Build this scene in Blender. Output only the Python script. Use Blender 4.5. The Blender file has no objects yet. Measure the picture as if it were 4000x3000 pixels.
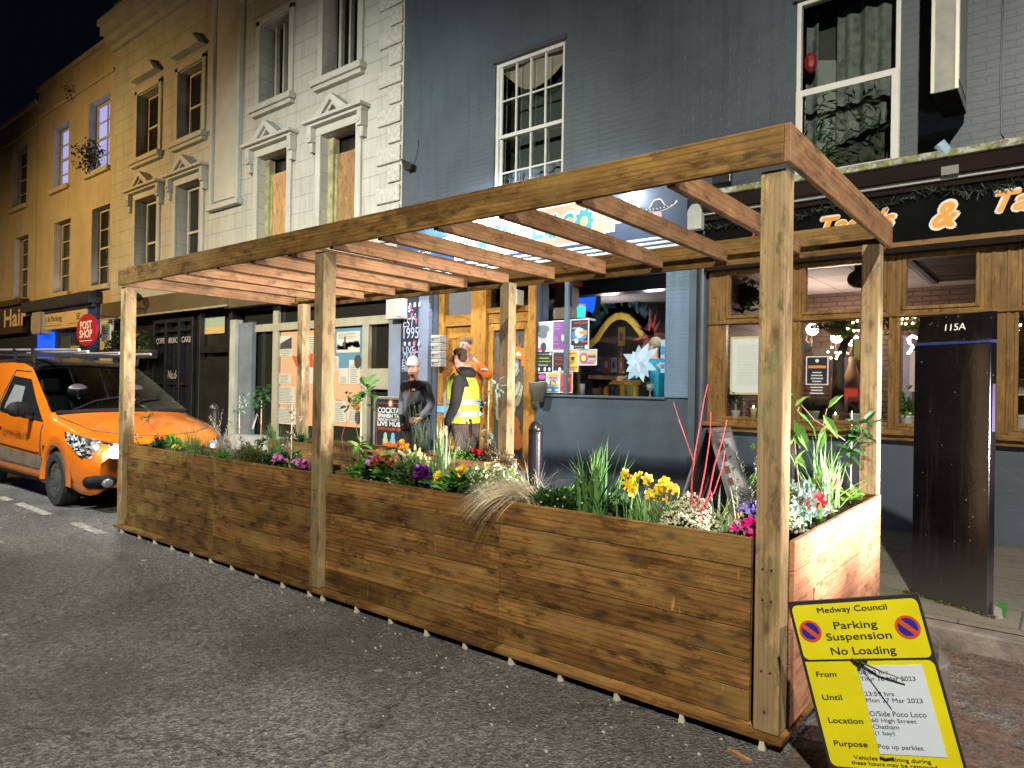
import bpy, math, random
from mathutils import Vector, Matrix
R = math.radians
random.seed(7)
scene = bpy.context.scene
COL = scene.collection

# ---------------- camera ----------------
CAM = (0.8896, -2.9525, 1.5)
YAW, PITCH, ROLL, FPX = -0.67446, 0.004264, 0.016772, 2697.7
_f = Vector((math.sin(YAW)*math.cos(PITCH), math.cos(YAW)*math.cos(PITCH), math.sin(PITCH)))
_r = _f.cross(Vector((0, 0, 1))).normalized()
_u = _r.cross(_f)
_r, _u = math.cos(ROLL)*_r + math.sin(ROLL)*_u, -math.sin(ROLL)*_r + math.cos(ROLL)*_u
cam_data = bpy.data.cameras.new('camera')
cam = bpy.data.objects.new('camera', cam_data); COL.objects.link(cam)
M = Matrix((( _r.x, _u.x, -_f.x, CAM[0]), (_r.y, _u.y, -_f.y, CAM[1]), (_r.z, _u.z, -_f.z, CAM[2]), (0, 0, 0, 1)))
cam.matrix_world = M
cam_data.sensor_width = 36.0
cam_data.lens = 36.0*FPX/4000.0
cam_data.clip_start = 0.05; cam_data.clip_end = 500
scene.camera = cam

# ---------------- world: dark night sky ----------------
w = bpy.data.worlds.new('World'); scene.world = w; w.use_nodes = True
nt = w.node_tree; bg = nt.nodes['Background']
sky = nt.nodes.new('ShaderNodeTexSky'); sky.sky_type = 'NISHITA'; sky.sun_disc = False
sky.sun_elevation = R(-6); sky.sun_rotation = R(200)
mixw = nt.nodes.new('ShaderNodeMix'); mixw.data_type = 'RGBA'; mixw.inputs[0].default_value = 0.96
nt.links.new(sky.outputs[0], mixw.inputs[6]); mixw.inputs[7].default_value = (0.006, 0.007, 0.014, 1)
nt.links.new(mixw.outputs[2], bg.inputs[0]); bg.inputs[1].default_value = 0.18

scene.view_settings.view_transform = 'Standard'
scene.view_settings.look = 'None'
scene.view_settings.exposure = 0.6
scene.view_settings.gamma = 1.0
try:
    scene.cycles.use_denoising = True
    scene.cycles.sample_clamp_indirect = 4.0
    scene.cycles.max_bounces = 6
    scene.cycles.caustics_reflective = False; scene.cycles.caustics_refractive = False
except Exception: pass

# ---------------- lamps ----------------
def lamp(name, kind, loc, power, color, target=None, size=0.1, spot=None, blend=0.5):
    d = bpy.data.lights.new(name, kind); d.energy = power; d.color = color
    o = bpy.data.objects.new(name, d); COL.objects.link(o); o.location = loc
    if kind == 'SPOT': d.spot_size = R(spot); d.spot_blend = blend; d.shadow_soft_size = size
    elif kind == 'AREA': d.shape = 'RECTANGLE'; d.size = size[0]; d.size_y = size[1]
    else: d.shadow_soft_size = size
    if target is not None:
        o.rotation_euler = (Vector(target)-Vector(loc)).to_track_quat('-Z', 'Y').to_euler()
    return o
# street lamp over the road behind the photographer (white, slightly green-warm)
lamp('street_light', 'SPOT', (2.4, -5.2, 7.6), 4300, (1.0, 0.93, 0.77), (-1.4, 1.2, 0.0), 0.10, 106, 0.75)
# second white street lamp further up the road, lights the stucco house
lamp('street_light_far', 'SPOT', (-8.0, -4.6, 7.4), 4600, (0.93, 0.97, 0.90), (-10.0, 4.4, 1.2), 0.15, 92, 0.95)
# sodium lamps further up the street
lamp('sodium_light', 'SPOT', (-20.5, -4.5, 7.8), 3000, (1.0, 0.62, 0.22), (-19.8, 3.9, 2.0), 0.2, 122, 0.95)
lamp('sodium_light_far', 'SPOT', (-36.0, -4.0, 7.6), 1100, (1.0, 0.64, 0.22), (-34.0, 4.0, 0), 0.2, 120, 0.9)
# head lamps of a vehicle standing to the right of the frame
lamp('head_lamp', 'SPOT', (3.6, 0.55, 1.22), 5600, (1.0, 0.87, 0.83), (-3.4, 0.9, 1.25), 0.04, 27, 1.0)
lamp('head_lamp_spill', 'SPOT', (3.6, 0.45, 1.04), 420, (1.0, 0.88, 0.84), (-3.4, 0.9, 2.6), 0.04, 100, 1.0)
lamp('head_lamp', 'SPOT', (3.9, 1.65, 1.22), 6600, (0.98, 0.89, 0.87), (-3.4, 1.7, 1.25), 0.04, 28, 1.0)
lamp('head_lamp_spill', 'SPOT', (3.9, 1.65, 1.04), 320, (0.96, 0.90, 0.92), (-3.4, 2.0, 2.4), 0.04, 100, 1.0)

# ---------------- pixel -> plane helpers ----------------
FY = 4.9     # facade plane
def F(px, py, Y=FY):
    d = (px-2000)/FPX*_r - (py-1500)/FPX*_u + _f
    t = (Y-CAM[1])/d.y
    return Vector((CAM[0]+d.x*t, Y, CAM[2]+d.z*t))
def FX(px, py, Y=FY): return F(px, py, Y).x
def FZ(px, py, Y=FY): return F(px, py, Y).z
def G(px, py, z):
    d = (px-2000)/FPX*_r - (py-1500)/FPX*_u + _f
    t = (z-CAM[2])/d.z
    return Vector((CAM[0]+d.x*t, CAM[1]+d.y*t, z))
def rect(tl, br, Y=FY):
    a = F(*tl, Y); b = F(*br, Y)
    return a.x, b.x, b.z, a.z      # x0,x1,z0,z1

# ---------------- materials ----------------
MATS = {}
def nodes(name):
    m = bpy.data.materials.new(name); m.use_nodes = True
    nt = m.node_tree; b = nt.nodes['Principled BSDF']
    return m, nt, b
def N(nt, t, **k):
    n = nt.nodes.new(t)
    for a, v in k.items(): setattr(n, a, v)
    return n
def col4(c, a=1): return (c[0], c[1], c[2], a)
def mp(nt, scale=(1, 1, 1), src='Object'):
    tc = N(nt, 'ShaderNodeTexCoord'); m = N(nt, 'ShaderNodeMapping'); m.inputs['Scale'].default_value = scale
    nt.links.new(tc.outputs[src], m.inputs[0]); return m
def ramp(nt, fac, stops):
    r = N(nt, 'ShaderNodeValToRGB'); e = r.color_ramp.elements
    while len(e) < len(stops): e.new(0.5)
    for i, (p, c) in enumerate(stops): e[i].position = p; e[i].color = col4(c) if not isinstance(c, (int, float)) else (c, c, c, 1)
    nt.links.new(fac, r.inputs[0]); return r.outputs[0]
def mixc(nt, fac, a, b, mode='MIX'):
    m = N(nt, 'ShaderNodeMix'); m.data_type = 'RGBA'; m.blend_type = mode
    for sock, v in ((m.inputs[0], fac), (m.inputs[6], a), (m.inputs[7], b)):
        if hasattr(v, 'is_output'): nt.links.new(v, sock)
        elif isinstance(v, (int, float)): sock.default_value = v
        else: sock.default_value = col4(v)
    return m.outputs[2]
def bump(nt, b, h, s=0.3, d=0.01):
    n = N(nt, 'ShaderNodeBump'); n.inputs['Strength'].default_value = s; n.inputs['Distance'].default_value = d
    nt.links.new(h, n.inputs['Height']); nt.links.new(n.outputs[0], b.inputs['Normal']); return n
def noise(nt, m, scale, detail=6, rough=0.6):
    n = N(nt, 'ShaderNodeTexNoise'); n.inputs['Scale'].default_value = scale; n.inputs['Detail'].default_value = detail
    n.inputs['Roughness'].default_value = rough; nt.links.new(m.outputs[0], n.inputs['Vector']); return n.outputs[0]
def paint(name, c, rough=0.55, var=0.25, scale=3.0, bs=30, bd=0.004, metal=0.0, tint=False, spec=0.5, coat=0):
    if name in MATS: return MATS[name]
    m, nt, b = nodes(name)
    mm = mp(nt)
    n1 = noise(nt, mm, scale)
    lo = tuple(x*(1-var) for x in c); hi = tuple(min(1, x*(1+var)) for x in c)
    cc = ramp(nt, n1, [(0.3, lo), (0.7, hi)])
    if tint:
        at = N(nt, 'ShaderNodeAttribute', attribute_name='tint')
        cc = mixc(nt, 1.0, cc, at.outputs['Color'], 'MULTIPLY')
    nt.links.new(cc, b.inputs['Base Color'])
    b.inputs['Roughness'].default_value = rough; b.inputs['Metallic'].default_value = metal
    b.inputs['Specular IOR Level'].default_value = spec; b.inputs['Coat Weight'].default_value = coat
    if bs: bump(nt, b, noise(nt, mm, bs, 4), 0.5, bd)
    MATS[name] = m; return m
def flat(name, c, rough=0.6, metal=0.0, emit=0, ecol=None, spec=0.5):
    if name in MATS: return MATS[name]
    m, nt, b = nodes(name)
    mm = mp(nt); n1 = noise(nt, mm, 12, 3)
    nt.links.new(ramp(nt, n1, [(0.3, tuple(x*0.93 for x in c)), (0.7, c)]), b.inputs['Base Color'])
    b.inputs['Roughness'].default_value = rough; b.inputs['Metallic'].default_value = metal
    b.inputs['Specular IOR Level'].default_value = spec
    if emit:
        b.inputs['Emission Color'].default_value = col4(ecol or c); b.inputs['Emission Strength'].default_value = emit
    MATS[name] = m; return m
def wood(name, axis, lo, hi, knot=(0.05, 0.03, 0.015), rough=0.7, grain=1.0, green=None, drips=False, knots=1.0):
    """rough sawn timber, grain along axis 0/1/2"""
    if name in MATS: return MATS[name]
    m, nt, b = nodes(name)
    s = [7.0, 7.0, 7.0]; s[axis] = 0.55
    at = N(nt, 'ShaderNodeAttribute', attribute_name='tint')
    tc = N(nt, 'ShaderNodeTexCoord')
    sc = N(nt, 'ShaderNodeVectorMath', operation='SCALE'); nt.links.new(at.outputs['Color'], sc.inputs[0]); sc.inputs['Scale'].default_value = 23.0
    ad = N(nt, 'ShaderNodeVectorMath', operation='ADD'); nt.links.new(tc.outputs['Object'], ad.inputs[0]); nt.links.new(sc.outputs[0], ad.inputs[1])
    def mapped(scl):
        q = N(nt, 'ShaderNodeMapping'); q.inputs['Scale'].default_value = scl; nt.links.new(ad.outputs[0], q.inputs[0]); return q
    ma = mapped(s)
    big = noise(nt, ma, 1.3, 5, 0.6)
    s2 = [75.0]*3; s2[axis] = 2.2
    fine = noise(nt, mapped(s2), 1.0, 5, 0.7)
    # ring lines bending round knots
    dist = N(nt, 'ShaderNodeTexWave'); dist.wave_type = 'BANDS'; dist.bands_direction = 'ZXZ'[0] if axis != 2 else 'X'
    s3 = [9.0]*3; s3[axis] = 0.5
    q3 = mapped(s3); nt.links.new(q3.outputs[0], dist.inputs['Vector'])
    dist.inputs['Scale'].default_value = 1.3; dist.inputs['Distortion'].default_value = 9.0; dist.inputs['Detail'].default_value = 3; dist.inputs['Detail Scale'].default_value = 0.7
    c = ramp(nt, big, [(0.28, lo), (0.72, hi)])
    dk = tuple(x*0.55 for x in lo)
    s6 = [3.6]*3; s6[axis] = 1.1; pat = noise(nt, mapped(s6), 2.6, 8, 0.72)
    s7 = [5.0]*3; s7[axis] = 1.6; pat2 = noise(nt, mapped(s7), 3.4, 9, 0.76)
    c = mixc(nt, ramp(nt, pat, [(0.50, 0.0), (0.66, 0.75)]), c, tuple(min(1, x*k) for x, k in zip(hi, (1.35, 1.38, 1.25))))
    c = mixc(nt, ramp(nt, pat2, [(0.38, 0.9), (0.49, 0.0)]), c, dk)
    c = mixc(nt, ramp(nt, dist.outputs[0], [(0.0, 0.5*grain), (0.35, 0.0)]), c, dk)
    c = mixc(nt, ramp(nt, fine, [(0.35, 0.22*grain), (0.6, 0.0)]), c, dk)
    # knots
    s4 = [8.0]*3; s4[axis] = 3.2
    kq = mapped(s4); ks = N(nt, 'ShaderNodeSeparateXYZ'); nt.links.new(kq.outputs[0], ks.inputs[0]); kc = N(nt, 'ShaderNodeCombineXYZ')
    oth = [i for i in range(3) if i != axis]; ka = N(nt, 'ShaderNodeMath', operation='ADD'); nt.links.new(ks.outputs[oth[0]], ka.inputs[0]); nt.links.new(ks.outputs[oth[1]], ka.inputs[1])
    nt.links.new(ks.outputs[axis], kc.inputs[0]); nt.links.new(ka.outputs[0], kc.inputs[1])
    vo = N(nt, 'ShaderNodeTexVoronoi'); vo.voronoi_dimensions = '2D'; nt.links.new(kc.outputs[0], vo.inputs['Vector']); vo.inputs['Scale'].default_value = 1.0
    vs_ = N(nt, 'ShaderNodeSeparateColor'); nt.links.new(vo.outputs['Color'], vs_.inputs[0])
    kmul = N(nt, 'ShaderNodeMath', operation='MULTIPLY'); nt.links.new(ramp(nt, vo.outputs['Distance'], [(0.05, knots), (0.10, 0.55*knots), (0.24, 0.0)]), kmul.inputs[0]); nt.links.new(ramp(nt, vs_.outputs[0], [(0.35, 0.0), (0.6, 1.0)]), kmul.inputs[1])
    kn = kmul.outputs[0]
    c = mixc(nt, kn, c, knot)
    # per-board lightness
    sep = N(nt, 'ShaderNodeSeparateColor'); nt.links.new(at.outputs['Color'], sep.inputs[0])
    br = N(nt, 'ShaderNodeMapRange'); br.inputs['To Min'].default_value = 0.50; br.inputs['To Max'].default_value = 1.42
    nt.links.new(sep.outputs[0], br.inputs['Value'])
    hs = N(nt, 'ShaderNodeHueSaturation'); nt.links.new(br.outputs[0], hs.inputs['Value']); nt.links.new(c, hs.inputs['Color'])
    c = hs.outputs[0]
    if green:
        gq = mapped([1.2, 1.2, 1.2])
        gn = noise(nt, gq, 2.0, 4)
        c = mixc(nt, ramp(nt, gn, [(0.5, 0.0), (0.66, 0.55)]), c, green)
    if drips:
        s5 = [1.0, 1.0, 1.0]; s5[axis] = 26.0; s5[2] = 4.5
        dn = noise(nt, mapped(s5), 1.0, 2)
        msk = noise(nt, mapped([1.1, 1.1, 2.0]), 1.0, 1)
        mu = N(nt, 'ShaderNodeMath', operation='MULTIPLY'); nt.links.new(ramp(nt, dn, [(0.66, 0.0), (0.76, 0.6)]), mu.inputs[0]); nt.links.new(ramp(nt, msk, [(0.52, 0.0), (0.6, 1.0)]), mu.inputs[1])
        c = mixc(nt, mu.outputs[0], c, tuple(min(1, x*2.2) for x in hi))
    nt.links.new(c, b.inputs['Base Color'])
    rr = ramp(nt, big, [(0.3, rough), (0.7, rough-0.18)]); nt.links.new(rr, b.inputs['Roughness'])
    b.inputs['Specular IOR Level'].default_value = 0.2
    bump(nt, b, fine, 0.6, 0.003)
    MATS[name] = m; return m
def brickpaint(name, c, rough=0.45, bw=0.23, bh=0.075, mortar=0.012, bstr=0.35, bd=0.006, joint=None, var=0.2, off=0.5):
    """painted masonry: relief only (plus a faint joint colour)"""
    if name in MATS: return MATS[name]
    m, nt, b = nodes(name)
    tc = N(nt, 'ShaderNodeTexCoord'); sp = N(nt, 'ShaderNodeSeparateXYZ'); cb = N(nt, 'ShaderNodeCombineXYZ')
    nt.links.new(tc.outputs['Object'], sp.inputs[0]); nt.links.new(sp.outputs[0], cb.inputs[0]); nt.links.new(sp.outputs[2], cb.inputs[1])
    nz = N(nt, 'ShaderNodeTexNoise'); nz.inputs['Scale'].default_value = 9; nt.links.new(tc.outputs['Object'], nz.inputs['Vector'])
    vm = N(nt, 'ShaderNodeVectorMath', operation='SCALE'); nt.links.new(nz.outputs['Color'], vm.inputs[0]); vm.inputs['Scale'].default_value = 0.012
    va = N(nt, 'ShaderNodeVectorMath', operation='ADD'); nt.links.new(cb.outputs[0], va.inputs[0]); nt.links.new(vm.outputs[0], va.inputs[1])
    bt = N(nt, 'ShaderNodeTexBrick'); nt.links.new(va.outputs[0], bt.inputs['Vector'])
    bt.inputs['Scale'].default_value = 1.0; bt.inputs['Brick Width'].default_value = bw; bt.inputs['Row Height'].default_value = bh
    bt.inputs['Mortar Size'].default_value = mortar; bt.inputs['Mortar Smooth'].default_value = 0.4; bt.offset = off
    bt.inputs['Color1'].default_value = (1, 1, 1, 1); bt.inputs['Color2'].default_value = (0.82, 0.82, 0.82, 1); bt.inputs['Mortar'].default_value = (0, 0, 0, 1)
    mm = mp(nt); n1 = noise(nt, mm, 0.9, 6); n2 = noise(nt, mm, 45, 5)
    cc = ramp(nt, n1, [(0.3, tuple(x*(1-var) for x in c)), (0.7, tuple(min(1, x*(1+var)) for x in c))])
    n3 = noise(nt, mm, 5.0, 8, 0.75)
    cc = mixc(nt, ramp(nt, n3, [(0.52, 0.0), (0.75, 0.35)]), cc, tuple(x*0.6 for x in c))
    sq = N(nt, 'ShaderNodeMapping'); sq.inputs['Scale'].default_value = (5.0, 5.0, 0.45); nt.links.new(tc.outputs['Object'], sq.inputs[0]); sn = noise(nt, sq, 1.4, 6, .7)
    cc = mixc(nt, ramp(nt, sn, [(0.50, 0.0), (0.72, 0.5)]), cc, tuple(x*0.5 for x in c))
    if joint: cc = mixc(nt, ramp(nt, bt.outputs['Fac'], [(0.0, 0.0), (1.0, 0.7)]), cc, joint)
    nt.links.new(cc, b.inputs['Base Color']); b.inputs['Roughness'].default_value = rough
    ad = N(nt, 'ShaderNodeMath', operation='MULTIPLY_ADD'); nt.links.new(n2, ad.inputs[0]); ad.inputs[1].default_value = 0.35
    nt.links.new(bt.outputs['Color'], ad.inputs[2])
    bump(nt, b, ad.outputs[0], bstr, bd)
    MATS[name] = m; return m
def glass(name, tint=(0.9, 0.95, 0.95), alpha=0.18, rough=0.03):
    """thin pane: mostly transparent with a mirror film"""
    if name in MATS: return MATS[name]
    m, nt, b = nodes(name); nt.nodes.remove(b)
    out = [n for n in nt.nodes if n.type == 'OUTPUT_MATERIAL'][0]
    tr = N(nt, 'ShaderNodeBsdfTransparent'); tr.inputs[0].default_value = col4(tint)
    gl = N(nt, 'ShaderNodeBsdfGlossy'); gl.inputs['Roughness'].default_value = rough
    fr = N(nt, 'ShaderNodeFresnel'); fr.inputs[0].default_value = 1.5
    mm = mp(nt); n1 = noise(nt, mm, 2.0, 5)
    ad = N(nt, 'ShaderNodeMath', operation='MULTIPLY_ADD'); nt.links.new(fr.outputs[0], ad.inputs[0]); ad.inputs[1].default_value = 1.0
    nt.links.new(ramp(nt, n1, [(0.3, alpha*0.3), (0.8, alpha)]), ad.inputs[2])
    mx = N(nt, 'ShaderNodeMixShader'); nt.links.new(ad.outputs[0], mx.inputs[0]); nt.links.new(tr.outputs[0], mx.inputs[1]); nt.links.new(gl.outputs[0], mx.inputs[2])
    nt.links.new(mx.outputs[0], out.inputs[0]); MATS[name] = m; return m
def leafmat(name, c, c2=None, rough=0.45, trans=0.25):
    if name in MATS: return MATS[name]
    m, nt, b = nodes(name)
    at = N(nt, 'ShaderNodeAttribute', attribute_name='tint')
    c2 = c2 or tuple(x*0.45 for x in c)
    sep = N(nt, 'ShaderNodeSeparateColor'); nt.links.new(at.outputs['Color'], sep.inputs[0])
    nt.links.new(ramp(nt, sep.outputs[0], [(0.0, c2), (1.0, c)]), b.inputs['Base Color'])
    b.inputs['Roughness'].default_value = rough
    tl = N(nt, 'ShaderNodeBsdfTranslucent'); nt.links.new(b.inputs['Base Color'].links[0].from_socket, tl.inputs[0]); mx = N(nt, 'ShaderNodeMixShader'); mx.inputs[0].default_value = .38
    out = [n for n in nt.nodes if n.type == 'OUTPUT_MATERIAL'][0]; nt.links.new(b.outputs[0], mx.inputs[1]); nt.links.new(tl.outputs[0], mx.inputs[2]); nt.links.new(mx.outputs[0], out.inputs[0])
    MATS[name] = m; return m

# ---------------- mesh helpers ----------------
class MB:
    def __init__(s): s.v = []; s.f = []; s.t = []
    def quad(s, a, b, c, d, t=None):
        i = len(s.v); s.v += [tuple(a), tuple(b), tuple(c), tuple(d)]; s.f.append((i, i+1, i+2, i+3)); s.t.append(t if t is not None else (0.5, 0.5, 0.5))
        return s
    def poly(s, pts, t=None):
        i = len(s.v); s.v += [tuple(p) for p in pts]; s.f.append(tuple(range(i, i+len(pts)))); s.t.append(t if t is not None else (0.5, 0.5, 0.5)); return s
    def box(s, x0, x1, y0, y1, z0, z1, t=None, rnd=False):
        if t is None: t = (random.random(), random.random(), random.random()) if rnd else (0.5, 0.5, 0.5)
        if isinstance(t, (int, float)): t = (t, random.random(), random.random())
        i = len(s.v)
        s.v += [(x0, y0, z0), (x1, y0, z0), (x1, y1, z0), (x0, y1, z0), (x0, y0, z1), (x1, y0, z1), (x1, y1, z1), (x0, y1, z1)]
        for q in ((0, 1, 5, 4), (1, 2, 6, 5), (2, 3, 7, 6), (3, 0, 4, 7), (4, 5, 6, 7), (3, 2, 1, 0)):
            s.f.append(tuple(i+k for k in q)); s.t.append(t)
        return s
    def prism(s, pts, off, t=None):
        """pts: closed outline, extruded by vector off"""
        t = t if t is not None else (0.5, 0.5, 0.5)
        off = Vector(off); n = len(pts); i = len(s.v)
        s.v += [tuple(p) for p in pts]+[tuple(Vector(p)+off) for p in pts]
        s.f.append(tuple(range(i+n-1, i-1, -1))); s.t.append(t); s.f.append(tuple(range(i+n, i+2*n))); s.t.append(t)
        for k in range(n):
            k2 = (k+1) % n; s.f.append((i+k, i+k2, i+n+k2, i+n+k)); s.t.append(t)
        return s
    def tube(s, pts, rad, n=6, t=None, cap=True):
        t = t if t is not None else (0.5, 0.5, 0.5)
        pts = [Vector(p) for p in pts]; m = len(pts)
        if not hasattr(rad, '__len__'): rad = [rad]*m
        base = len(s.v); up = None
        for k, p in enumerate(pts):
            d = (pts[min(k+1, m-1)]-pts[max(k-1, 0)])
            d = d.normalized() if d.length > 1e-9 else Vector((0, 0, 1))
            if up is None: up = Vector((0, 0, 1)) if abs(d.z) < 0.9 else Vector((1, 0, 0))
            a = d.cross(up).normalized(); bb = a.cross(d).normalized(); up = bb
            for j in range(n):
                an = 2*math.pi*j/n; s.v.append(tuple(p+rad[k]*(math.cos(an)*a+math.sin(an)*bb)))
        for k in range(m-1):
            for j in range(n):
                j2 = (j+1) % n; s.f.append((base+k*n+j, base+k*n+j2, base+(k+1)*n+j2, base+(k+1)*n+j)); s.t.append(t)
        if cap:
            s.f.append(tuple(base+j for j in range(n-1, -1, -1))); s.t.append(t)
            s.f.append(tuple(base+(m-1)*n+j for j in range(n))); s.t.append(t)
        return s
    def lathe(s, cx, cy, prof, n=16, t=None, ax=(1, 1)):
        t = t if t is not None else (0.5, 0.5, 0.5); base = len(s.v); m = len(prof)
        for (r_, z) in prof:
            for j in range(n):
                an = 2*math.pi*j/n; s.v.append((cx+r_*ax[0]*math.cos(an), cy+r_*ax[1]*math.sin(an), z))
        for k in range(m-1):
            for j in range(n):
                j2 = (j+1) % n; s.f.append((base+k*n+j, base+k*n+j2, base+(k+1)*n+j2, base+(k+1)*n+j)); s.t.append(t)
        s.f.append(tuple(base+j for j in range(n-1, -1, -1))); s.t.append(t)
        s.f.append(tuple(base+(m-1)*n+j for j in range(n))); s.t.append(t)
        return s
    def ball(s, c, r_, n=8, m=5, t=None, sc=(1, 1, 1)):
        t = t if t is not None else (0.5, 0.5, 0.5); base = len(s.v); c = Vector(c)
        for k in range(m+1):
            th = math.pi*k/m
            for j in range(n):
                an = 2*math.pi*j/n
                s.v.append((c.x+r_*sc[0]*math.sin(th)*math.cos(an), c.y+r_*sc[1]*math.sin(th)*math.sin(an), c.z+r_*sc[2]*math.cos(th)))
        for k in range(m):
            for j in range(n):
                j2 = (j+1) % n; s.f.append((base+k*n+j, base+(k+1)*n+j, base+(k+1)*n+j2, base+k*n+j2)); s.t.append(t)
        return s
    def each(s, name, mat, parent=None, **k):
        par = list(range(len(s.v)))
        def fd(a):
            while par[a] != a: par[a] = par[par[a]]; a = par[a]
            return a
        for f in s.f:
            for q in f[1:]: par[fd(q)] = fd(f[0])
        grp = {}
        for f, t in zip(s.f, s.t): grp.setdefault(fd(f[0]), []).append((f, t))
        out = []
        for fs in grp.values():
            mb = MB(); ix = {}
            for f, t in fs:
                for q in f:
                    if q not in ix: ix[q] = len(mb.v); mb.v.append(s.v[q])
                mb.f.append(tuple(ix[q] for q in f)); mb.t.append(t)
            out.append(mb.build(name, mat, parent, **k))
        return out
    def merge(s):
        ix = {}; mp_ = []; nv = []
        for p in s.v:
            key = (round(p[0], 4), round(p[1], 4), round(p[2], 4))
            if key not in ix: ix[key] = len(nv); nv.append(p)
            mp_.append(ix[key])
        nf = []; ntt = []
        for f, t in zip(s.f, s.t):
            g = []
            for q in f:
                if mp_[q] not in g: g.append(mp_[q])
            if len(g) > 2: nf.append(tuple(g)); ntt.append(t)
        s.v, s.f, s.t = nv, nf, ntt; return s
    def build(s, name, mat, parent=None, smooth=False, bevel=0, loc=None):
        if smooth: s.merge()
        me = bpy.data.meshes.new(name)
        v = s.v
        org = Vector((0, 0, 0))
        if parent is not None and parent.name in ORIG: org = ORIG[parent.name]
        elif parent is None and v:
            xs = [p[0] for p in v]; ys = [p[1] for p in v]; zs = [p[2] for p in v]
            org = Vector(((min(xs)+max(xs))/2, (min(ys)+max(ys))/2, min(zs)))
        if loc is not None: org = Vector(loc)
        me.from_pydata([(p[0]-org.x, p[1]-org.y, p[2]-org.z) for p in v], [], s.f)
        at = me.attributes.new('tint', 'FLOAT_COLOR', 'CORNER')
        data = []
        for fi, f in enumerate(s.f):
            tt = s.t[fi]
            if isinstance(tt, (int, float)): tt = (tt, tt, tt)
            data += [tt[0], tt[1], tt[2], 1.0]*len(f)
        at.data.foreach_set('color', data)
        me.materials.append(mat)
        if smooth: me.polygons.foreach_set('use_smooth', [True]*len(me.polygons))
        me.update()
        o = bpy.data.objects.new(name, me); COL.objects.link(o)
        if parent is None: o.location = org
        else: o.parent = parent
        ORIG[o.name] = org
        if bevel:
            bm = o.modifiers.new('bevel', 'BEVEL'); bm.width = bevel; bm.segments = 2; bm.limit_method = 'ANGLE'
        return o
ORIG = {}
def tag(o, label=None, cat=None, group=None, kind=None):
    if label: o['label'] = label
    if cat: o['category'] = cat
    if group: o['group'] = group
    if kind: o['kind'] = kind
    return o
def thing(name, loc, label, cat, group=None):
    o = bpy.data.objects.new(name, None); COL.objects.link(o); o.location = loc; o.empty_display_size = 0.2
    ORIG[o.name] = Vector(loc); return tag(o, label, cat, group)
def copy_tree(o, loc, label=None, rz=None):
    c = o.copy(); COL.objects.link(c); c.location = loc
    if rz is not None: c.rotation_euler = (0, 0, rz)
    if label: c['label'] = label
    for ch in list(o.children):
        k = ch.copy(); COL.objects.link(k); k.parent = c
        for g in list(ch.children):
            h = g.copy(); COL.objects.link(h); h.parent = k
    return c
def text_mb(mb, body, origin, width=None, height=None, ux=(1, 0, 0), uz=(0, 0, 1), ext=0.0, shear=0.0, align='LEFT', t=None, bold=0.0, sx=None):
    """letters as flat mesh on the plane origin + ux,uz (z offset towards viewer = ux x uz reversed)"""
    cu = bpy.data.curves.new('txt', 'FONT'); cu.body = body; cu.size = 1.0; cu.shear = shear; cu.resolution_u = 5
    ob = bpy.data.objects.new('txt', cu); COL.objects.link(ob)
    dg = bpy.context.evaluated_depsgraph_get(); dg.update()
    me = bpy.data.meshes.new_from_object(ob.evaluated_get(dg))
    vs = [vv.co.copy() for vv in me.vertices]; fs = [tuple(p.vertices) for p in me.polygons]
    bpy.data.objects.remove(ob); bpy.data.curves.remove(cu); bpy.data.meshes.remove(me)
    if not vs: return mb
    x0 = min(p.x for p in vs); x1 = max(p.x for p in vs); y0 = min(p.y for p in vs); y1 = max(p.y for p in vs)
    sy = (height/(y1-y0)) if height else (width/(x1-x0)); sxx = (width/(x1-x0)) if width else sy
    ux = Vector(ux).normalized(); uz = Vector(uz).normalized(); n = ux.cross(uz)
    cx = {'LEFT': x0, 'CENTER': (x0+x1)/2, 'RIGHT': x1}[align]; o = Vector(origin)
    t = t or (0.5, 0.5, 0.5)
    offs = [(0, 0)]+([(bold, 0), (-bold, 0)] if 0 < bold < .015 else [(bold*math.cos(a), bold*math.sin(a)) for a in (0, .785, 1.571, 2.356, 3.142, 3.927, 4.712, 5.498)] if bold else [])
    for q, (bx, by) in enumerate(offs):
        base = len(mb.v)
        for p in vs: mb.v.append(tuple(o+ux*((p.x-cx)*sxx+bx*sy)+uz*((p.y-y0+by)*sy)+n*(ext+q*.00006)))
        for f in fs: mb.f.append(tuple(base+i for i in f)); mb.t.append(t)
    return mb
def wall_mb(x0, x1, z0, z1, Y, openings, depth=0.18, reveal=True, t=None):
    """flat wall on plane y=Y with rectangular openings and reveals running to +y"""
    mb = MB(); xs = sorted({x0, x1, *[o[0] for o in openings], *[o[1] for o in openings]}); zs = sorted({z0, z1, *[o[2] for o in openings], *[o[3] for o in openings]})
    xs = [x for x in xs if x0 <= x <= x1]; zs = [z for z in zs if z0 <= z <= z1]
    for i in range(len(xs)-1):
        for j in range(len(zs)-1):
            cx = (xs[i]+xs[i+1])/2; cz = (zs[j]+zs[j+1])/2
            if any(o[0] < cx < o[1] and o[2] < cz < o[3] for o in openings): continue
            mb.quad((xs[i], Y, zs[j]), (xs[i+1], Y, zs[j]), (xs[i+1], Y, zs[j+1]), (xs[i], Y, zs[j+1]), t)
    if reveal:
        for o in openings:
            a, b, c, d = o[:4]; D = o[4] if len(o) > 4 else depth
            mb.quad((a, Y, c), (a, Y+D, c), (a, Y+D, d), (a, Y, d), t); mb.quad((b, Y+D, c), (b, Y, c), (b, Y, d), (b, Y+D, d), t)
            mb.quad((a, Y+D, d), (b, Y+D, d), (b, Y, d), (a, Y, d), t); mb.quad((a, Y, c), (b, Y, c), (b, Y+D, c), (a, Y+D, c), t)
    return mb
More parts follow.
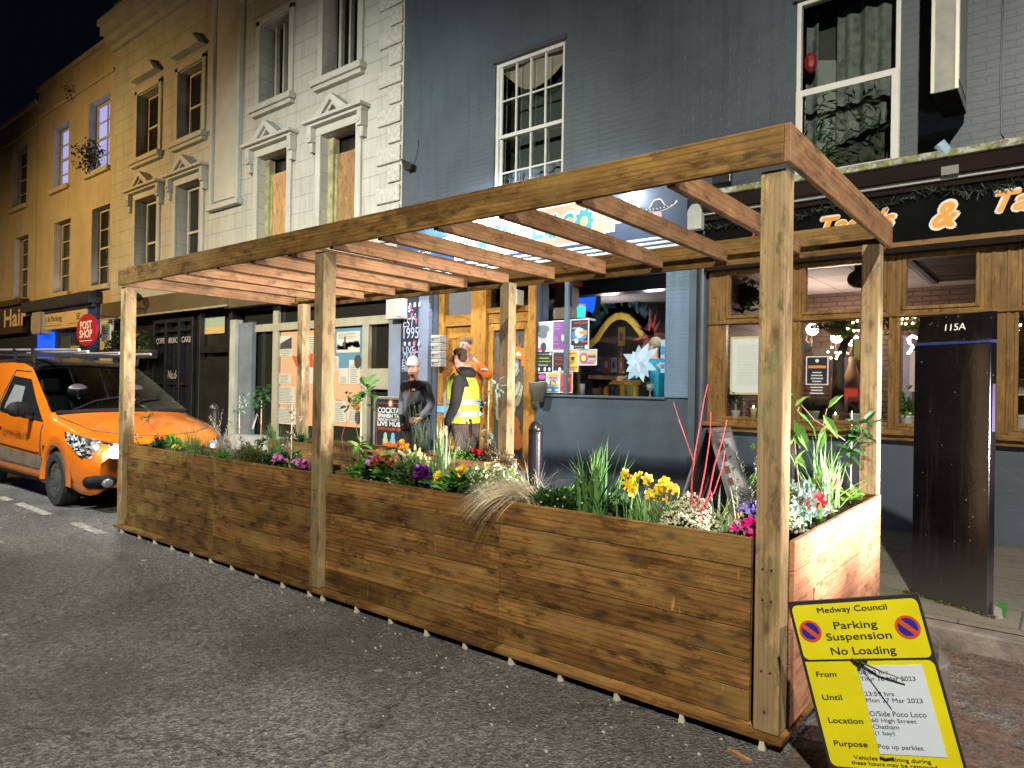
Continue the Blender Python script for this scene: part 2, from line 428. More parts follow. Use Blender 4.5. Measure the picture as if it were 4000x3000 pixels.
def frame_mb(x0, x1, z0, z1, y0, y1, wd, mb=None, t=None, wb=None):
    mb = mb or MB(); wb = wb if wb is not None else wd
    mb.box(x0, x0+wd, y0, y1, z0, z1, t); mb.box(x1-wd, x1, y0, y1, z0, z1, t)
    mb.box(x0+wd, x1-wd, y0, y1, z1-wd, z1, t); mb.box(x0+wd, x1-wd, y0, y1, z0, z0+wb, t); return mb
# ================= ground =================
def asphalt():
    m, nt, b = nodes('asphalt')
    mm = mp(nt); big = noise(nt, mm, 0.55, 4); mid = noise(nt, mm, 26, 8, 0.8); fine = noise(nt, mm, 60, 5, 0.75)
    vo = N(nt, 'ShaderNodeTexVoronoi'); nt.links.new(mm.outputs[0], vo.inputs['Vector']); vo.inputs['Scale'].default_value = 75
    c = ramp(nt, mid, [(0.36, (0.05, 0.051, 0.055)), (0.62, (0.235, 0.235, 0.235))])
    c = mixc(nt, ramp(nt, fine, [(0.52, 0.0), (0.68, 0.9)]), c, (0.20, 0.19, 0.175))
    sepv = N(nt, 'ShaderNodeSeparateColor'); nt.links.new(vo.outputs['Color'], sepv.inputs[0])
    c = mixc(nt, 1.0, c, ramp(nt, sepv.outputs[1], [(0.0, (.45, .45, .46)), (0.6, (.9, .9, .9)), (1.0, (1.5, 1.48, 1.42))]), 'MULTIPLY')
    c = mixc(nt, ramp(nt, sepv.outputs[0], [(0.84, 0.0), (0.90, 0.55)]), c, (0.27, 0.255, 0.24))
    vo2 = N(nt, 'ShaderNodeTexVoronoi'); nt.links.new(mm.outputs[0], vo2.inputs['Vector']); vo2.inputs['Scale'].default_value = 5.5
    sv2 = N(nt, 'ShaderNodeSeparateColor'); nt.links.new(vo2.outputs['Color'], sv2.inputs[0])
    ch = N(nt, 'ShaderNodeMath', operation='MULTIPLY'); nt.links.new(ramp(nt, sv2.outputs[1], [(0.88, 0.0), (0.9, 1.0)]), ch.inputs[0]); nt.links.new(ramp(nt, vo2.outputs['Distance'], [(0.1, 1.0), (0.14, 0.0)]), ch.inputs[1])
    c = mixc(nt, ch.outputs[0], c, (0.42, 0.40, 0.37))
    c = mixc(nt, ramp(nt, big, [(0.40, 0.55), (0.56, 0.0)]), c, (0.024, 0.024, 0.025))
    nt.links.new(c, b.inputs['Base Color'])
    nt.links.new(ramp(nt, big, [(0.35, 0.42), (0.7, 0.8)]), b.inputs['Roughness'])
    ad = N(nt, 'ShaderNodeMath', operation='ADD'); nt.links.new(vo.outputs['Distance'], ad.inputs[0]); nt.links.new(fine, ad.inputs[1])
    vc = N(nt, 'ShaderNodeTexVoronoi'); vc.feature = 'DISTANCE_TO_EDGE'; vc.inputs['Scale'].default_value = .42
    wn = N(nt, 'ShaderNodeTexNoise'); wn.inputs['Scale'].default_value = 2.5; wn.inputs['Detail'].default_value = 6; nt.links.new(mm.outputs[0], wn.inputs['Vector']); wv = N(nt, 'ShaderNodeVectorMath', operation='MULTIPLY_ADD'); nt.links.new(wn.outputs['Color'], wv.inputs[0]); wv.inputs[1].default_value = (.5, .5, .5); nt.links.new(mm.outputs[0], wv.inputs[2]); nt.links.new(wv.outputs[0], vc.inputs['Vector'])
    c = mixc(nt, ramp(nt, vc.outputs['Distance'], [(0.0, 0.6), (0.005, 0.0)]), c, (0.012, 0.012, 0.012)); nt.links.new(c, b.inputs['Base Color'])
    bump(nt, b, ad.outputs[0], 0.9, 0.015)
    return m
ASPH = asphalt()
def zp(x, y): return 0.12
mb = MB(); mb.quad((-160, -120, 0), (120, -120, 0), (120, 1.86, 0), (-160, 1.86, 0)); tag(mb.build('road', ASPH), kind='structure')
# block paving of the pavement
m, nt, b = nodes('pavers'); mm = mp(nt)
bt = N(nt, 'ShaderNodeTexBrick'); nt.links.new(mm.outputs[0], bt.inputs['Vector']); bt.inputs['Scale'].default_value = 1
bt.inputs['Brick Width'].default_value = 0.6; bt.inputs['Row Height'].default_value = 0.45; bt.inputs['Mortar Size'].default_value = 0.008
bt.inputs['Color1'].default_value = (0.17, 0.15, 0.13, 1); bt.inputs['Color2'].default_value = (0.12, 0.11, 0.095, 1); bt.inputs['Mortar'].default_value = (0.05, 0.05, 0.045, 1)
n1 = noise(nt, mm, 3, 8, 0.7)
c = mixc(nt, ramp(nt, n1, [(0.42, 0.0), (0.7, 0.75)]), bt.outputs['Color'], (0.085, 0.09, 0.055))
c = mixc(nt, ramp(nt, noise(nt, mm, 30, 5), [(0.5, 0.0), (0.8, 0.5)]), c, (0.28, 0.26, 0.23))
nt.links.new(c, b.inputs['Base Color']); b.inputs['Roughness'].default_value = 0.75
bump(nt, b, noise(nt, mm, 50, 6), 0.5, 0.006); PAVE = m
mb = MB(); mb.quad((-160, 2.0, .12), (120, 2.0, .12), (120, 40, .12), (-160, 40, .12)); tag(mb.build('pavement', PAVE), kind='structure')
KERB = paint('kerb_stone', (0.125, 0.112, 0.098), 0.85, 0.5, 6, 40, 0.012)
mb = MB(); x = -60.0
while x < 30:
    l = 0.91
    mb.box(x, x+l-0.008, 1.86, 2.0, -0.1, 0.118+random.uniform(-.004, .004), rnd=True); x += l
tag(mb.build('kerb', KERB, bevel=0.012), kind='structure')
# dark worn kerb channel and painted marks on the road
MARK = paint('road_paint', (0.24, 0.235, 0.21), 0.8, 0.7, 16, 80, 0.003)
mb = MB()
for (a, b2) in (((70, 1965), (190, 2010)), ((0, 1940), (38, 1955)), ((290, 2042), (400, 2085))):
    p = G(a[0], a[1], .004); q = G(b2[0], b2[1], .004); d = (q-p).normalized(); n = Vector((-d.y, d.x, 0))*0.05
    mb.quad(p-n, q-n, q+n, p+n)
tag(mb.build('road_markings', MARK), kind='structure')
m, nt, b = nodes('silt'); mm = mp(nt); b.inputs['Roughness'].default_value = .9
nt.links.new(ramp(nt, noise(nt, mm, 18, 6, .7), [(.35, (.045, .03, .024)), (.65, (.15, .10, .078))]), b.inputs['Base Color']); nt.links.new(ramp(nt, noise(nt, mm, 2.6, 7, .7), [(.38, 0.0), (.58, .9)]), b.inputs['Alpha']); bump(nt, b, noise(nt, mm, 45, 5), 1, .02)
mb = MB(); mb.quad((.02, -1.6, .006), (5, -1.6, .006), (5, 1.85, .006), (.02, 1.85, .006)); tag(mb.build('road_silt', m), kind='structure')
# bits of gravel and litter lying on the road
mb = MB(); rr = random.Random(3)
for k in range(520):
    x = rr.uniform(-9, 1.2); y = rr.uniform(-2.4, -0.02) if rr.random() < .6 else rr.uniform(-.5, -0.02); s = rr.uniform(.003, .010)
    mb.ball((x, y, s*.4), s, 5, 3, rr.random(), (1, rr.uniform(.5, 1), .6))
GRV = paint('gravel_bits', (0.30, 0.28, 0.25), 0.8, 0.4, 20, 0, 0)
tag(mb.build('gravel', GRV, loc=(0, 0, 0)), 'loose grit and small stones scattered on the dark road', 'gravel', kind='stuff')
# ================= timber parklet =================
W_X = wood('sawn_timber_along', 0, (0.072, 0.032, 0.009), (0.235, 0.122, 0.038), green=(0.22, 0.145, 0.050), drips=True)
W_BX = wood('beam_timber_along', 0, (0.075, 0.038, 0.010), (0.215, 0.120, 0.036), green=(0.19, 0.13, 0.04))
W_Y = wood('beam_timber_across', 1, (0.12, 0.060, 0.026), (0.225, 0.125, 0.060), green=(0.20, 0.115, 0.06), knots=.7)
W_Z = wood('post_timber', 2, (0.135, 0.092, 0.044), (0.25, 0.175, 0.092), green=(0.19, 0.18, 0.09), grain=.7, knots=.8)
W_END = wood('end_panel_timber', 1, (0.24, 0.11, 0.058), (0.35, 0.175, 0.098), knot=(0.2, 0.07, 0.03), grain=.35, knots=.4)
L = 6.525; H = 2.613; HB = 0.163; TB = 0.028; ZD = 0.06
park = thing('timber_pergola', (-L/2, 1.0, 0), 'long brown timber pergola frame with slatted roof standing on a low deck at the kerb', 'pergola')
def tn(): return (random.random(), random.random(), random.random())
# deck
for k, (y0, y1) in enumerate([(-.030, .115), (.12, .265), (.27, .41), (.415, .56), (.565, .705), (.71, .85), (.855, 1.0), (1.005, 1.15), (1.155, 1.3), (1.305, 1.45), (1.455, 1.6), (1.605, 1.75), (1.755, 1.855)]):
    if k: MB().box(-L-.01, .0, y0, y1, ZD-.022, ZD, tn()).build('deck_board', W_X, park, bevel=.003)
    else:
        xs = [-L-.01, -4.75, -3.22, -1.55, .0]
        for a, b_ in zip(xs, xs[1:]): MB().box(a+.001, b_-.001, y0, y1, ZD-.022, ZD, tn()).build('deck_board', W_X, park, bevel=.003)
# posts
PS = .108
def post(x, y, z1, name='post'):
    mb = MB().box(x, x+PS, y, y+PS, ZD+.001, z1, tn())
    o = mb.build(name, W_Z, park, bevel=.006)
    return o
FP = [-L, -3.29, -.132]
for x in FP: post(x, .002, H-HB-.015)
for x in (-6.33, -3.165, -.14): post(x, 1.92, H-.16)
# screw heads on the near posts
SCREW = flat('screw_steel', (.16, .13, .08), .4, .8)
mb = MB()
for x in FP:
    for z in (.15, .32, .62, .75):
        for dx in (.035, .072) if z > .3 else (.05,):
            mb.lathe(x+dx, 0, [(0.005, 0), (0.005, .004)], 6)
            n = 12
            for q in range(len(mb.v)-n, len(mb.v)):
                vx, vy, vz = mb.v[q]; mb.v[q] = (vx, .0005-vz*.5, z+vy)
mb.build('screw_heads', SCREW, park)
# front beam, side beams, rear rail and beam
MB().box(-L+.0, -TB-.001, -TB, 0, H-HB, H, (.55, .3, .8)).build('front_beam', W_BX, park, bevel=.004)
MB().box(-TB, 0, -TB, 2.137, H-HB, H, (.55, .2, .4)).build('side_beam', W_Y, park, bevel=.004)
MB().box(-L, -L+TB, .001, 2.09, H-HB, H-.003, (.35, .6, .4)).build('side_beam', W_Y, park, bevel=.004)
MB().box(-6.49, -TB-.001, 2.035, 2.065, H-.185, H-.006, (.2, .3, .6)).build('rear_beam', W_BX, park, bevel=.004)
MB().box(-6.49, -TB-.001, 1.99, 2.034, H-.115, H-.002, (.5, .7, .2)).build('rear_rail', W_BX, park, bevel=.004)
MB().box(-6.49, -TB-.001, .001, .03, H-.075, H-.02, (.5, .7, .2)).build('front_rail', W_BX, park, bevel=.004)
for k in range(11):
    x = -.56-.516*k
    MB().box(x-.022, x+.022, .031, 1.989, H-.163, H-.055, (random.uniform(.35, .8), random.random(), random.random())).build('rafter', W_Y, park, bevel=.003)
# white plastic shims under the deck edge
SHIM = paint('shim_plastic', (.42, .40, .30), .6, .1, 10, 20, .001)
px_sh = [(478, 2085), (544, 2105), (605, 2130), (672, 2150), (748, 2175), (825, 2200), (905, 2225), (1000, 2260), (1104, 2310), (1208, 2328), (1260, 2340), (1392, 2382), (1525, 2415), (1665, 2462), (1815, 2512), (1998, 2580), (2190, 2645), (2412, 2720), (2660, 2800), (2975, 2905)]
shim = None
for k, (px, py) in enumerate(px_sh):
    p = F(px, py, -.02)
    if shim is None:
        s0 = MB(); s0.prism([(-.016, -.045, 0), (.012, -.045, 0), (.008, -.045, ZD-.0225), (-.010, -.045, ZD-.0225)], (0, .22, 0))
        shim = s0.build('plastic_shim', SHIM, loc=(0, 0, 0)); shim.location = (p.x, 0.012, 0)
        tag(shim, 'white plastic wedge packing up the deck edge on the road', 'shim', 'packing wedges under the deck'); s1 = shim
    else:
        s1 = shim.copy(); COL.objects.link(s1); s1.location = (p.x, .012+.01*random.random(), 0); s1.rotation_euler[2] = random.uniform(-.15, .15)
for k_, o_ in enumerate([o for o in COL.objects if o.name.startswith('plastic_shim')]):
    o_['label'] = 'white plastic wedge under the deck edge, ' + ('%dth' % (k_+1) if k_ > 2 else ('first', 'second', 'third')[k_]) + ' counted from the far corner post'
for y in (.6, 1.2, 1.7):
    s1 = shim.copy(); COL.objects.link(s1); s1.location = (-.03, y, 0); s1.rotation_euler[2] = 1.57; s1['label'] = 'white plastic wedge under the short end of the deck, ' + {.6: 'nearest the corner', 1.2: 'in the middle', 1.7: 'nearest the kerb'}[y]
# joists (dark, under the deck)
for y in (.30, .9, 1.72): MB().box(-L+.03, -.03, y, y+.045, .004, ZD-.023, .1).build('joist', W_X, park)

# ---------------- planters ----------------
HP = .862
SOIL = paint('potting_soil', (.030, .020, .014), .95, .5, 18, 26, .02)
def planter(name, x0, x1, y0, y1, label, z1=HP, rows=6, fmat=None, joints=(), th=.024, zb=ZD+.002, soil=.045, sides=True):
    fmat = fmat or W_X
    t = thing(name, ((x0+x1)/2, y0, zb), label, 'planter', 'timber planters of the parklet')
    hz = (z1-zb)/rows
    mb = MB()
    cuts = [x0]+list(joints)+[x1]
    for k in range(rows):
        for a, b_ in zip(cuts, cuts[1:]):
            off = random.uniform(-.0025, .0025)
            mb.box(a+.0012, b_-.0012, y0+off, y0+th+off, zb+k*hz+.0012, zb+(k+1)*hz-.0016, (random.uniform(.2, .85), random.random(), random.random()))
    mb.build('front_panel', fmat, t, bevel=.0025)
    mb = MB(); mb.box(x0+.0, x1, y1-th, y1, zb, z1-.004, (.5, .3, .9)); mb.build('back_panel', fmat, t, bevel=.002)
    if sides:
        MB().box(x0+.001, x0+th, y0+th+.004, y1-th-.001, zb, z1-.005, (.5, .3, .2)).build('end_panel', W_Y, t)
        MB().box(x1-th, x1-.001, y0+th+.004, y1-th-.001, zb, z1-.005, (.5, .6, .2)).build('end_panel', W_Y, t)
    # lumpy soil
    sm = MB(); nx = max(4, int((x1-x0)/.05)); ny = max(3, int((y1-y0)/.05)); g = {}
    for i in range(nx+1):
        for j in range(ny+1):
            g[i, j] = (x0+th+(x1-x0-2*th)*i/nx, y0+th+.004+(y1-y0-2*th-.006)*j/ny, z1-soil+random.uniform(-.012, .012))
    for i in range(nx):
        for j in range(ny): sm.quad(g[i, j], g[i+1, j], g[i+1, j+1], g[i, j+1])
    so = sm.build('soil', SOIL, t, smooth=True)
    return t
planter('planter_box', -L+PS+.004, -3.292, .052, .50, 'farthest long brown plank planter between the far corner post and the middle post', joints=(FX(833, 1850, .05),))
planter('planter_box', -3.29+PS+.004, -.165, .052, .50, 'nearest long brown plank planter between the middle post and the near corner post', joints=(FX(1950, 2000, .05),))
# end planter: its boards face the glare, so it is built with the boards on the +x side
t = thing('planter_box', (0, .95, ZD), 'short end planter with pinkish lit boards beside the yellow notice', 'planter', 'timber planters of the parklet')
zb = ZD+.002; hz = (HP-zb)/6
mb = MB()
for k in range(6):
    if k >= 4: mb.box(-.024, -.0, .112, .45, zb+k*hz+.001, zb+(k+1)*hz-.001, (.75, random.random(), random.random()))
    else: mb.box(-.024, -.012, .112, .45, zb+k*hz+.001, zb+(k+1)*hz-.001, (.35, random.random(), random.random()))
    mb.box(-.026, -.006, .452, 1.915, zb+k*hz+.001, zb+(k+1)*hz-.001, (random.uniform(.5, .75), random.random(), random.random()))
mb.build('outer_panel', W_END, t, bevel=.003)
MB().box(-.46, -.436, .505, 1.915, zb, HP-.004, (.5, .3, .7)).build('inner_panel', W_Y, t, bevel=.002)
MB().box(-.435, -.03, 1.893, 1.915, zb, HP-.004, (.5, .3, .7)).build('end_panel', W_X, t, bevel=.002)
MB().box(-.16, -.027, .052, .076, zb, HP-.003, (.4, .3, .7)).build('front_panel', W_X, t) if False else None
sm = MB(); g = {}
for i in range(9):
    for j in range(35): g[i, j] = (-.434+.406*i/8, .506+1.384*j/34, HP-.045+random.uniform(-.012, .012))
for i in range(8):
    for j in range(34): sm.quad(g[i, j], g[i+1, j], g[i+1, j+1], g[i, j+1])
sm.build('soil', SOIL, t, smooth=True)
# rear planters left of the entrance
planter('planter_box', -6.2, -4.45, 1.47, 1.91, 'far rear timber planter against the kerb side, dark boards', joints=(-5.3,), z1=HP+.0)
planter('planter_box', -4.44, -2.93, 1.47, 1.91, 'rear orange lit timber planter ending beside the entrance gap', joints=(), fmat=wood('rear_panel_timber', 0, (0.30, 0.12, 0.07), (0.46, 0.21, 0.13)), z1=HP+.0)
# ================= upper street: stucco house, yellow houses, shops left =================
BX0 = -7.826
STUC = brickpaint('stucco_blocks', (0.42, 0.415, 0.36), .8, 0.95, 0.335, .010, .55, .012, joint=(0.26, 0.25, 0.215), var=.12)
STUCP = paint('stucco_plain', (0.43, 0.425, 0.37), .8, .14, 1.6, 40, .004)
VERM = paint('vermiculated_stone', (0.43, 0.42, 0.37), .85, .25, 14, 17, .03)
DARKG = flat('dark_room', (0.012, 0.012, 0.011), .25, spec=.6)
SASHW = paint('aged_sash_paint', (0.46, 0.45, 0.38), .6, .2, 6, 60, .001)
PLY = wood('plywood_sheet', 2, (0.36, 0.20, 0.085), (0.50, 0.30, 0.14), knot=(.3, .16, .07), grain=.4)
def sash(x0, x1, z0, z1, Y, parent, mat, cols=2, rows=(1, 1), bar=.022, fr=.045, name='sash_window', glassm=None, reveal_in=.0):
    """a sash window with frame, glazing bars and pane as one part with sub-parts"""
    zm = (z0+z1)/2
    f = frame_mb(x0, x1, z0, z1, Y, Y+.07, fr)
    o = f.build(name, mat, parent)
    b = MB(); b.box(x0+fr, x1-fr, Y-.012, Y+.05, zm-.03, zm+.025)
    for (a, c, n) in ((z0+fr, zm-.03, rows[1]), (zm+.025, z1-fr, rows[0])):
        for k in range(1, cols):
            xx = x0+fr+(x1-x0-2*fr)*k/cols; b.box(xx-bar/2, xx+bar/2, Y+.006, Y+.04, a, c)
        for k in range(1, n):
            zz = a+(c-a)*k/n; b.box(x0+fr, x1-fr, Y+.008, Y+.042, zz-bar/2, zz+bar/2)
    b.build('glazing_bars', mat, o)
    g = MB(); g.quad((x0+fr, Y+.045, z0+fr), (x1-fr, Y+.045, z0+fr), (x1-fr, Y+.045, z1-fr), (x0+fr, Y+.045, z1-fr)); g.build('pane', glassm or DARKG, o)
    return o
WX0, WX1, WT = -19.46, BX0, 11.15
hw = thing('stucco_house', (-13.6, 5, .12), 'white stucco three storey house with pointed window hoods and boarded first floor windows', 'building')
ups = [(-10.05, -9.02), (-12.2, -11.15), (-15.75, -14.58), (-17.95, -16.74)]
ops = []
for a, b_ in ups: ops.append((a, b_, 7.24, 8.88)); ops.append((a, b_, 4.0, 6.16))
SHOPTOP = 3.55
wall_mb(WX0, WX1, SHOPTOP, WT, FY, ops, depth=.30).build('wall', STUC, hw)
MB().box(WX0, WX1, FY+.32, FY+8, SHOPTOP, WT-.3).build('inner_block', DARKG, hw)
cp = MB()
for (z0, z1, d) in ((10.45, 10.6, .10), (10.6, 10.78, .24), (10.78, 11.0, .38), (11.0, 11.16, .46)): cp.box(WX0-.05, WX1, FY-d, FY, z0, z1)
cp.build('cornice', STUCP, hw)
MB().box(WX0, WX1, FY-.06, FY+.3, 11.16, 11.75).build('parapet', STUCP, hw)
def hood(x0, x1, z, tri=True):
    """classical surround: architrave, brackets, cornice and triangular hood"""
    mb = MB(); w_ = .15
    mb.box(x0-w_, x0-.002, FY-.05, FY-.002, z-2.2, z); mb.box(x1+.002, x1+w_, FY-.05, FY-.002, z-2.2, z); mb.box(x0-w_, x1+w_, FY-.05, FY-.002, z+.002, z+.16)
    hb = mb.build('architrave', STUCP, hw, bevel=.008)
    mb = MB()
    for xx in (x0-w_-.13, x1+w_+.01):
        mb.box(xx, xx+.12, FY-.16, FY-.002, z-.12, z+.16); mb.box(xx+.01, xx+.11, FY-.11, FY-.002, z-.3, z-.121)
        mb.ball((xx+.06, FY-.15, z-.02), .05, 8, 5)
    mb.each('bracket', STUCP, hb, bevel=.01)
    a, b2 = x0-w_-.2, x1+w_+.2; zc = z+.16; mid = (x0+x1)/2
    mb = MB(); mb.box(a+.06, b2-.06, FY-.16, FY-.002, zc, zc+.05); mb.box(a, b2, FY-.24, FY-.002, zc+.051, zc+.11)
    if tri:
        hh = .46; hx = (b2-a)/2*.56
        for s in (-1, 1):
            p0 = Vector((mid+s*hx, FY-.24, zc+.111)); p1 = Vector((mid, FY-.24, zc+hh)); q1 = Vector((mid, FY-.24, zc+hh-.13)); q0 = Vector((mid+s*(hx-.22), FY-.24, zc+.111))
            pts = [p0, p1, q1, q0] if s < 0 else [p0, q0, q1, p1]
            mb.prism(pts, (0, .235, 0))
            i = Vector((0, .06, 0))
            pts2 = [q0+i, q1+i, q1+i-Vector((0, 0, .07)), q0+i+Vector((-s*.1, 0, 0))]
            mb.prism(pts2 if s < 0 else pts2[::-1], (0, .16, 0))
    mb.build('hood', STUCP, hb, bevel=.006)
for a, b_ in ups:
    hood(a, b_, 6.16)
    mb = MB(); mb.box(a-.22, b_+.22, FY-.16, FY-.002, 7.08, 7.2); mb.box(a-.18, b_+.18, FY-.11, FY-.002, 7.0, 7.079); mb.build('sill', STUCP, hw, bevel=.01)
    mb = MB(); mb.box(a-.14, a-.002, FY-.05, FY-.002, 7.24, 9.0); mb.box(b_+.002, b_+.14, FY-.05, FY-.002, 7.24, 9.0); mb.box(a-.14, b_+.14, FY-.05, FY-.002, 8.9, 9.05)
    mb.build('upper_architrave', STUCP, hw, bevel=.008)
for i, (a, b_) in enumerate(ups):
    if i < 2:
        o = MB().box(a+.17, b_+.0, FY+.20, FY+.22, 4.0, 5.83, tn()).build('plywood_board', PLY, hw)
        mb = MB(); mb.box(a, a+.15, FY+.14, FY+.28, 4.0, 6.16); mb.box(a+.15, a+.21, FY+.19, FY+.27, 4.0, 5.83); mb.build('window_jamb', paint('mossy_jamb', (.33, .30, .15), .8, .4, 6, 40, .004), hw)
        mb = MB(); mb.box(a+.18, a+.25, FY+.2, FY+.28, 7.24, 8.88); mb.box(a+.48, a+.53, FY+.2, FY+.28, 7.24, 8.88); mb.each('window_stile', SASHW, hw)
    else:
        sash(a+.12, b_, 4.0, 6.1, FY+.2, hw, SASHW, 2, (1, 1)); sash(a+.12, b_, 7.24, 8.85, FY+.2, hw, SASHW, 2, (1, 1))
    if i >= 2:
        # small segmental hood over the top windows
        m_ = (a+b_)/2; mb = MB()
        pts = [(m_-.7, FY-.2, 9.2), (m_+.7, FY-.2, 9.2), (m_+.38, FY-.2, 9.48), (m_, FY-.2, 9.62), (m_-.38, FY-.2, 9.48)]
        mb.prism([Vector(p) for p in pts], (0, .198, 0)); mb.build('upper_hood', STUCP, hw, bevel=.01)
# tall raised panels between the window pairs
for (x0, x1) in ((FX(836, 480), FX(948, 480)),):
    mb = MB(); mb.box(x0, x0+.10, FY-.10, FY-.002, 5.42, 10.4); mb.box(x1-.10, x1, FY-.10, FY-.002, 5.42, 10.4); mb.box(x0+.101, x1-.101, FY-.035, FY-.002, 5.5, 10.4)
    mb.box(x0-.06, x1+.06, FY-.14, FY-.002, 5.30, 5.419); mb.build('pilaster_panel', STUCP, hw, bevel=.01)
# vermiculated quoins
mb = MB(); z = 3.9; k = 0
while z < 10.3:
    l = .62 if k % 2 == 0 else .34
    mb.box(WX1-l, WX1-.03, FY-.045, FY-.002, z+.03, z+.31); z += .335; k += 1
mb.build('quoin_blocks', VERM, hw, bevel=.02)
# --- its two shops: display shop and No.64 ---
CRM = paint('cream_shop_frame', (0.36, 0.33, 0.24), .5, .15, 4, 60, .001)
GRY = paint('grey_aluminium', (0.30, 0.32, 0.33), .4, .15, 4, 60, .001)
BRN = paint('brown_fascia', (0.085, 0.062, 0.032), .5, .3, 2, 50, .002)
BLK = paint('black_shop_paint', (0.012, 0.012, 0.012), .35, .4, 3, 50, .002)
def fr(px, py): return F(px, py)
xs0 = FX(915, 1500); xs1 = FX(1534, 1400)
mb = MB(); mb.box(xs0-.1, WX1, FY-.22, FY-.01, FZ(1180, 1180)+.0, SHOPTOP-.08); mb.box(xs0-.1, WX1, FY-.3, FY-.005, SHOPTOP-.08, SHOPTOP+.02)
mb.build('display_fascia', BRN, hw, bevel=.006)
ztr = 2.62; ztop = FZ(1180, 1180)
mb = MB(); xa = FX(976, 1450); xb = FX(1058, 1450); xc = FX(1078, 1450); xd = FX(1410, 1450); xe = FX(1434, 1400)
zr = 2.70; zr2 = 2.55
# frames
mb.box(xs0+.25, xs1, FY+.02, FY+.10, zr2, zr); mb.box(xb, xc, FY+.025, FY+.095, .35, 3.05); mb.box(xd, xe, FY+.015, FY+.105, .14, zr2); mb.box(xs0+.25, xa, FY+.02, FY+.10, .14, zr2)
mb.box(xe, xs1, FY+.03, FY+.09, 1.42, 1.78); mb.box(xe, xs1, FY+.03, FY+.09, .14, .3)
mb.build('display_window_frame', CRM, hw, bevel=.004)
SHADE = flat('dark_glazing', (0.020, 0.020, 0.014), .12, spec=.8)
MB().quad((xs0+.2, FY+.11, .13), (xs1, FY+.11, .13), (xs1, FY+.11, 3.4), (xs0+.2, FY+.11, 3.4)).build('display_glazing', SHADE, hw)
MB().box(xs0+.25, xd, FY-.25, FY+.1, .12, .42).build('display_stall_riser', paint('white_panel', (.42, .43, .42), .6, .2, 4, 40, .002), hw)
mb = MB(); mb.box(xs0, xs0+.22, FY-.12, FY+.05, .12, FZ(910, 1253)); mb.build('white_pillar', paint('white_pillar_paint', (.40, .41, .36), .6, .2, 3, 40, .003), hw)
MB().box(xs0+.222, xs0+.75, FY-.05, FY+.045, .12, 2.75).build('grey_pillar', paint('slate_blue_pillar', (.15, .18, .21), .6, .25, 3, 40, .003), hw)
# exhibition boards with pictures and lettering inside the window
def px_board(name, polys, label, parent=None, Y=FY+.10):
    pass
OR = flat('poster_orange', (0.66, 0.36, 0.20), .5); TEAL = flat('poster_teal', (0.10, 0.24, 0.32), .5); RED = flat('poster_red', (0.55, 0.09, 0.03), .5)
CREAM = flat('poster_cream', (0.55, 0.53, 0.44), .6); INK = flat('poster_ink', (0.05, 0.045, 0.04), .6); GINK = flat('poster_grey_print', (0.24, 0.22, 0.19), .6); WHT = flat('poster_white', (0.66, 0.66, 0.64), .6)
def quad_px(mb, tl, tr, br, bl, Y, t=None): return mb.poly([F(*bl, Y), F(*br, Y), F(*tr, Y), F(*tl, Y)], t)
def lines_mb(mb, x0, x1, z0, z1, Y, n, rr=random.Random(5), th=.4):
    h = (z1-z0)/n
    for k in range(n):
        zz = z1-(k+.3)*h; mb.quad((x0, Y, zz-h*th), (x0+(x1-x0)*rr.uniform(.7, 1), Y, zz-h*th), (x0+(x1-x0)*rr.uniform(.7, 1), Y, zz), (x0, Y, zz))
    return mb
x0, x1, z0, z1 = xc+.02, FX(1245, 1480), FZ(1240, 1668), 2.53
ex = thing('exhibition_board', ((x0+x1)/2, FY+.09, z0), 'orange history display board with pasted pictures and text behind shop glass', 'display board', 'history boards in the shop window')
MB().box(x0, x1, FY+.085, FY+.098, z0, z1).build('panel', OR, ex)
mb = MB()
for (tl, br) in (((1093, 1313), (1140, 1392)), ((1091, 1460), (1135, 1500)), ((1085, 1510), (1150, 1580)), ((1085, 1592), (1160, 1660)), ((1205, 1310), (1240, 1380)), ((1205, 1435), (1243, 1500))):
    a = rect(tl, br, FY+.08); mb.box(a[0], a[1], FY+.079, FY+.084, a[2], a[3])
mb.each('text_sheet', CREAM, ex)
mb = MB(); mi = MB()
for (tl, br, n) in (((1095, 1366), (1138, 1390), 4), ((1093, 1462), (1133, 1498), 6), ((1088, 1512), (1148, 1576), 10), ((1088, 1595), (1158, 1656), 10), ((1207, 1315), (1238, 1378), 8)):
    a = rect(tl, br, FY+.078); lines_mb(mb, a[0]+.02, a[1]-.02, a[2], a[3], FY+.078, n)
mb.build('lettering', GINK, ex)
a = rect((1095, 1318), (1139, 1362), FY+.078); mi.poly([(a[0], FY+.077, a[2]), (a[1], FY+.077, a[2]), (a[1], FY+.077, a[3]), (a[0], FY+.077, a[2]+(a[3]-a[2])*.45)]); mi.each('picture', INK, ex)
mb = MB(); quad_px(mb, (1140, 1390), (1158, 1392), (1160, 1432), (1156, 1430), FY+.08); quad_px(mb, (1205, 1375), (1222, 1375), (1222, 1434), (1205, 1434), FY+.08)
mb.each('red_strip', RED, ex)
x0, x1, z0, z1 = FX(1248, 1480), xd-.01, FZ(1350, 1668), 2.53
ex2 = thing('exhibition_board', ((x0+x1)/2, FY+.09, z0), 'teal and orange history display board with harbour picture behind shop glass', 'display board', 'history boards in the shop window')
MB().box(x0, x1, FY+.085, FY+.098, z0+1.05, z1).build('panel', TEAL, ex2)
MB().box(x0, x1, FY+.086, FY+.097, z0, z0+1.049).build('lower_panel', OR, ex2)
MB().poly([F(1248, 1432, FY+.083), F(1400, 1450, FY+.083), F(1400, 1470, FY+.083), F(1290, 1440, FY+.083), F(1248, 1400, FY+.083)]).build('orange_streak', OR, ex2) if False else None
mb = MB()
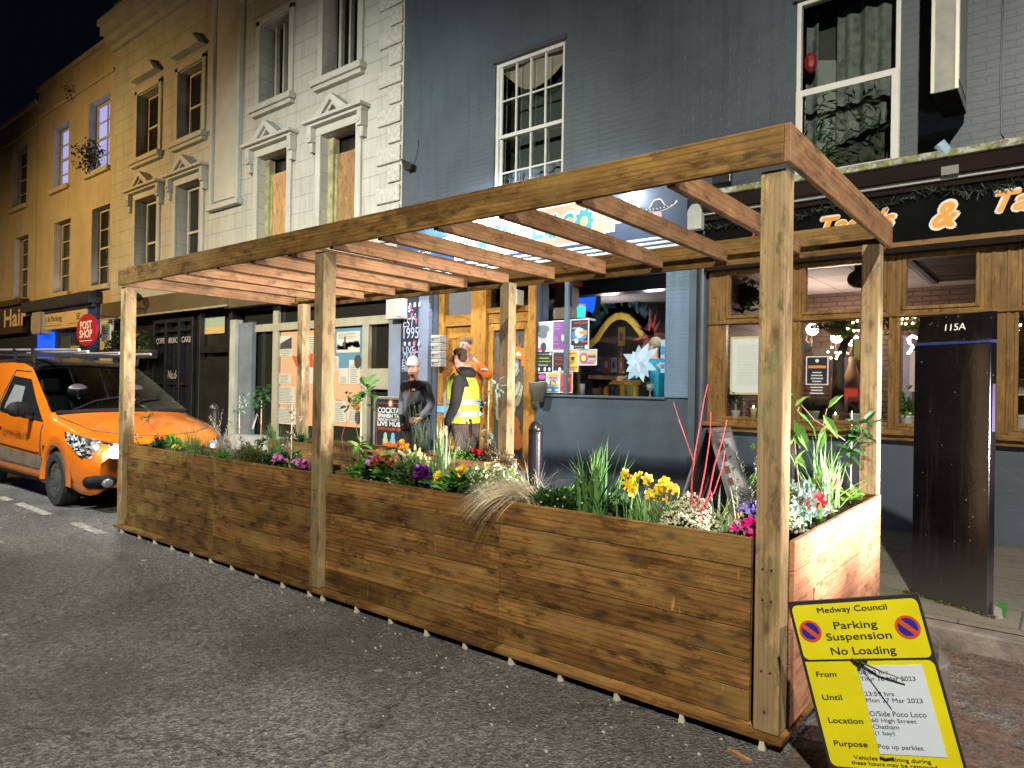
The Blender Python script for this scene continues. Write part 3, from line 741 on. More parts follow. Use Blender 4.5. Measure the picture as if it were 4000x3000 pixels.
for (tl, br) in (((1316, 1297), (1405, 1376)), ((1303, 1392), (1322, 1450)), ((1364, 1406), (1406, 1500)), ((1325, 1438), (1360, 1500)), ((1303, 1565), (1350, 1650)), ((1358, 1600), (1404, 1650))):
    a = rect(tl, br, FY+.08); mb.box(a[0], a[1], FY+.079, FY+.084, a[2], a[3])
mb.each('text_sheet', CREAM, ex2)
mb = MB()
for (tl, br, n) in (((1320, 1302), (1400, 1322), 4), ((1366, 1425), (1403, 1497), 10), ((1305, 1398), (1320, 1446), 8), ((1327, 1470), (1358, 1498), 5), ((1306, 1570), (1348, 1646), 10), ((1360, 1604), (1402, 1646), 6)):
    a = rect(tl, br, FY+.078); lines_mb(mb, a[0]+.02, a[1]-.02, a[2], a[3], FY+.078, n)
mb.build('lettering', GINK, ex2)
mb = MB(); rr = random.Random(2)
for k in range(26):
    u = rr.uniform(1320, 1398); v = 1350+rr.uniform(-6, 14)-(u-1320)*.16
    c = F(u, v, FY+.077); s = rr.uniform(.03, .1); mb.quad((c.x-s, c.y, c.z-.03), (c.x+s, c.y, c.z-.03), (c.x+s*.7, c.y, c.z+.03), (c.x-s*.7, c.y, c.z+.03))
c = F(1347, 1340, FY+.076); mb.quad((c.x-.02, c.y, c.z-.1), (c.x+.02, c.y, c.z-.1), (c.x+.02, c.y, c.z+.12), (c.x-.02, c.y, c.z+.12))
c = F(1397, 1412, FY+.076); mb.ball(c, .1, 8, 5, sc=(1, .05, 1.3)); c = F(1397, 1630, FY+.076); mb.ball(c, .1, 8, 5, sc=(.8, .05, 1.3))
mb.each('picture', INK, ex2)
mb = MB(); quad_px(mb, (1314, 1560), (1334, 1563), (1336, 1590), (1320, 1590), FY+.08); quad_px(mb, (1380, 1562), (1402, 1562), (1402, 1605), (1380, 1600), FY+.08); mb.each('red_strip', RED, ex2)
# alarm box on the wall beside the pilaster
ab = MB(); a = rect((1500, 1170), (1568, 1243), FY-.25); ab.box(a[0]+.05, a[1], FY-.25, FY-.002, a[2], a[3]); ab.box(a[0]+.3, a[1]+.015, FY-.262, FY-.251, a[2]+.03, a[3]-.02)
tag(ab.build('junction_box', paint('box_plastic', (.42, .40, .36), .5, .1, 5, 30, .001), bevel=.01), 'cream junction box on the wall beside the chalked pilaster', 'junction box')
# No.64 cafe
cx0 = FX(455, 1500)+.0; cx1 = xs0-.02
cafe = thing('cafe_front', ((cx0+cx1)/2, FY, .12), 'black painted cafe front with glazed door lettered number 64', 'shop front')
MB().box(WX0+.0, cx1+.1, FY-.24, FY-.01, 3.13, 3.56).build('fascia', BRN, cafe, bevel=.006)
MB().box(WX0+.0, cx1+.12, FY-.27, FY-.241, 3.10, 3.14).build('fascia_trim', paint('pale_trim', (.30, .26, .18), .6, .2, 5, 40, .001), cafe)
MB().box(WX0+.05, cx1, FY+.1, FY+.4, .12, 3.1).build('wall', BLK, cafe)
dx = [FX(p, 1400) for p in (606, 654, 705, 757)]
mb = MB()
for x_ in dx: mb.box(x_-.045, x_+.045, FY-.06, FY+.09, .14, 2.9)
mb.box(dx[0], dx[3], FY-.05, FY+.08, 2.9, 3.0); mb.box(dx[0], dx[3], FY-.05, FY+.08, 2.68, 2.74); mb.box(dx[0], dx[3], FY-.04, FY+.08, 1.42, 1.46); mb.box(dx[0], dx[3], FY-.04, FY+.08, .14, .6)
d = mb.build('glazed_door', BLK, cafe, bevel=.005)
MB().quad((dx[0], FY+.085, .6), (dx[3], FY+.085, .6), (dx[3], FY+.085, 2.68), (dx[0], FY+.085, 2.68)).build('pane', flat('black_glass', (.006, .006, .007), .03, spec=.9), d)
mb = MB()
for i, s in enumerate(('COFFEE', 'BRUNCH', 'CAKES')): text_mb(mb, s, ((dx[i]+dx[i+1])/2, FY-.01, 2.42), width=.52, height=.13, align='CENTER', bold=.02)
text_mb(mb, 'No.64', ((dx[1]+dx[2])/2, FY-.01, 1.56), width=.55, height=.2, align='CENTER', shear=.2)
mb.build('lettering', flat('sign_silver', (.42, .42, .38), .4), d)
mb = MB(); a = rect((770, 1230), (905, 1240)); bx0 = FX(775, 1450); bx1 = cx1-.05
mb.box(bx0, bx0+.12, FY-.05, FY+.09, .14, 3.05); mb.box(bx1-.12, bx1, FY-.05, FY+.09, .14, 3.05); mb.box(bx0+.12, bx1-.12, FY-.04, FY+.08, 2.15, 2.3); mb.box(bx0+.12, bx1-.12, FY-.03, FY+.08, .14, 2.0)
mb.build('black_door', BLK, cafe, bevel=.006)
a = rect((790, 1240), (866, 1300)); pw = thing('window_poster', (a[0], FY, a[2]), 'pale green and yellow poster in the fanlight above the black door', 'poster')
MB().box(a[0], a[1], FY+.06, FY+.07, a[2]+(a[3]-a[2])*.42, a[3]).build('upper_half', flat('poster_green', (.34, .42, .30), .5), pw); MB().box(a[0], a[1], FY+.06, FY+.07, a[2], a[2]+(a[3]-a[2])*.42).build('lower_half', flat('poster_yellow', (.60, .42, .16), .5), pw)

# ================= yellow houses =================
YEL = brickpaint('buff_brick', (0.42, 0.36, 0.25), .85, .225, .075, .010, .4, .006, var=.15)
YELP = paint('buff_render', (0.42, 0.37, 0.26), .85, .15, 1.5, 30, .004)
REV = paint('pale_reveal', (.40, .41, .42), .8, .15, 3, 30, .003)
def house(name, x0, x1, top, ops, label, parap=.9, shop=3.6, mat=YEL):
    h = thing(name, ((x0+x1)/2, FY, .12), label, 'building')
    wall_mb(x0, x1, shop, top, FY, ops, reveal=False).build('wall', mat, h)
    rv = MB()
    for o in ops:
        a, b_, c, d = o[:4]; D = .3
        rv.quad((a, FY, c), (a, FY+D, c), (a, FY+D, d), (a, FY, d)); rv.quad((b_, FY+D, c), (b_, FY, c), (b_, FY, d), (b_, FY+D, d)); rv.quad((a, FY+D, d), (b_, FY+D, d), (b_, FY, d), (a, FY, d)); rv.quad((a, FY, c), (b_, FY, c), (b_, FY+D, c), (a, FY+D, c))
    if ops: rv.each('window_reveals', REV, h)
    MB().box(x0, x1, FY+.32, FY+8, shop, top-.3).build('inner_block', DARKG, h)
    mb = MB(); mb.box(x0, x1, FY-.05, FY-.002, top-parap, top-parap+.1); mb.box(x0, x1, FY-.1, FY+.3, top-.001, top+.12); mb.build('coping', YELP, h, bevel=.01)
    for o in ops:
        a, b_, c, d = o[:4]
        MB().box(a-.1, b_+.1, FY-.1, FY-.002, c-.14, c-.001).build('sill', YELP, h, bevel=.01)
        lit = len(o) > 4 and o[4]
        sash(a+.04, b_, c+.02, d-.02, FY+.2, h, SASHW, 2, (2, 2), bar=.03, fr=.05, glassm=LITG if lit else DARKG)
    return h
LITG = flat('lit_curtain', (.25, .27, .5), .5, emit=.55, ecol=(.36, .40, .82))
yA = house('buff_house', -25.4, -19.46, 10.85, [(-24.0, -22.7, 7.42, 9.35, 1), (-21.2, -19.95+.2, 7.42, 9.45, 1), (-23.8, -22.45, 4.15, 6.36), (-20.85, -19.35-.35+.35+.02, 4.15, 6.36)][:3]+[(-20.85, -19.62, 4.15, 6.36)], 'sodium lit buff house with plain parapet above the post shop')
yB = house('buff_house', -34.0, -25.42, 10.85-.35, [(-27.9, -26.4, 7.38, 9.4), (-27.5, -26.15, 4.2, 6.33), (-31.6, -30.1, 7.38, 9.4), (-31.5, -30.1, 4.2, 6.33)], 'sodium lit buff house with lighter window sashes above the hair shop', parap=.75)
yC = house('buff_house', -48.0, -34.05, 10.2, [(-36.5, -35.1, 7.38, 9.4), (-36.5, -35.1, 4.2, 6.3)], 'farthest buff house at the end of the lit terrace')
# plant growing on the window sill and on the parapet
def weed(name, c, r_, n, label, mat):
    mb = MB(); c = Vector(c)
    for k in range(n):
        d = Vector((random.gauss(0, 1), random.gauss(0, .5), random.gauss(0, .9))).normalized()*r_*random.random()**.5
        p = c+d; s = r_*random.uniform(.08, .16); a = Vector((random.uniform(-1, 1), random.uniform(-1, 1), random.uniform(-1, 1))).normalized()*s; b_ = a.cross(Vector((random.uniform(-1, 1), .3, random.uniform(-1, 1)))).normalized()*s*.5
        mb.quad(p-a, p+b_, p+a, p-b_, random.random())
    return tag(mb.build(name, mat), label, 'plant')
DKLEAF = leafmat('dark_foliage', (.035, .055, .02), (.012, .02, .008))
weed('sill_shrub', (-20.8, FY-.12, 7.85), .5, 260, 'dark shrub growing in the lit upper window of the buff house', DKLEAF)
weed('wall_weed', (-22.4, FY-.1, 10.05), .28, 90, 'small dark weed growing from the parapet moulding', DKLEAF)
# shops under the yellow houses
SB = paint('shop_dark_blue', (.012, .020, .05), .45, .3, 3, 40, .002); SBB = paint('shop_blue', (.01, .045, .22), .45, .25, 3, 40, .002)
CS = paint('cream_sign_board', (.55, .43, .24), .5, .1, 3, 30, .001)
ps = thing('shop_front', (-22.4, FY, .12), 'post and packing shop front with cream sign board and blue lit doorway', 'shop front')
MB().box(-25.4, -19.46, FY+.02, FY+.3, .12, 3.6).build('wall', SB, ps)
mb = MB(); mb.box(-25.45, -20.0, FY-.36, FY-.01, 3.62, 3.95); mb.box(-25.4, -20.05, FY-.25, FY-.01, 3.52, 3.619); mb.build('cornice', SB, ps, bevel=.01)
mb = MB(); mb.box(-20.55, -20.0, FY-.16, FY-.01, .12, 3.519); mb.build('blue_pilaster', SBB, ps, bevel=.006)
MB().box(-19.99, -19.2, FY-.05, FY-.01, .12, 3.6).build('cream_pier', paint('cream_pier_paint', (.50, .50, .32), .6, .15, 3, 40, .002), ps)
a = rect((174, 1229), (382, 1260), FY-.2); sgn = MB().box(-25.05, -20.6, FY-.2, FY-.012, 3.02, 3.5).build('sign_board', CS, ps, bevel=.004)
mb = MB(); text_mb(mb, 'Post & Packing', (-24.15, FY-.205, 3.2), width=1.75, height=.22, bold=.01); text_mb(mb, '58', (-21.3, FY-.205, 3.22), height=.2)
mb.box(-24.2, -22.4, FY-.204, FY-.2005, 3.12, 3.135); mb.box(-21.9, -20.8, FY-.204, FY-.2005, 3.12, 3.135)
mb.ball((-24.6, FY-.2, 3.3), .11, 10, 6, sc=(1, .05, 1)); mb.build('lettering', INK, sgn)
MB().box(-25.0, -23.6, FY-.03, FY+.015, .15, 2.98).build('blue_lit_doorway', flat('blue_light_panel', (.01, .06, .6), .5, emit=.9, ecol=(.0, .075, .85)), ps)
MB().box(-23.0, -22.3, FY-.02, FY+.012, .8, 2.8).build('shop_window', flat('greenish_glazing', (.06, .09, .08), .2, emit=.05), ps)
MB().box(-22.2, -21.6, FY-.03, FY+.012, .5, 2.5).build('yellow_window_poster', flat('poster_gold', (.45, .30, .04), .5), ps)
# oval hanging sign POST SHOP: faces the road
c = F(336, 1289, 3.9); ov = MB(); n = 28
ringp = [Vector((c.x+.62*math.cos(2*math.pi*k/n), c.y, c.z+.40*math.sin(2*math.pi*k/n))) for k in range(n)]
ov.prism(ringp, (0, .06, 0)); os_ = thing('hanging_sign', (c.x, c.y, c.z-.4), 'oval red hanging sign reading POST SHOP', 'sign')
ov.build('board', flat('sign_red', (.42, .02, .035), .4), os_)
mb = MB(); text_mb(mb, 'POST', (c.x, c.y-.006, c.z+.03), width=.72, height=.19, align='CENTER', bold=.03); text_mb(mb, 'SHOP', (c.x, c.y-.006, c.z-.19), width=.78, height=.19, align='CENTER', bold=.03); mb.box(c.x-.38, c.x+.4, c.y-.008, c.y-.004, c.z-.28, c.z-.262)
mb.build('lettering', flat('sign_white', (.75, .72, .68), .5, emit=.1), os_); MB().box(c.x-.02, c.x+.02, c.y+.02, FY-.02, c.z+.36, c.z+.40).each('bracket', BLK, os_)
a = rect((398, 1268), (430, 1328), 4.3); hs = thing('hanging_sign', ((a[0]+a[1])/2, 4.3, a[2]), 'small white hanging menu sign on a scroll bracket', 'sign')
MB().box(a[0], a[1], 4.29, 4.32, a[2], a[3]).build('board', CREAM, hs); mb = lines_mb(MB(), a[0]+.04, a[1]-.04, a[2]+.15, a[3]-.05, 4.285, 5); mb.build('lettering', INK, hs)
MB().tube([(a[1]-.2, 4.3, a[3]+.03), (a[1]+.3, 4.3, a[3]+.05), (a[1]+.55, 4.6, a[3]-.05), (a[1]+.7, 4.88, a[3]-.1)], .012, 5).each('bracket', BLK, hs)
hs2 = thing('shop_front', (-28.5, FY, .12), 'dark hair shop front with cream letters on a brown sign board', 'shop front')
MB().box(-34, -25.42, FY+.02, FY+.3, .12, 3.6).build('wall', SB, hs2)
mb = MB(); mb.box(-34, -25.9, FY-.3, FY-.01, 3.95, 4.15); mb.box(-34, -25.9, FY-.2, FY-.01, 3.02, 3.949); sb = mb.build('sign_board', paint('dark_brown_board', (.045, .022, .014), .45, .3, 3, 40, .002), hs2, bevel=.008)
a = rect((18, 1213), (100, 1276), FY-.2); mb = MB(); text_mb(mb, 'Hair', (a[0], FY-.206, 3.27), width=a[1]-a[0], height=.56, bold=.03); mb.build('lettering', flat('letter_cream', (.60, .46, .26), .5, emit=.04), sb)
ac = MB(); a = rect((124, 1228), (151, 1278), FY-.35); ac.box(a[0], a[1]+.1, FY-.35, FY-.01, a[2]-.2, a[3]+.05)
tag(ac.build('alarm_box', paint('alarm_grey', (.30, .31, .33), .5, .1, 5, 30, .001), bevel=.02), 'grey alarm box between the two far shop fronts', 'alarm box')
weed('window_box_plants', F(440, 1345, FY-.25), .42, 240, 'green plants in the window box beside the cream pier', leafmat('fern_green', (.06, .12, .04)))
weed('window_box_plants', F(555, 1345, FY-.25), .40, 200, 'green plants in the cafe window box behind the far corner post', leafmat('fern_green', (.06, .12, .04)))
mb = MB()
for p in ((440, 1372), (555, 1372)):
    q_ = F(*p, FY-.25); mb = MB().box(q_.x-.5, q_.x+.5, FY-.4, FY-.1, q_.z-.18, q_.z+.04)
    tag(mb.build('window_box', flat('box_brown', (.05, .035, .025), .7), bevel=.006), 'brown window box under the plants beside the ' + ('cream pier' if p[0] == 440 else 'far corner post'), 'window box')
sl = MB(); c = F(520, 1160, FY-.5); sl.ball((c.x, c.y, c.z), .16, 10, 6, sc=(1, 1.4, .8)); sl.box(c.x-.03, c.x+.03, c.y, FY-.02, c.z-.3, c.z-.24); sl.tube([(c.x, c.y, c.z-.1), (c.x, c.y, c.z-.27)], .05, 8)
tag(sl.build('wall_camera', BLK), 'black wall mounted camera beside the far end of the pergola beam', 'camera')
# back of the terrace seen against the sky
bc = MB(); c = F(492, 70, 6.5); bc.lathe(c.x, c.y, [(.28, c.z-.9), (.26, c.z-.1), (.34, c.z-.05), (.34, c.z+.05), (.22, c.z+.45), (.15, c.z+.5)], 10)
tag(bc.build('chimney_pot', paint('pot_clay', (.08, .07, .06), .8, .2, 4, 30, .01)), 'dim chimney pot standing above the stucco house roofline', 'chimney pot')
# ================= dark grey building =================
GREY = brickpaint('slate_painted_brick', (0.050, 0.066, 0.083), .50, .225, .072, .006, .4, .006, var=.22)
GREYP = paint('slate_painted_render', (0.058, 0.077, 0.103), .5, .22, 1.4, 34, .005)
LBLU = brickpaint('slate_blue_mosaic', (0.13, 0.21, 0.30), .45, .05, .05, .006, .7, .006, var=.15, off=0)
PIL = paint('pale_blue_pilaster', (0.19, 0.22, 0.29), .55, .12, 2.5, 40, .003)
UPVC = paint('white_window_plastic', (0.55, 0.56, 0.53), .4, .08, 3, 0, 0)
SWH = paint('white_gloss_sash', (0.50, 0.51, 0.47), .5, .14, 5, 50, .001)
WIN_W = wood('varnished_window_timber', 2, (0.15, 0.080, 0.024), (0.27, 0.155, 0.054), grain=.4, rough=.5, knots=.25)
WIN_X = wood('varnished_rail_timber', 0, (0.15, 0.080, 0.024), (0.27, 0.155, 0.054), grain=.4, rough=.5, knots=.25)
DOOR_W = wood('orange_door_timber', 2, (0.30, 0.135, 0.026), (0.40, 0.20, 0.045), grain=.3, rough=.42, knots=.12)
GL = glass('shop_glass', (.93, .96, .96), .07); GLU = glass('upper_glass', (.85, .90, .88), .22, .08)
GX0, GX1, GT = BX0, 7.0, 9.6
gb = thing('grey_building', (-.5, FY, .12), 'dark slate grey painted building with two shop fronts on the ground floor', 'building')
WT0 = 3.32
up_ops = [(-5.81, -4.55, 4.12, 6.32, .12), (-1.45, -.435, 3.80, 5.78, .12), (.66, 1.7, 3.80, 5.78, .12)]
wall_mb(GX0, GX1, WT0, GT, FY, up_ops, depth=.14).build('upper_wall', GREY, gb)
MB().box(GX0, GX1, FY+.55, FY+8, WT0+.3, GT-.2).build('inner_block', DARKG, gb)
# openings of the ground floor
Y0 = .12
PD = (-6.93, -4.97)      # door unit
PW = (-4.965, FX(2598, 1541))   # big window
PWZ = (1.405, 3.2)
BW = (FX(2769, 1400), 5.5)
wall_mb(GX0, GX1, Y0, WT0, FY, [(PD[0], PD[1], Y0, 3.2, .3), (PW[0], PW[1], PWZ[0], PWZ[1], .12), (BW[0], BW[1], 1.02, 2.98, .1)]).build('lower_wall', GREYP, gb)
MB().box(PW[1]+.005, FX(2698, 1400), FY-.03, FY-.002, 1.405, 3.3).build('mosaic_panel', LBLU, gb)
mb = MB(); x_ = FX(2698, 1400); mb.box(x_+.002, x_+.09, FY-.07, FY-.002, .12, 3.3); mb.tube([(x_+.17, FY-.07, .12), (x_+.17, FY-.07, 3.3)], .035, 8); mb.build('drain_pipe', paint('pipe_slate', (.075, .10, .125), .45, .2, 3, 40, .003), gb)
MB().box(PW[0]-.02, PW[1]+.01, FY-.035, FY-.003, 1.375, 1.402).build('window_sill', GREYP, gb, bevel=.006)
# chalk pilaster
px0, px1 = FX(1534, 1400), FX(1688, 1400)
MB().box(px0, px1, FY-.10, FY-.002, .12, 3.36).build('pilaster', PIL, gb, bevel=.01)
cbx0, cbx1 = FX(1570, 1350, FY-.1), FX(1633, 1350, FY-.1)
cb = thing('chalk_board', ((cbx0+cbx1)/2, FY-.11, 1.5), 'tall narrow black chalkboard lettered EST 1995 on the pale pilaster', 'chalkboard')
MB().box(cbx0, cbx1, FY-.125, FY-.102, .9, 3.12).build('board', flat('chalkboard_black', (.012, .016, .03), .6), cb)
mb = MB(); cy = FY-.1285; cm = (cbx0+cbx1)/2+.02
def zpx(py): return FZ(1600, py, FY-.13)
text_mb(mb, 'EST', (cbx0+.05, cy, zpx(1278)), width=.27, height=.15, shear=.15)
text_mb(mb, '1995', (cm+.03, cy, zpx(1322)), width=.35, height=.18, align='CENTER')
text_mb(mb, 'LIVE', (cbx0+.05, cy, zpx(1380)), width=.3, height=.11, shear=-.1)
text_mb(mb, 'MUSIC', (cm+.03, cy, zpx(1402)), width=.34, height=.12, align='CENTER', shear=.2)
text_mb(mb, 'EVERY', (cbx0+.05, cy, zpx(1428)), width=.34, height=.1)
text_mb(mb, 'FRIDAY', (cm, cy, zpx(1452)), width=.34, height=.1, align='CENTER')
rr = random.Random(4)
for py in (1188, 1196, 1340, 1346):
    for k in range(4): mb.ball((cbx0+.1+.11*k, cy, zpx(py)), .035*rr.uniform(.7, 1), 6, 4, sc=(1, .03, .8))
for k in range(26): mb.ball((rr.uniform(cbx0+.03, cbx1-.03), cy, zpx(rr.uniform(1195, 1250))), rr.uniform(.008, .02), 5, 3, sc=(1, .05, 1))
mb.build('chalk_lettering', flat('chalk', (.42, .46, .60), .9), cb)
mb = MB()
for (px, py) in ((1590, 1240), (1608, 1232), (1626, 1252), (1618, 1340), (1620, 1372), (1604, 1200)): c = F(px, py, cy-.001); mb.prism([c+Vector((-.03, 0, .03)), c+Vector((.03, 0, .04)), c+Vector((0, 0, -.07))], (0, -.001, 0))
mb.build('chalk_drawings', flat('chalk_pink', (.55, .12, .16), .9), cb)
# letter boxes
lb = None
for k in range(4):
    px, py = 1684, 1310+31.5*k
    a = rect((1683, 1308+31.5*k), (1718, 1338+31.5*k), FY-.16)
    if lb is None:
        lb = thing('letter_box', (a[0], FY-.16, a[2]), 'topmost of the four grey letter boxes beside the timber door', 'letter box', 'grey letter boxes by the door')
        mb = MB(); mb.box(a[0], a[1], FY-.16, FY-.01, a[2], a[3]-.004); mb.build('case', paint('letterbox_grey', (.34, .32, .30), .4, .1, 5, 0, 0), lb, bevel=.01)
        MB().box(a[0]+.02, a[1]-.02, FY-.175, FY-.161, a[3]-.05, a[3]-.015).build('flap', paint('letterbox_flap', (.40, .385, .36), .4, .1, 5, 0, 0), lb)
        mb = MB(); mb.ball((a[0]+.05, FY-.165, a[2]+.05), .013, 8, 5); mb.build('lock', flat('lock_dark', (.05, .05, .05), .3, .9), lb)
    else:
        copy_tree(lb, (a[0], FY-.16, a[2]), ['', 'second of the four grey letter boxes from the top', 'third of the four grey letter boxes from the top', 'lowest of the four grey letter boxes beside the timber door'][k])

# ---- Poco Loco door unit ----
du = thing('door_unit', (-6, FY, .12), 'varnished orange timber entrance unit with a panel door, glazed door and windows above', 'entrance')
d0, d1, d2, d3 = -6.93, FX(1838, 1300), FX(1880, 1300), FX(2062, 1300)
mb = MB(); Yd = FY+.10
mb.box(d0, d0+.12, Yd-.08, Yd+.06, .12, 3.2); mb.box(d1, d2+.08, Yd-.10, Yd+.06, .12, 3.2); mb.box(d3, PD[1], Yd-.11, Yd+.06, .12, 3.2)
mb.each('door_post', DOOR_W, du, bevel=.006)
mb = MB(); mb.box(d0+.121, d1-.001, Yd-.05, Yd+.05, 2.44, 2.62); mb.box(d0+.121, d1-.001, Yd-.05, Yd+.05, 3.08, 3.2)
mb.box(d2+.081, d3-.001, Yd-.07, Yd+.05, 2.60, 2.68); mb.box(d2+.081, d3-.001, Yd-.04, Yd+.05, 2.45, 2.599); mb.box(d2+.081, d3-.001, Yd-.05, Yd+.05, 3.14, 3.2)
mb.each('transom_rail', wood('orange_rail_timber', 0, (0.27, 0.12, 0.022), (0.38, 0.19, 0.042), grain=.3, rough=.42, knots=.12), du, bevel=.005)
MB().quad((d0+.12, Yd+.02, 2.62), (d1, Yd+.02, 2.62), (d1, Yd+.02, 3.1), (d0+.12, Yd+.02, 3.1)).build('frosted_pane', flat('frosted_glazing', (.16, .17, .18), .25), du)
MB().quad((d2, Yd+.02, 2.68), (d3, Yd+.02, 2.68), (d3, Yd+.02, 3.14), (d2, Yd+.02, 3.14)).build('upper_pane', GL, du)
# six panel door
dd = MB(); dd.box(d0+.122, d1-.002, Yd-.0, Yd+.045, .16, 2.43); door = dd.build('panel_door', DOOR_W, du)
mb = MB(); wD = d1-d0-.124; xa = d0+.122
for (cx0_, cx1_) in ((.1, .45), (.55, .9)):
    for (c0, c1) in ((.1, .34), (.40, .72), (.78, .93)):
        a0, a1 = xa+wD*cx0_, xa+wD*cx1_; b0, b1 = .16+2.27*c0, .16+2.27*c1
        frame_mb(a0, a1, b0, b1, Yd-.014, Yd-.001, .022, mb); mb.box(a0+.06, a1-.06, Yd-.012, Yd-.001, b0+.06, b1-.06)
mb.each('door_panel', DOOR_W, door, bevel=.004)
MB().ball((d1-.12, Yd-.04, 1.15), .03, 8, 6).build('door_knob', flat('brass', (.5, .35, .1), .3, .9), door)
# glazed door with painted glass
gdx0, gdx1 = d2+.09, d3-.01
mb = MB(); frame_mb(gdx0, gdx1, .14, 2.44, Yd-.04, Yd+.02, .1, mb, wb=.3)
gd = mb.build('glazed_door', DOOR_W, du, bevel=.005)
MB().quad((gdx0+.1, Yd, .44), (gdx1-.1, Yd, .44), (gdx1-.1, Yd, 2.34), (gdx0+.1, Yd, 2.34)).build('pane', flat('painted_glass', (.10, .10, .085), .25), gd)
def blob(mb, c, s, n, Y, rr, sq=1.0):
    pts = []
    for k in range(n):
        an = 2*math.pi*k/n; q_ = s*rr.uniform(.6, 1.2); pts.append((c[0]+q_*math.cos(an), Y, c[1]+q_*sq*math.sin(an)))
    mb.poly(pts)
rr = random.Random(11)
for nm, colr, cnt in (('mural_cream', (.36, .35, .25), 7), ('mural_orange', (.45, .14, .04), 5), ('mural_brown', (.16, .06, .03), 6), ('mural_blue', (.12, .2, .32), 4)):
    mb = MB()
    for k in range(cnt): blob(mb, (rr.uniform(gdx0+.2, gdx1-.2), rr.uniform(.7, 2.2)), rr.uniform(.06, .14), 9, Yd-.004-.0006*len(nm)-.0003*k, rr, rr.uniform(.8, 2))
    for k in range(cnt): a = (rr.uniform(gdx0+.2, gdx1-.25), rr.uniform(.6, 2.1)); mb.tube([(a[0], Yd-.012, a[1]), (a[0]+.07, Yd-.012, a[1]+.1), (a[0]+.1, Yd-.012, a[1]+.22)], .008, 4)
    mb.build('glass_painting', flat(nm, colr, .5), gd)
mb = MB(); rr = random.Random(8)
for k in range(7): blob(mb, (rr.uniform(d2+.4, d3-.05), rr.uniform(2.75, 3.08)), rr.uniform(.05, .1), 8, Yd+.012-.0007*k, rr)
mb.build('glass_painting', flat('mural_blue', (.12, .2, .32), .5), du)
def card(name, tl, br, Y, mat, label, cat='poster', group=None, frame=None, th=.006):
    a = rect(tl, br, Y); o = thing(name, ((a[0]+a[1])/2, Y, a[2]), label, cat, group)
    if frame:
        frame_mb(a[0], a[1], a[2], a[3], Y-.002, Y+th, min(a[1]-a[0], a[3]-a[2])*.05).build('border', frame, o); q_ = min(a[1]-a[0], a[3]-a[2])*.05
        MB().box(a[0]+q_, a[1]-q_, Y-.0005, Y+th, a[2]+q_, a[3]-q_).build('sheet', mat, o)
    else: MB().box(a[0], a[1], Y, Y+th, a[2], a[3]).build('sheet', mat, o)
    return o, a
o, a = card('notice', (2028, 1257), (2051, 1288), Yd-.02, flat('notice_blue', (.02, .18, .5), .4), 'blue smoke free notice on the glazed door', 'notice')
mb = MB(); c = ((a[0]+a[1])/2, (a[2]+a[3])/2); mb.lathe(c[0], Yd-.022, [(.035, 0)], 10) if False else None; text_mb(mb, '((o))', (c[0], Yd-.0225, c[1]), width=.12, height=.05, align='CENTER'); mb.box(a[0]+.05, a[1]-.05, Yd-.023, Yd-.0215, a[2]+.09, a[2]+.1); mb.build('symbol', WHT, o)
o, a = card('leaflet', (2003, 1357), (2045, 1400), Yd-.03, flat('leaflet_orange', (.75, .16, .02), .4), 'tilted orange leaflet on the glazed door', 'leaflet')
mb = MB(); mb.box(a[0]+.06, a[1]-.06, Yd-.033, Yd-.031, a[3]-.12, a[3]-.08); mb.box(a[0]+.08, a[1]-.1, Yd-.033, Yd-.031, a[2]+.08, a[2]+.1); mb.build('lettering', WHT, o); o.rotation_euler = (0, R(12), 0)
o, a = card('leaflet', (1985, 1362), (2000, 1435), Yd-.03, flat('leaflet_orange', (.75, .16, .02), .4), 'upright orange and white leaflet behind the middle rear post', 'leaflet', frame=WHT)
o, a = card('leaflet', (2036, 1395), (2048, 1430), Yd-.028, flat('leaflet_orange', (.75, .16, .02), .4), 'narrow orange leaflet low on the glazed door', 'leaflet')
spk = MB(); a = rect((1985, 1133), (2018, 1190), FY-.12); spk.box(a[0], a[1], FY-.12, FY+.05, a[2], a[3]); so = tag(spk.build('wall_speaker', paint('speaker_cream', (.48, .43, .32), .5, .08, 5, 0, 0), bevel=.01), 'small cream wall speaker above the glazed door', 'speaker')
MB().box(a[0]+.03, a[1]-.06, FY-.123, FY-.1205, a[2]+.04, a[3]-.04).build('grille', flat('speaker_grille', (.28, .25, .19), .7), so)
card_ = None

# ---- Poco Loco window, posters, interior ----
PYG = FY+.06
MB().quad((PW[0], PYG, PWZ[0]), (PW[1], PYG, PWZ[0]), (PW[1], PYG, PWZ[1]), (PW[0], PYG, PWZ[1])).build('shop_window_pane', GL, gb)
x_ = FX(2213, 1350, FY+.02); MB().box(x_-.03, x_+.03, FY-.0, FY+.05, 1.41, 3.19).build('window_mullion', paint('chrome_blue_mullion', (.22, .28, .38), .3, .1, 3, 0, 0, metal=.7), gb)
room = MB()
rx0, rx1, ry0, ry1, rz0, rz1 = -7.6, -2.62, FY+.16, 9.6, .12, 3.15
room.quad((rx0, ry1, rz0), (rx1, ry1, rz0), (rx1, ry1, rz1), (rx0, ry1, rz1)); room.quad((rx0, ry0, rz0), (rx0, ry1, rz0), (rx0, ry1, rz1), (rx0, ry0, rz1)); room.quad((rx1, ry1, rz0), (rx1, ry0, rz0), (rx1, ry0, rz1), (rx1, ry1, rz1)); room.quad((rx0, ry0, rz0), (rx1, ry0, rz0), (rx1, ry1, rz0), (rx0, ry1, rz0))
room.build('cantina_room_walls', paint('cantina_wall', (.045, .040, .045), .8, .2, 2, 0, 0), gb)
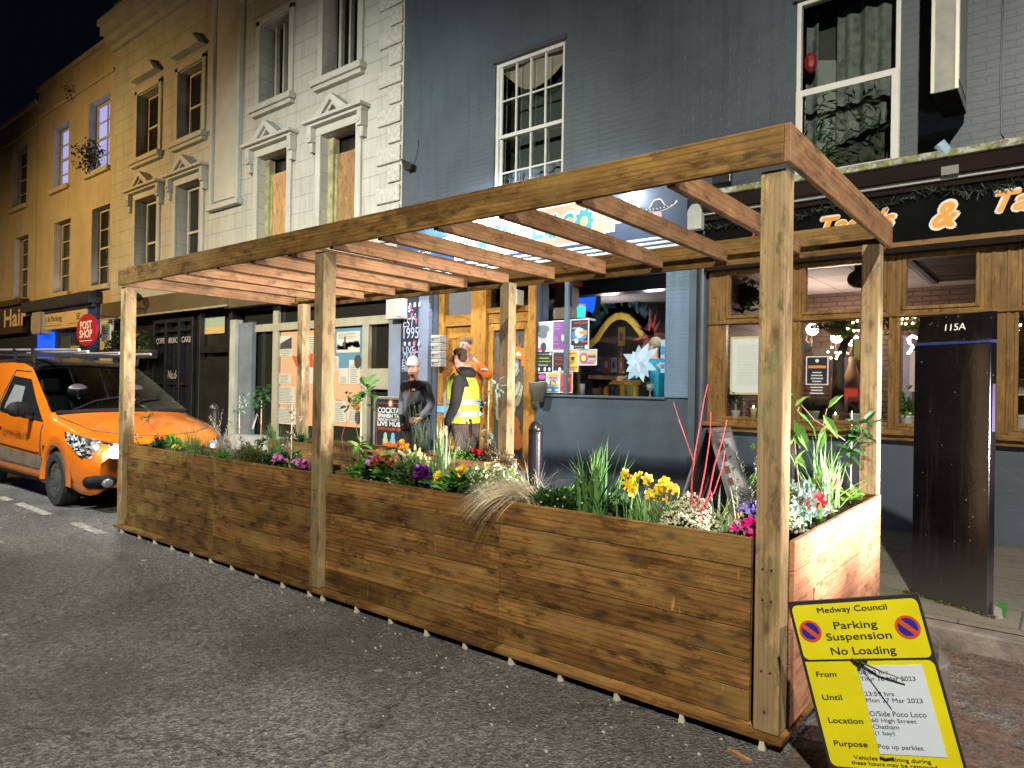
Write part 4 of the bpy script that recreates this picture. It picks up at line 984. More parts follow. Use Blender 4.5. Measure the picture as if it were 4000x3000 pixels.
MB().quad((rx0, ry0, rz1), (rx0, ry1, rz1), (rx1, ry1, rz1), (rx1, ry0, rz1)).build('cantina_ceiling', paint('cantina_ceiling_paint', (.30, .29, .31), .8, .1, 1.5, 20, .003), gb)
MB().box(rx0, rx1, 6.0, 6.25, 2.93, 3.14).build('ceiling_beam', BLK, gb)
MB().box(PW[0]+.02, PW[1]-.02, FY+.13, FY+.42, 1.36, 1.40).build('window_board', flat('dark_board', (.03, .028, .03), .4), gb)
lamp('cantina_light', 'POINT', (-4.0, 6.6, 2.7), 18, (.86, .84, 1.0), None, .15)
lamp('cantina_light', 'POINT', (-3.1, 5.5, 2.6), 14, (.7, .85, 1.0), None, .1)
lamp('cantina_light', 'POINT', (-5.6, 8.0, 2.6), 20, (1.0, .85, .8), None, .15)
PG = 'posters in the cantina window'
YP = PYG-.012
B_WH = WHT
def c2(px, py): return (2000+px/2.765, 1000+py/2.765)
def poster(tl, br, base, label, prints, frame=WHT):
    o, a = card('poster', c2(*tl), c2(*br), YP, base, label, 'poster', PG, frame=frame)
    w_, h_ = a[1]-a[0], a[3]-a[2]
    for i, (kind, args, mat) in enumerate(prints):
        mb = MB(); Yq = YP-.0035-.0007*i
        if kind == 'text':
            for (s, u, v, wd, ht) in args: text_mb(mb, s, (a[0]+u*w_, Yq, a[2]+v*h_), width=wd*w_, height=ht*h_, align='CENTER', bold=.02)
        elif kind == 'box':
            for (u0, u1, v0, v1) in args: mb.box(a[0]+u0*w_, a[0]+u1*w_, Yq, Yq+.0004, a[2]+v0*h_, a[2]+v1*h_)
        elif kind == 'ball':
            for (u, v, r1, r2) in args: mb.ball((a[0]+u*w_, Yq, a[2]+v*h_), 1, 10, 6, sc=(r1*w_, .0004, r2*h_))
        mb.build('print', mat, o)
    return o
P_PUR = flat('poster_purple', (.20, .07, .24), .5); P_BLK = flat('poster_black', (.02, .022, .03), .5); P_YEL = flat('poster_yellow_bright', (.62, .42, .05), .5); P_RED = flat('poster_bright_red', (.55, .06, .03), .5); P_BLU = flat('poster_blue', (.04, .22, .5), .5); P_GRN = flat('poster_light_green', (.35, .5, .3), .5); P_PNK = flat('poster_pink', (.6, .08, .3), .5); P_GRY = flat('poster_grey', (.38, .40, .42), .5); P_DGR = flat('poster_dark_grey', (.13, .14, .16), .5); P_LIM = flat('poster_lime', (.52, .58, .08), .5); P_ORA = flat('poster_vivid_orange', (.62, .24, .05), .5)
poster((253, 715), (435, 1032), P_GRY, 'pale grey poster with a ghostly figure, first in the top row of the cantina window', [('ball', [(.45, .75, .38, .14), (.5, .55, .3, .1)], P_DGR), ('ball', [(.2, .3, .14, .22), (.8, .35, .14, .28), (.82, .62, .07, .05)], WHT), ('ball', [(.5, .15, .16, .16)], INK), ('ball', [(.2, .08, .2, .05)], P_PNK)])
poster((438, 700), (622, 1022), P_PUR, 'purple poster half behind the window mullion, top row of the cantina window', [('text', [('The', .25, .86, .3, .05), ('Bloody', .3, .78, .4, .05), ('Night', .3, .70, .35, .05), ('10', .22, .42, .15, .05), ('MAR', .24, .35, .2, .04), ('Music', .25, .22, .28, .035), ('& more', .3, .06, .35, .03)], flat('poster_lilac', (.45, .25, .6), .5)), ('ball', [(.62, .42, .1, .12)], P_GRN)])
poster((632, 685), (828, 1015), P_BLK, 'black and blue festival poster with red title, top row of the cantina window', [('ball', [(.5, .5, .42, .22)], P_BLU), ('ball', [(.5, .55, .24, .16), (.35, .3, .1, .08), (.12, .1, .09, .07), (.88, .1, .09, .07)], WHT), ('text', [('AWESOME', .55, .83, .7, .07)], P_RED), ('text', [('ATOMIC', .35, .68, .45, .05), ('DJ', .2, .3, .16, .06)], WHT), ('box', [(.5, .9, .5, .62)], P_ORA), ('box', [(.62, .92, .24, .3)], P_RED), ('text', [('DISCO BAR MUSIC', .5, .1, .5, .03), ('ALL NIGHT', .5, .04, .4, .03)], P_GRN)])
poster((243, 1035), (435, 1250), P_BLK, 'black poster with yellow lettering about an alternative pamper evening', [('text', [("Mother's Day Special", .45, .84, .75, .06), ('The Alternative', .45, .64, .7, .08), ('Pamper Evening at', .48, .47, .86, .08)], P_LIM), ('text', [('Poco Loco', .5, .3, .5, .08)], WHT), ('box', [(.05, .2, .24, .4)], P_BLU), ('ball', [(.12, .1, .05, .09), (.28, .12, .06, .1), (.6, .12, .06, .12), (.85, .12, .06, .1), (.9, .88, .06, .07)], WHT)], frame=P_BLK)
poster((440, 1025), (598, 1250), P_BLK, 'black poster with red lettering beside the window mullion', [('text', [('Curry & Quiz', .45, .88, .75, .07)], WHT), ('text', [('Every', .45, .64, .45, .1), ('Friday', .45, .52, .5, .1), ('ALL DAY', .45, .33, .5, .1)], P_RED), ('ball', [(.5, .12, .1, .09)], WHT)])
poster((600, 1025), (715, 1250), P_YEL, 'yellow poster with small dark picture beside the mullion in the middle row', [('ball', [(.5, .66, .2, .06), (.5, .6, .13, .07)], INK), ('text', [('Barbecue', .5, .84, .7, .06)], P_RED), ('box', [(.1, .6, .5, .52), (.1, .7, .44, .46), (.1, .5, .38, .4), (.05, .95, .2, .24)], P_DGR), ('box', [(.3, .45, .06, .16)], P_BLU), ('box', [(.55, .7, .06, .16)], P_RED)])
poster((718, 1010), (915, 1180), P_GRY, 'wide white poster with pink and yellow ring picture', [('ball', [(.3, .45, .24, .36)], P_PNK), ('ball', [(.3, .45, .17, .26)], INK), ('ball', [(.3, .45, .14, .2)], P_LIM), ('box', [(.55, .95, .66, .8), (.6, .95, .32, .45)], P_YEL), ('box', [(.55, .95, .47, .62)], P_PUR), ('box', [(.4, .85, .12, .24)], P_PNK)])
poster((243, 1258), (372, 1420), P_BLK, 'small dark poster with pink blot behind the metal bucket', [('ball', [(.62, .7, .3, .18)], P_PNK), ('text', [('TONIGHT', .65, .35, .5, .06)], WHT)])
poster((375, 1255), (510, 1480), P_GRY, 'colourful white and blue poster with striped bee in the bottom row', [('box', [(.05, .95, .84, .97)], P_YEL), ('box', [(.05, .95, .04, .3)], P_BLU), ('ball', [(.2, .48, .12, .08), (.85, .48, .12, .08), (.25, .14, .2, .07), (.8, .14, .14, .06)], WHT), ('ball', [(.5, .5, .25, .13)], INK), ('ball', [(.45, .5, .08, .12), (.62, .45, .08, .1)], P_YEL), ('box', [(.2, .8, .7, .78)], P_PNK)])
poster((515, 1258), (652, 1480), P_RED, 'plain red poster with a small white face in the bottom row', [('ball', [(.65, .65, .12, .14)], WHT), ('box', [(.1, .9, .28, .3), (.1, .9, .2, .22)], INK)])
# translucent lotus sticker on the glass
lot = thing('lotus_sticker', (-3, YP, 1.6), 'large pale blue water lily sticker on the cantina window', 'window sticker')
mb = MB(); LT = flat('sticker_film', (.34, .52, .68), .5)
def petal(mb, c, ang, ln, wd, Y, t):
    pts = []; n = 8
    for s in (1, -1):
        for k in range(n+1):
            u = k/n if s > 0 else 1-k/n; ww = wd*math.sin(math.pi*min(1, u**.8))*s
            x = u*ln; pts.append((c.x+x*math.cos(ang)-ww*math.sin(ang), Y, c.z+x*math.sin(ang)+ww*math.cos(ang)))
    mb.poly(pts[:-1], t)
m, nt, b = nodes('lily_film'); at = N(nt, 'ShaderNodeAttribute', attribute_name='tint'); nt.links.new(mixc(nt, 1.0, (.55, .75, .95), at.outputs['Color'], 'MULTIPLY'), b.inputs['Base Color']); b.inputs['Alpha'].default_value = .72; LILY = m
c = F(*c2(1375, 1150), YP); SC = abs(F(*c2(1475, 1150), YP).x-c.x)/100
k_ = 0
for (ex, ey) in ((1200, 1060), (1230, 1250), (1250, 1340), (1300, 1030), (1370, 960), (1420, 1365), (1480, 1310), (1560, 1230), (1440, 980), (1345, 1325), (1240, 1150), (1490, 1110), (1585, 990), (1480, 935)):
    e = F(*c2(ex, ey), YP); d = e-c; petal(mb, c, math.atan2(d.z, d.x), d.length, .055, YP-.0006*k_, random.choice([.75, .85, .95, 1.0])); k_ += 1
for q in range(7): petal(mb, c, .9*q+.3, .12, .03, YP-.0006*k_, random.choice([.6, .8, 1.0])); k_ += 1
mb.build('petals', LILY, lot)
o, a = card('window_sticker', c2(1608, 905), c2(1648, 1262), YP, flat('strip_blue', (.30, .48, .62), .5), 'narrow pale blue strip sticker at the edge of the cantina window', 'window sticker')
mb = MB()
for i, v in enumerate((.2, .38, .62, .75)): mb.ball(((a[0]+a[1])/2, YP-.004, a[2]+(a[3]-a[2])*v), .03, 8, 5, sc=(1, .03, 1))
mb.build('spots', P_BLU, o)
# inside: television, bottle, decoration, prints, bench, glasses
def at2(px, py, Y): return F(*c2(px, py), Y)
a0 = at2(725, 600, 6.6); a1 = at2(950, 430, 6.9)
tv = thing('television', a0, 'blue lit television high up inside the cantina', 'television')
p0 = at2(722, 395, 6.6); p1 = at2(955, 420, 7.0); p2 = at2(935, 650, 7.0); p3 = at2(715, 560, 6.6)
MB().prism([p3, p2, p1, p0], (-.02, .06, 0)).build('casing', BLK, tv); off = Vector((0, -.03, 0))
MB().poly([p3+off+Vector((.02, 0, .02)), p2+off+Vector((-.02, 0, .02)), p1+off+Vector((-.02, 0, -.02)), p0+off+Vector((.02, 0, -.02))]).build('screen', flat('tv_blue', (.01, .05, .3), .2, emit=1.1, ecol=(.01, .08, .6)), tv)
sh = MB(); q0 = at2(300, 700, 5.7); q1 = at2(830, 700, 5.7); sh.box(q0.x, q1.x, 5.6, 5.9, q0.z-.03, q0.z); shelf = tag(sh.build('drinks_shelf', BLK), 'black hanging drinks shelf behind the upper row of posters', 'shelf')
bt = thing('drink_jug', at2(747, 690, 5.7), 'jug of glowing turquoise drink on the black shelf', 'jug')
c = at2(747, 685, 5.7); mb = MB(); mb.lathe(c.x, c.y, [(.06, q0.z), (.065, q0.z+.12), (.07, q0.z+.17)], 12); mb.build('liquid', flat('turquoise', (.02, .5, .45), .3, emit=.8, ecol=(.02, .75, .65)), bt)
mb = MB(); mb.lathe(c.x, c.y, [(.07, q0.z+.171), (.075, q0.z+.21)], 12); mb.build('rim', flat('jug_rim', (.5, .6, .65), .2), bt)
mb = MB(); c = at2(480, 650, 5.75); mb.lathe(c.x, c.y, [(.05, q0.z), (.05, q0.z+.28), (.03, q0.z+.3)], 10); tag(mb.build('white_bottle', flat('bottle_white', (.4, .4, .4), .4)), 'slim white bottle on the black drinks shelf', 'bottle')
mb = MB(); c = at2(590, 640, 5.8); mb.box(c.x-.16, c.x+.16, c.y-.1, c.y+.1, q0.z, q0.z+.5); lg = tag(mb.build('drinks_dispenser', flat('dispenser_tan', (.22, .15, .09), .5), bevel=.01), 'tan drinks dispenser with red top on the shelf', 'dispenser')
MB().box(c.x-.2, c.x+.2, c.y-.12, c.y+.12, q0.z+.501, q0.z+.62).build('red_top', P_RED, lg)
# feather serpent arch decoration
arc = thing('wall_garland', at2(1170, 800, 8.6), 'yellow and green arched dragon garland on the cantina back wall', 'garland')
pth = [at2(x, y, 8.6) for x, y in ((840, 960), (920, 890), (980, 790), (1050, 700), (1120, 655), (1180, 648), (1250, 665), (1320, 730), (1380, 810), (1410, 855))]
mb = MB()
for a, b_ in zip(pth, pth[1:]):
    for u in (0, .33, .66): c = a.lerp(b_, u); mb.ball((c.x, c.y, c.z), .07, 8, 5, sc=(1, .4, 1))
mb.build('yellow_scales', flat('garland_yellow', (.30, .22, .02), .7), arc)
mb = MB(); rr = random.Random(6)
for a, b_ in zip(pth, pth[1:]):
    for u in range(7):
        c = a.lerp(b_, u/7)+Vector((0, .05, .12)); d = (b_-a).normalized(); nrm = Vector((-d.z, 0, d.x)); l = rr.uniform(.2, .45); e = c+nrm*l*.9-d*l*.3; mb.poly([c-d*.04, c+d*.04, e], rr.random())
mb.build('feathers', leafmat('garland_green', (.03, .16, .05), (.02, .06, .22)), arc)
c = at2(1500, 850, 8.5); mb = MB()
for k in range(11): an = k*.57; mb.poly([c+Vector((-.05*math.sin(an), 0, .05*math.cos(an))), c+Vector((.05*math.sin(an), 0, -.05*math.cos(an))), c+Vector((rr.uniform(.25, .5)*math.cos(an), 0, rr.uniform(.2, .6)*math.sin(an)))])
mb.build('red_plumes', flat('plume_dark_red', (.22, .02, .01), .7), arc)
for i, (tl, br, mt, lab) in enumerate((((925, 1085), (972, 1250), P_DGR, 'grey'), ((988, 1090), (1055, 1255), P_RED, 'red'), ((1068, 1092), (1135, 1258), P_GRY, 'pale grey'), ((1150, 1100), (1210, 1262), P_ORA, 'orange'), ((1145, 768), (1222, 970), P_YEL, 'tall yellow and red'))):
    o, a = card('framed_print', c2(*tl), c2(*br), 7.8, mt, lab+' framed print on the cantina wall', 'picture', 'framed prints inside the cantina', frame=GINK)
    mb = MB(); mb.ball(((a[0]+a[1])/2, 7.79, (a[2]+a[3])/2), 1, 8, 5, sc=((a[1]-a[0])*.25, .004, (a[3]-a[2])*.25)); mb.build('print', WHT if i % 2 else P_PUR, o)
MB().box(-4.4, -2.63, 7.82, 7.9, .12, 3.1).build('cantina_partition', paint('partition_purple', (.06, .04, .05), .8, .2, 2, 0, 0), gb)
be = thing('bench', at2(1170, 1400, 6.3), 'varnished yellow bench beside the cantina tables', 'bench'); a = rect(c2(965, 1340), c2(1385, 1392), 6.3)
MB().box(a[0], a[1], 6.28, 6.34, a[2], a[3]).build('back_rail', DOOR_W, be, bevel=.01); mb = MB()
for xx in (a[0]+.05, (a[0]+a[1])/2, a[1]-.1): mb.box(xx, xx+.06, 6.29, 6.33, .12, a[2]-.001)
mb.each('leg', DOOR_W, be); MB().box(a[0], a[1], 5.9, 6.27, .55, .6).build('seat', DOOR_W, be)
tb = thing('dining_table', at2(850, 1400, 6.0), 'brown wooden table inside the cantina window', 'table'); a = rect(c2(705, 1285), c2(950, 1330), 5.9)
MB().box(a[0], a[1], 5.85, 6.5, a[2]-.0, a[2]+.06).build('table_top', W_Y, tb); MB().box((a[0]+a[1])/2-.05, (a[0]+a[1])/2+.05, 6.1, 6.2, .12, a[2]-.001).build('leg', W_Y, tb)
gls = flat('tumbler_glass', (.5, .52, .55), .1)
m, nt, b = nodes('clear_tumbler'); b.inputs['Base Color'].default_value = (.8, .85, .9, 1); b.inputs['Roughness'].default_value = .05; b.inputs['Alpha'].default_value = .35; TUMB = m
for (px, lab) in ((757, 'empty pint glass on the cantina window board'), (1490, 'stemmed glass holding a little dark drink on the cantina window board')):
    c = at2(px, 1490, FY+.22); t = thing('drinking_glass', (c.x, c.y, 1.4), lab, 'glass')
    if px < 1000: MB().lathe(c.x, c.y, [(.035, 1.401), (.044, 1.56)], 12).build('tumbler', TUMB, t, smooth=True); MB().lathe(c.x, c.y, [(.03, 1.405), (.032, 1.44)], 10).build('beer_dregs', flat('beer', (.45, .2, .1), .3), t)
    else: MB().lathe(c.x, c.y, [(.03, 1.401), (.008, 1.41), (.008, 1.47), (.045, 1.50), (.048, 1.57)], 12).build('goblet', TUMB, t, smooth=True); MB().lathe(c.x, c.y, [(.035, 1.495), (.042, 1.515)], 10).build('dark_drink', INK, t)
# items on the sill of the glazed door side: leaflet holder and metal bucket
c = F(2108, 1538, FY-.05); mb = MB(); a = FX(2080, 1500, FY-.05); bX = FX(2138, 1500, FY-.05)
mb.lathe((a+bX)/2+.02, FY-.12, [(.09, 1.30), (.135, 1.56), (.138, 1.575)], 14)
tag(mb.build('metal_bucket', paint('galvanised', (.20, .20, .17), .6, .3, 9, 60, .003, metal=.5), smooth=True), 'small weathered metal bucket fixed in front of the cantina sill', 'bucket')

# ---- Poco Loco fascia sign ----
NAVY = paint('fascia_navy', (.012, .035, .085), .35, .35, 3, 30, .001)
sgx0, sgx1 = -7.7, FX(2683, 900, FY-.2)
SY = FY-.20
ps = thing('cantina_sign', ((sgx0+sgx1)/2, SY, 3.3), 'navy fascia sign with stepped orange banner lettered POCO LOCO under bright white floodlights', 'sign')
MB().box(sgx0, sgx1, SY, FY-.003, 3.36, 4.02).build('board', NAVY, ps)
mb = MB(); mb.box(sgx0, sgx1, SY-.05, FY-.003, 4.021, 4.06)
for z in (3.20, 3.26, 3.32): mb.box(sgx0, sgx1, SY-.02-.05*(3.36-z)/.16, FY-.003, z, z+.034)
mb.build('moulding', paint('fascia_white', (.50, .54, .58), .5, .1, 3, 30, .001), ps, bevel=.004)
bx_ = FX(1730, 950, SY); by_ = FX(2433, 850, SY); mid = (bx_+by_)/2
def steps(x0, x1, z0, z1, inset=0):
    s = .14; hh = (z1-z0)/2; zc = (z0+z1)/2; P_ = []
    st = [(0, hh), (s, hh), (s, hh*.66), (2*s, hh*.66), (2*s, hh*.33), (3*s, hh*.33), (3*s, 0)]
    L_ = []
    for dx, dz in st: L_.append((x1-3*s+dx, zc+dz))
    R_ = [(x, 2*zc-z) for x, z in L_[::-1]]
    right = L_+R_[1:]
    left = [(x0+(x1-x), z) for x, z in right[::-1]]
    return right, left
def banner(mb, x0, x1, z0, z1, Y):
    r1, l1 = steps(x0, x1, z0, z1); pts = r1+[(x, z) for x, z in [(x0+(x1-x), z) for x, z in r1[::-1]]]
    mb.poly([(x, Y, z) for x, z in pts][::-1])
mb = MB(); banner(mb, bx_-.03, by_+.03, 3.40, 3.98, SY-.004); mb.build('banner_edge', flat('banner_white', (.75, .72, .68), .4), ps)
mb = MB(); banner(mb, bx_+.01, by_-.01, 3.435, 3.945, SY-.006); mb.build('banner', paint('banner_orange', (.62, .26, .15), .35, .1, 3, 0, 0), ps)
TL_ = flat('letter_teal', (.01, .22, .20), .4); mb = MB(); mw = MB()
slot = (by_-bx_-.9)/9.0
for i, ch in enumerate('POCO LOCO'):
    if ch == ' ': continue
    cx = bx_+.45+slot*(i+.5)
    if ch == 'O':
        for k in range(10):
            an = 2*math.pi*k/10
            mb.ball((cx+.125*math.cos(an), SY-.009, 3.69+.145*math.sin(an)), .03, 6, 4, sc=(1, .05, 1)); mw.ball((cx+.125*math.cos(an), SY-.0075, 3.69+.145*math.sin(an)), .042, 6, 4, sc=(1, .03, 1))
        n = 20; pr = [(cx+.125*math.cos(2*math.pi*k/n), SY-.0095, 3.69+.145*math.sin(2*math.pi*k/n)) for k in range(n)]; pi_ = [(cx+.06*math.cos(2*math.pi*k/n), SY-.0095, 3.69+.07*math.sin(2*math.pi*k/n)) for k in range(n)]
        for k in range(n): mb.quad(pi_[k], pr[k], pr[(k+1) % n], pi_[(k+1) % n])
    else:
        text_mb(mw, ch, (cx, SY-.0078, 3.545), width=.23, height=.29, align='CENTER', bold=.07); text_mb(mb, ch, (cx, SY-.0095, 3.56), width=.17, height=.26, align='CENTER', bold=.03)
mw.each('letter_outline', flat('banner_white', (.75, .72, .68), .4), ps); mb.build('letters', TL_, ps)
# sombrero emblems at both ends
def sombrero(cx, cz, s):
    e = MB(); n = 24
    def hat(k, Y):
        pts = []
        for i in range(n+1):
            u = -1+2*i/n; crown = .42*math.exp(-(u*3.0)**4); brim = .22*abs(u)**2.2
            pts.append((cx+s*k*u*1.0, Y, cz+s*k*(crown+brim)))
        for i in range(n, -1, -1):
            u = -1+2*i/n; pts.append((cx+s*k*u*1.0*.99, Y, cz+s*k*(-.18*(1-u*u)+.12*abs(u)**3)-.0*k))
        return pts
    e.poly(hat(1.12, SY-.005)[::-1]); e.build('emblem_outline', flat('banner_white', (.75, .72, .68), .4), ps)
    e = MB(); e.poly(hat(1.0, SY-.008)[::-1]); e.build('emblem_hat', P_BLK, ps)
    e = MB()
    for i in range(9): u = -.8+1.6*i/8; e.ball((cx+s*u, SY-.010, cz+s*(-.04+.1*abs(u)**2.5)), s*.035, 6, 4, sc=(1, .05, 1))
    e.build('emblem_dots', WHT, ps)
    e = MB(); e.ball((cx, SY-.0065, cz-s*.42), s*.30, 12, 8, sc=(.95, .012, 1.1)); e.build('emblem_face', flat('face_pink', (.62, .20, .26), .5), ps)
    e = MB(); e.ball((cx-s*.1, SY-.011, cz-s*.38), s*.1, 8, 5, sc=(1, .03, 1)); e.ball((cx+s*.12, SY-.011, cz-s*.38), s*.1, 8, 5, sc=(1, .03, 1)); e.each('emblem_eyes', WHT, ps)
    e = MB(); e.ball((cx-s*.1, SY-.015, cz-s*.38), s*.045, 8, 5, sc=(1, .03, 1)); e.ball((cx+s*.12, SY-.015, cz-s*.38), s*.045, 8, 5, sc=(1, .03, 1)); e.each('emblem_pupils', INK, ps)
c = F(2568, 806, SY); sombrero(c.x, c.z-.02, .235)
c = F(1655, 985, SY); sombrero(c.x, c.z, .235)
# flood lamps on short arms over the sign
fl = None
for i, x_ in enumerate((-5.55, -3.62)):
    if fl is None:
        fl = thing('flood_lamp', (x_, SY-.5, 4.12), 'white floodlight on an arm over the middle of the cantina sign', 'floodlight', 'floodlights over the cantina sign')
        mb = MB(); mb.box(x_-.12, x_+.12, SY-.56, SY-.44, 4.12, 4.17); mb.tube([(x_, SY-.5, 4.17), (x_, SY-.3, 4.22), (x_, FY-.01, 4.15)], .012, 6); mb.build('housing', BLK, fl)
        MB().box(x_-.1, x_+.1, SY-.545, SY-.455, 4.112, 4.1195).build('led_panel', flat('led_white', (.9, .9, 1), .5, emit=18, ecol=(.85, .92, 1)), fl)
    else: copy_tree(fl, (x_, SY-.5, 4.12), 'white floodlight on an arm over the sombrero end of the cantina sign')
    lamp('sign_flood', 'SPOT', (x_, SY-.5, 4.09), 230 if i == 0 else 60, (.66, .80, 1.0), (x_-.1, SY+.1, 3.75), .06, 158, .6)
lamp('sign_flood', 'SPOT', (-6.7, SY-.5, 4.10), 170, (.78, .86, 1.0), (-6.7, SY, 3.60), .06, 150, .8)
# alarm bell box, black flood, cables between the signs
a = rect((2684, 800), (2738, 893), FY-.28); bl = MB()
pts = [(a[0], FY-.28, a[2]), (a[1], FY-.28, a[2]), (a[1], FY-.28, a[3]-.07), (a[1]-.05, FY-.28, a[3]), (a[0]+.05, FY-.28, a[3]), (a[0], FY-.28, a[3]-.07)]; bl.prism([Vector(p) for p in pts], (0, .1, 0)); bl.box(a[0]+.06, a[1]-.06, FY-.18, FY-.01, a[2]+.05, a[2]+.15)
tag(bl.build('alarm_box', paint('alarm_pale', (.36, .37, .34), .5, .15, 5, 30, .001), bevel=.012), 'pale arched alarm box between the two shop signs', 'alarm box')
c = F(2824, 700, FY-.2); mb = MB(); mb.box(c.x-.11, c.x+.11, c.y-.06, c.y+.02, c.z-.06, c.z+.08); mb.box(c.x-.02, c.x+.02, c.y+.021, FY-.01, c.z-.02, c.z+.02); tag(mb.build('flood_lamp', BLK, bevel=.01), 'unlit black floodlight on the grey wall above the bar sign', 'floodlight')
c = F(1590, 640, FY-.12); mb = MB(); mb.prism([c+Vector((-.16, 0, .12)), c+Vector((.1, 0, -.02)), c+Vector((.08, 0, -.09)), c+Vector((-.06, 0, -.09))], (0, .1, 0)); mb.tube([c+Vector((.05, .1, 0)), c+Vector((.15, .11, .3)), c+Vector((.13, .115, .4))], .005, 4); tag(mb.build('flood_lamp', BLK), 'small unlit black floodlight at the edge of the grey wall', 'floodlight')
mb = MB()
for px, py in ((1588, 252), (1592, 704), (1591, 787)): c = F(px, py, FY-.012); mb.ball(c, .022, 6, 4, sc=(1, .4, 1.6))
tag(mb.build('cable_clips', WHT), 'row of small white cable clips at the edge of the grey wall', 'cable clips') if False else None

# ---- upper windows of the grey building ----
o = up_ops[0]; g = thing('sash_window', (-5.2, FY+.1, o[2]), 'white painted sixteen pane sash window in the slate grey wall', 'window')
x0, x1, z0, z1 = o[:4]
mb = frame_mb(x0, x1, z0, z1, FY+.03, FY+.13, .055); g0 = mb.build('frame', SWH, g, bevel=.003)
zm = 5.22; mb = MB(); mb.box(x0+.056, x1-.056, FY+.04, FY+.10, zm-.025, zm+.025)
for (zz0, zz1, Yq) in ((zm+.025, z1-.055, FY+.05), (z0+.055, zm-.025, FY+.07)):
    for k in (1, 2, 3): xx = x0+.1+(x1-x0-.2)*k/4; mb.box(xx-.011, xx+.011, Yq, Yq+.03, zz0, zz1)
    zz = (zz0+zz1)/2; mb.box(x0+.09, x1-.06, Yq+.002, Yq+.028, zz-.011, zz+.011)
    mb.box(x0+.056, x0+.10, Yq, Yq+.03, zz0, zz1)
mb.build('glazing_bars', SWH, g)
MB().quad((x0, FY+.115, z0), (x1, FY+.115, z0), (x1, FY+.115, z1), (x0, FY+.115, z1)).build('pane', GLU, g)
dr = MB(); n = 14
for i in range(n):
    u0, u1 = i/n, (i+1)/n; xa_, xb_ = x0+(x1-x0)*u0, x0+(x1-x0)*u1; s0, s1 = math.sin(math.pi*u0), math.sin(math.pi*u1)
    dr.quad((xa_, FY+.16+.03*math.sin(9*u0), z1-.05-.42*s0), (xb_, FY+.16+.03*math.sin(9*u1), z1-.05-.42*s1), (xb_, FY+.16+.03*math.sin(9*u1), z1), (xa_, FY+.16+.03*math.sin(9*u0), z1))
dr.build('swag_blind', paint('swag_cream', (.40, .34, .26), .8, .2, 3, 30, .003), g)
lc = MB(); n = 40
for i in range(n):
    u0, u1 = i/n, (i+1)/n; q0_, q1_ = .025*math.sin(30*u0)+.02*math.sin(13*u0), .025*math.sin(30*u1)+.02*math.sin(13*u1)
    lc.quad((x0+(x1-x0)*u0, FY+.25+q0_, z0), (x0+(x1-x0)*u1, FY+.25+q1_, z0), (x0+(x1-x0)*u1, FY+.25+q1_, 4.75), (x0+(x1-x0)*u0, FY+.25+q0_, 4.7))
lc.build('net_curtain', paint('net_grey', (.20, .20, .25), .9, .2, 5, 30, .003), g)
MB().quad((x0, FY+.4, z0), (x1, FY+.4, z0), (x1, FY+.4, z1), (x0, FY+.4, z1)).build('dark_interior', flat('interior_greengrey', (.05, .055, .045), .7), g)
MB().box(x0-.03, x1+.03, FY-.03, FY+.0, z1+.001, z1+.07).build('lintel', paint('lintel_dark', (.04, .04, .05), .6, .2, 3, 30, .003), g)
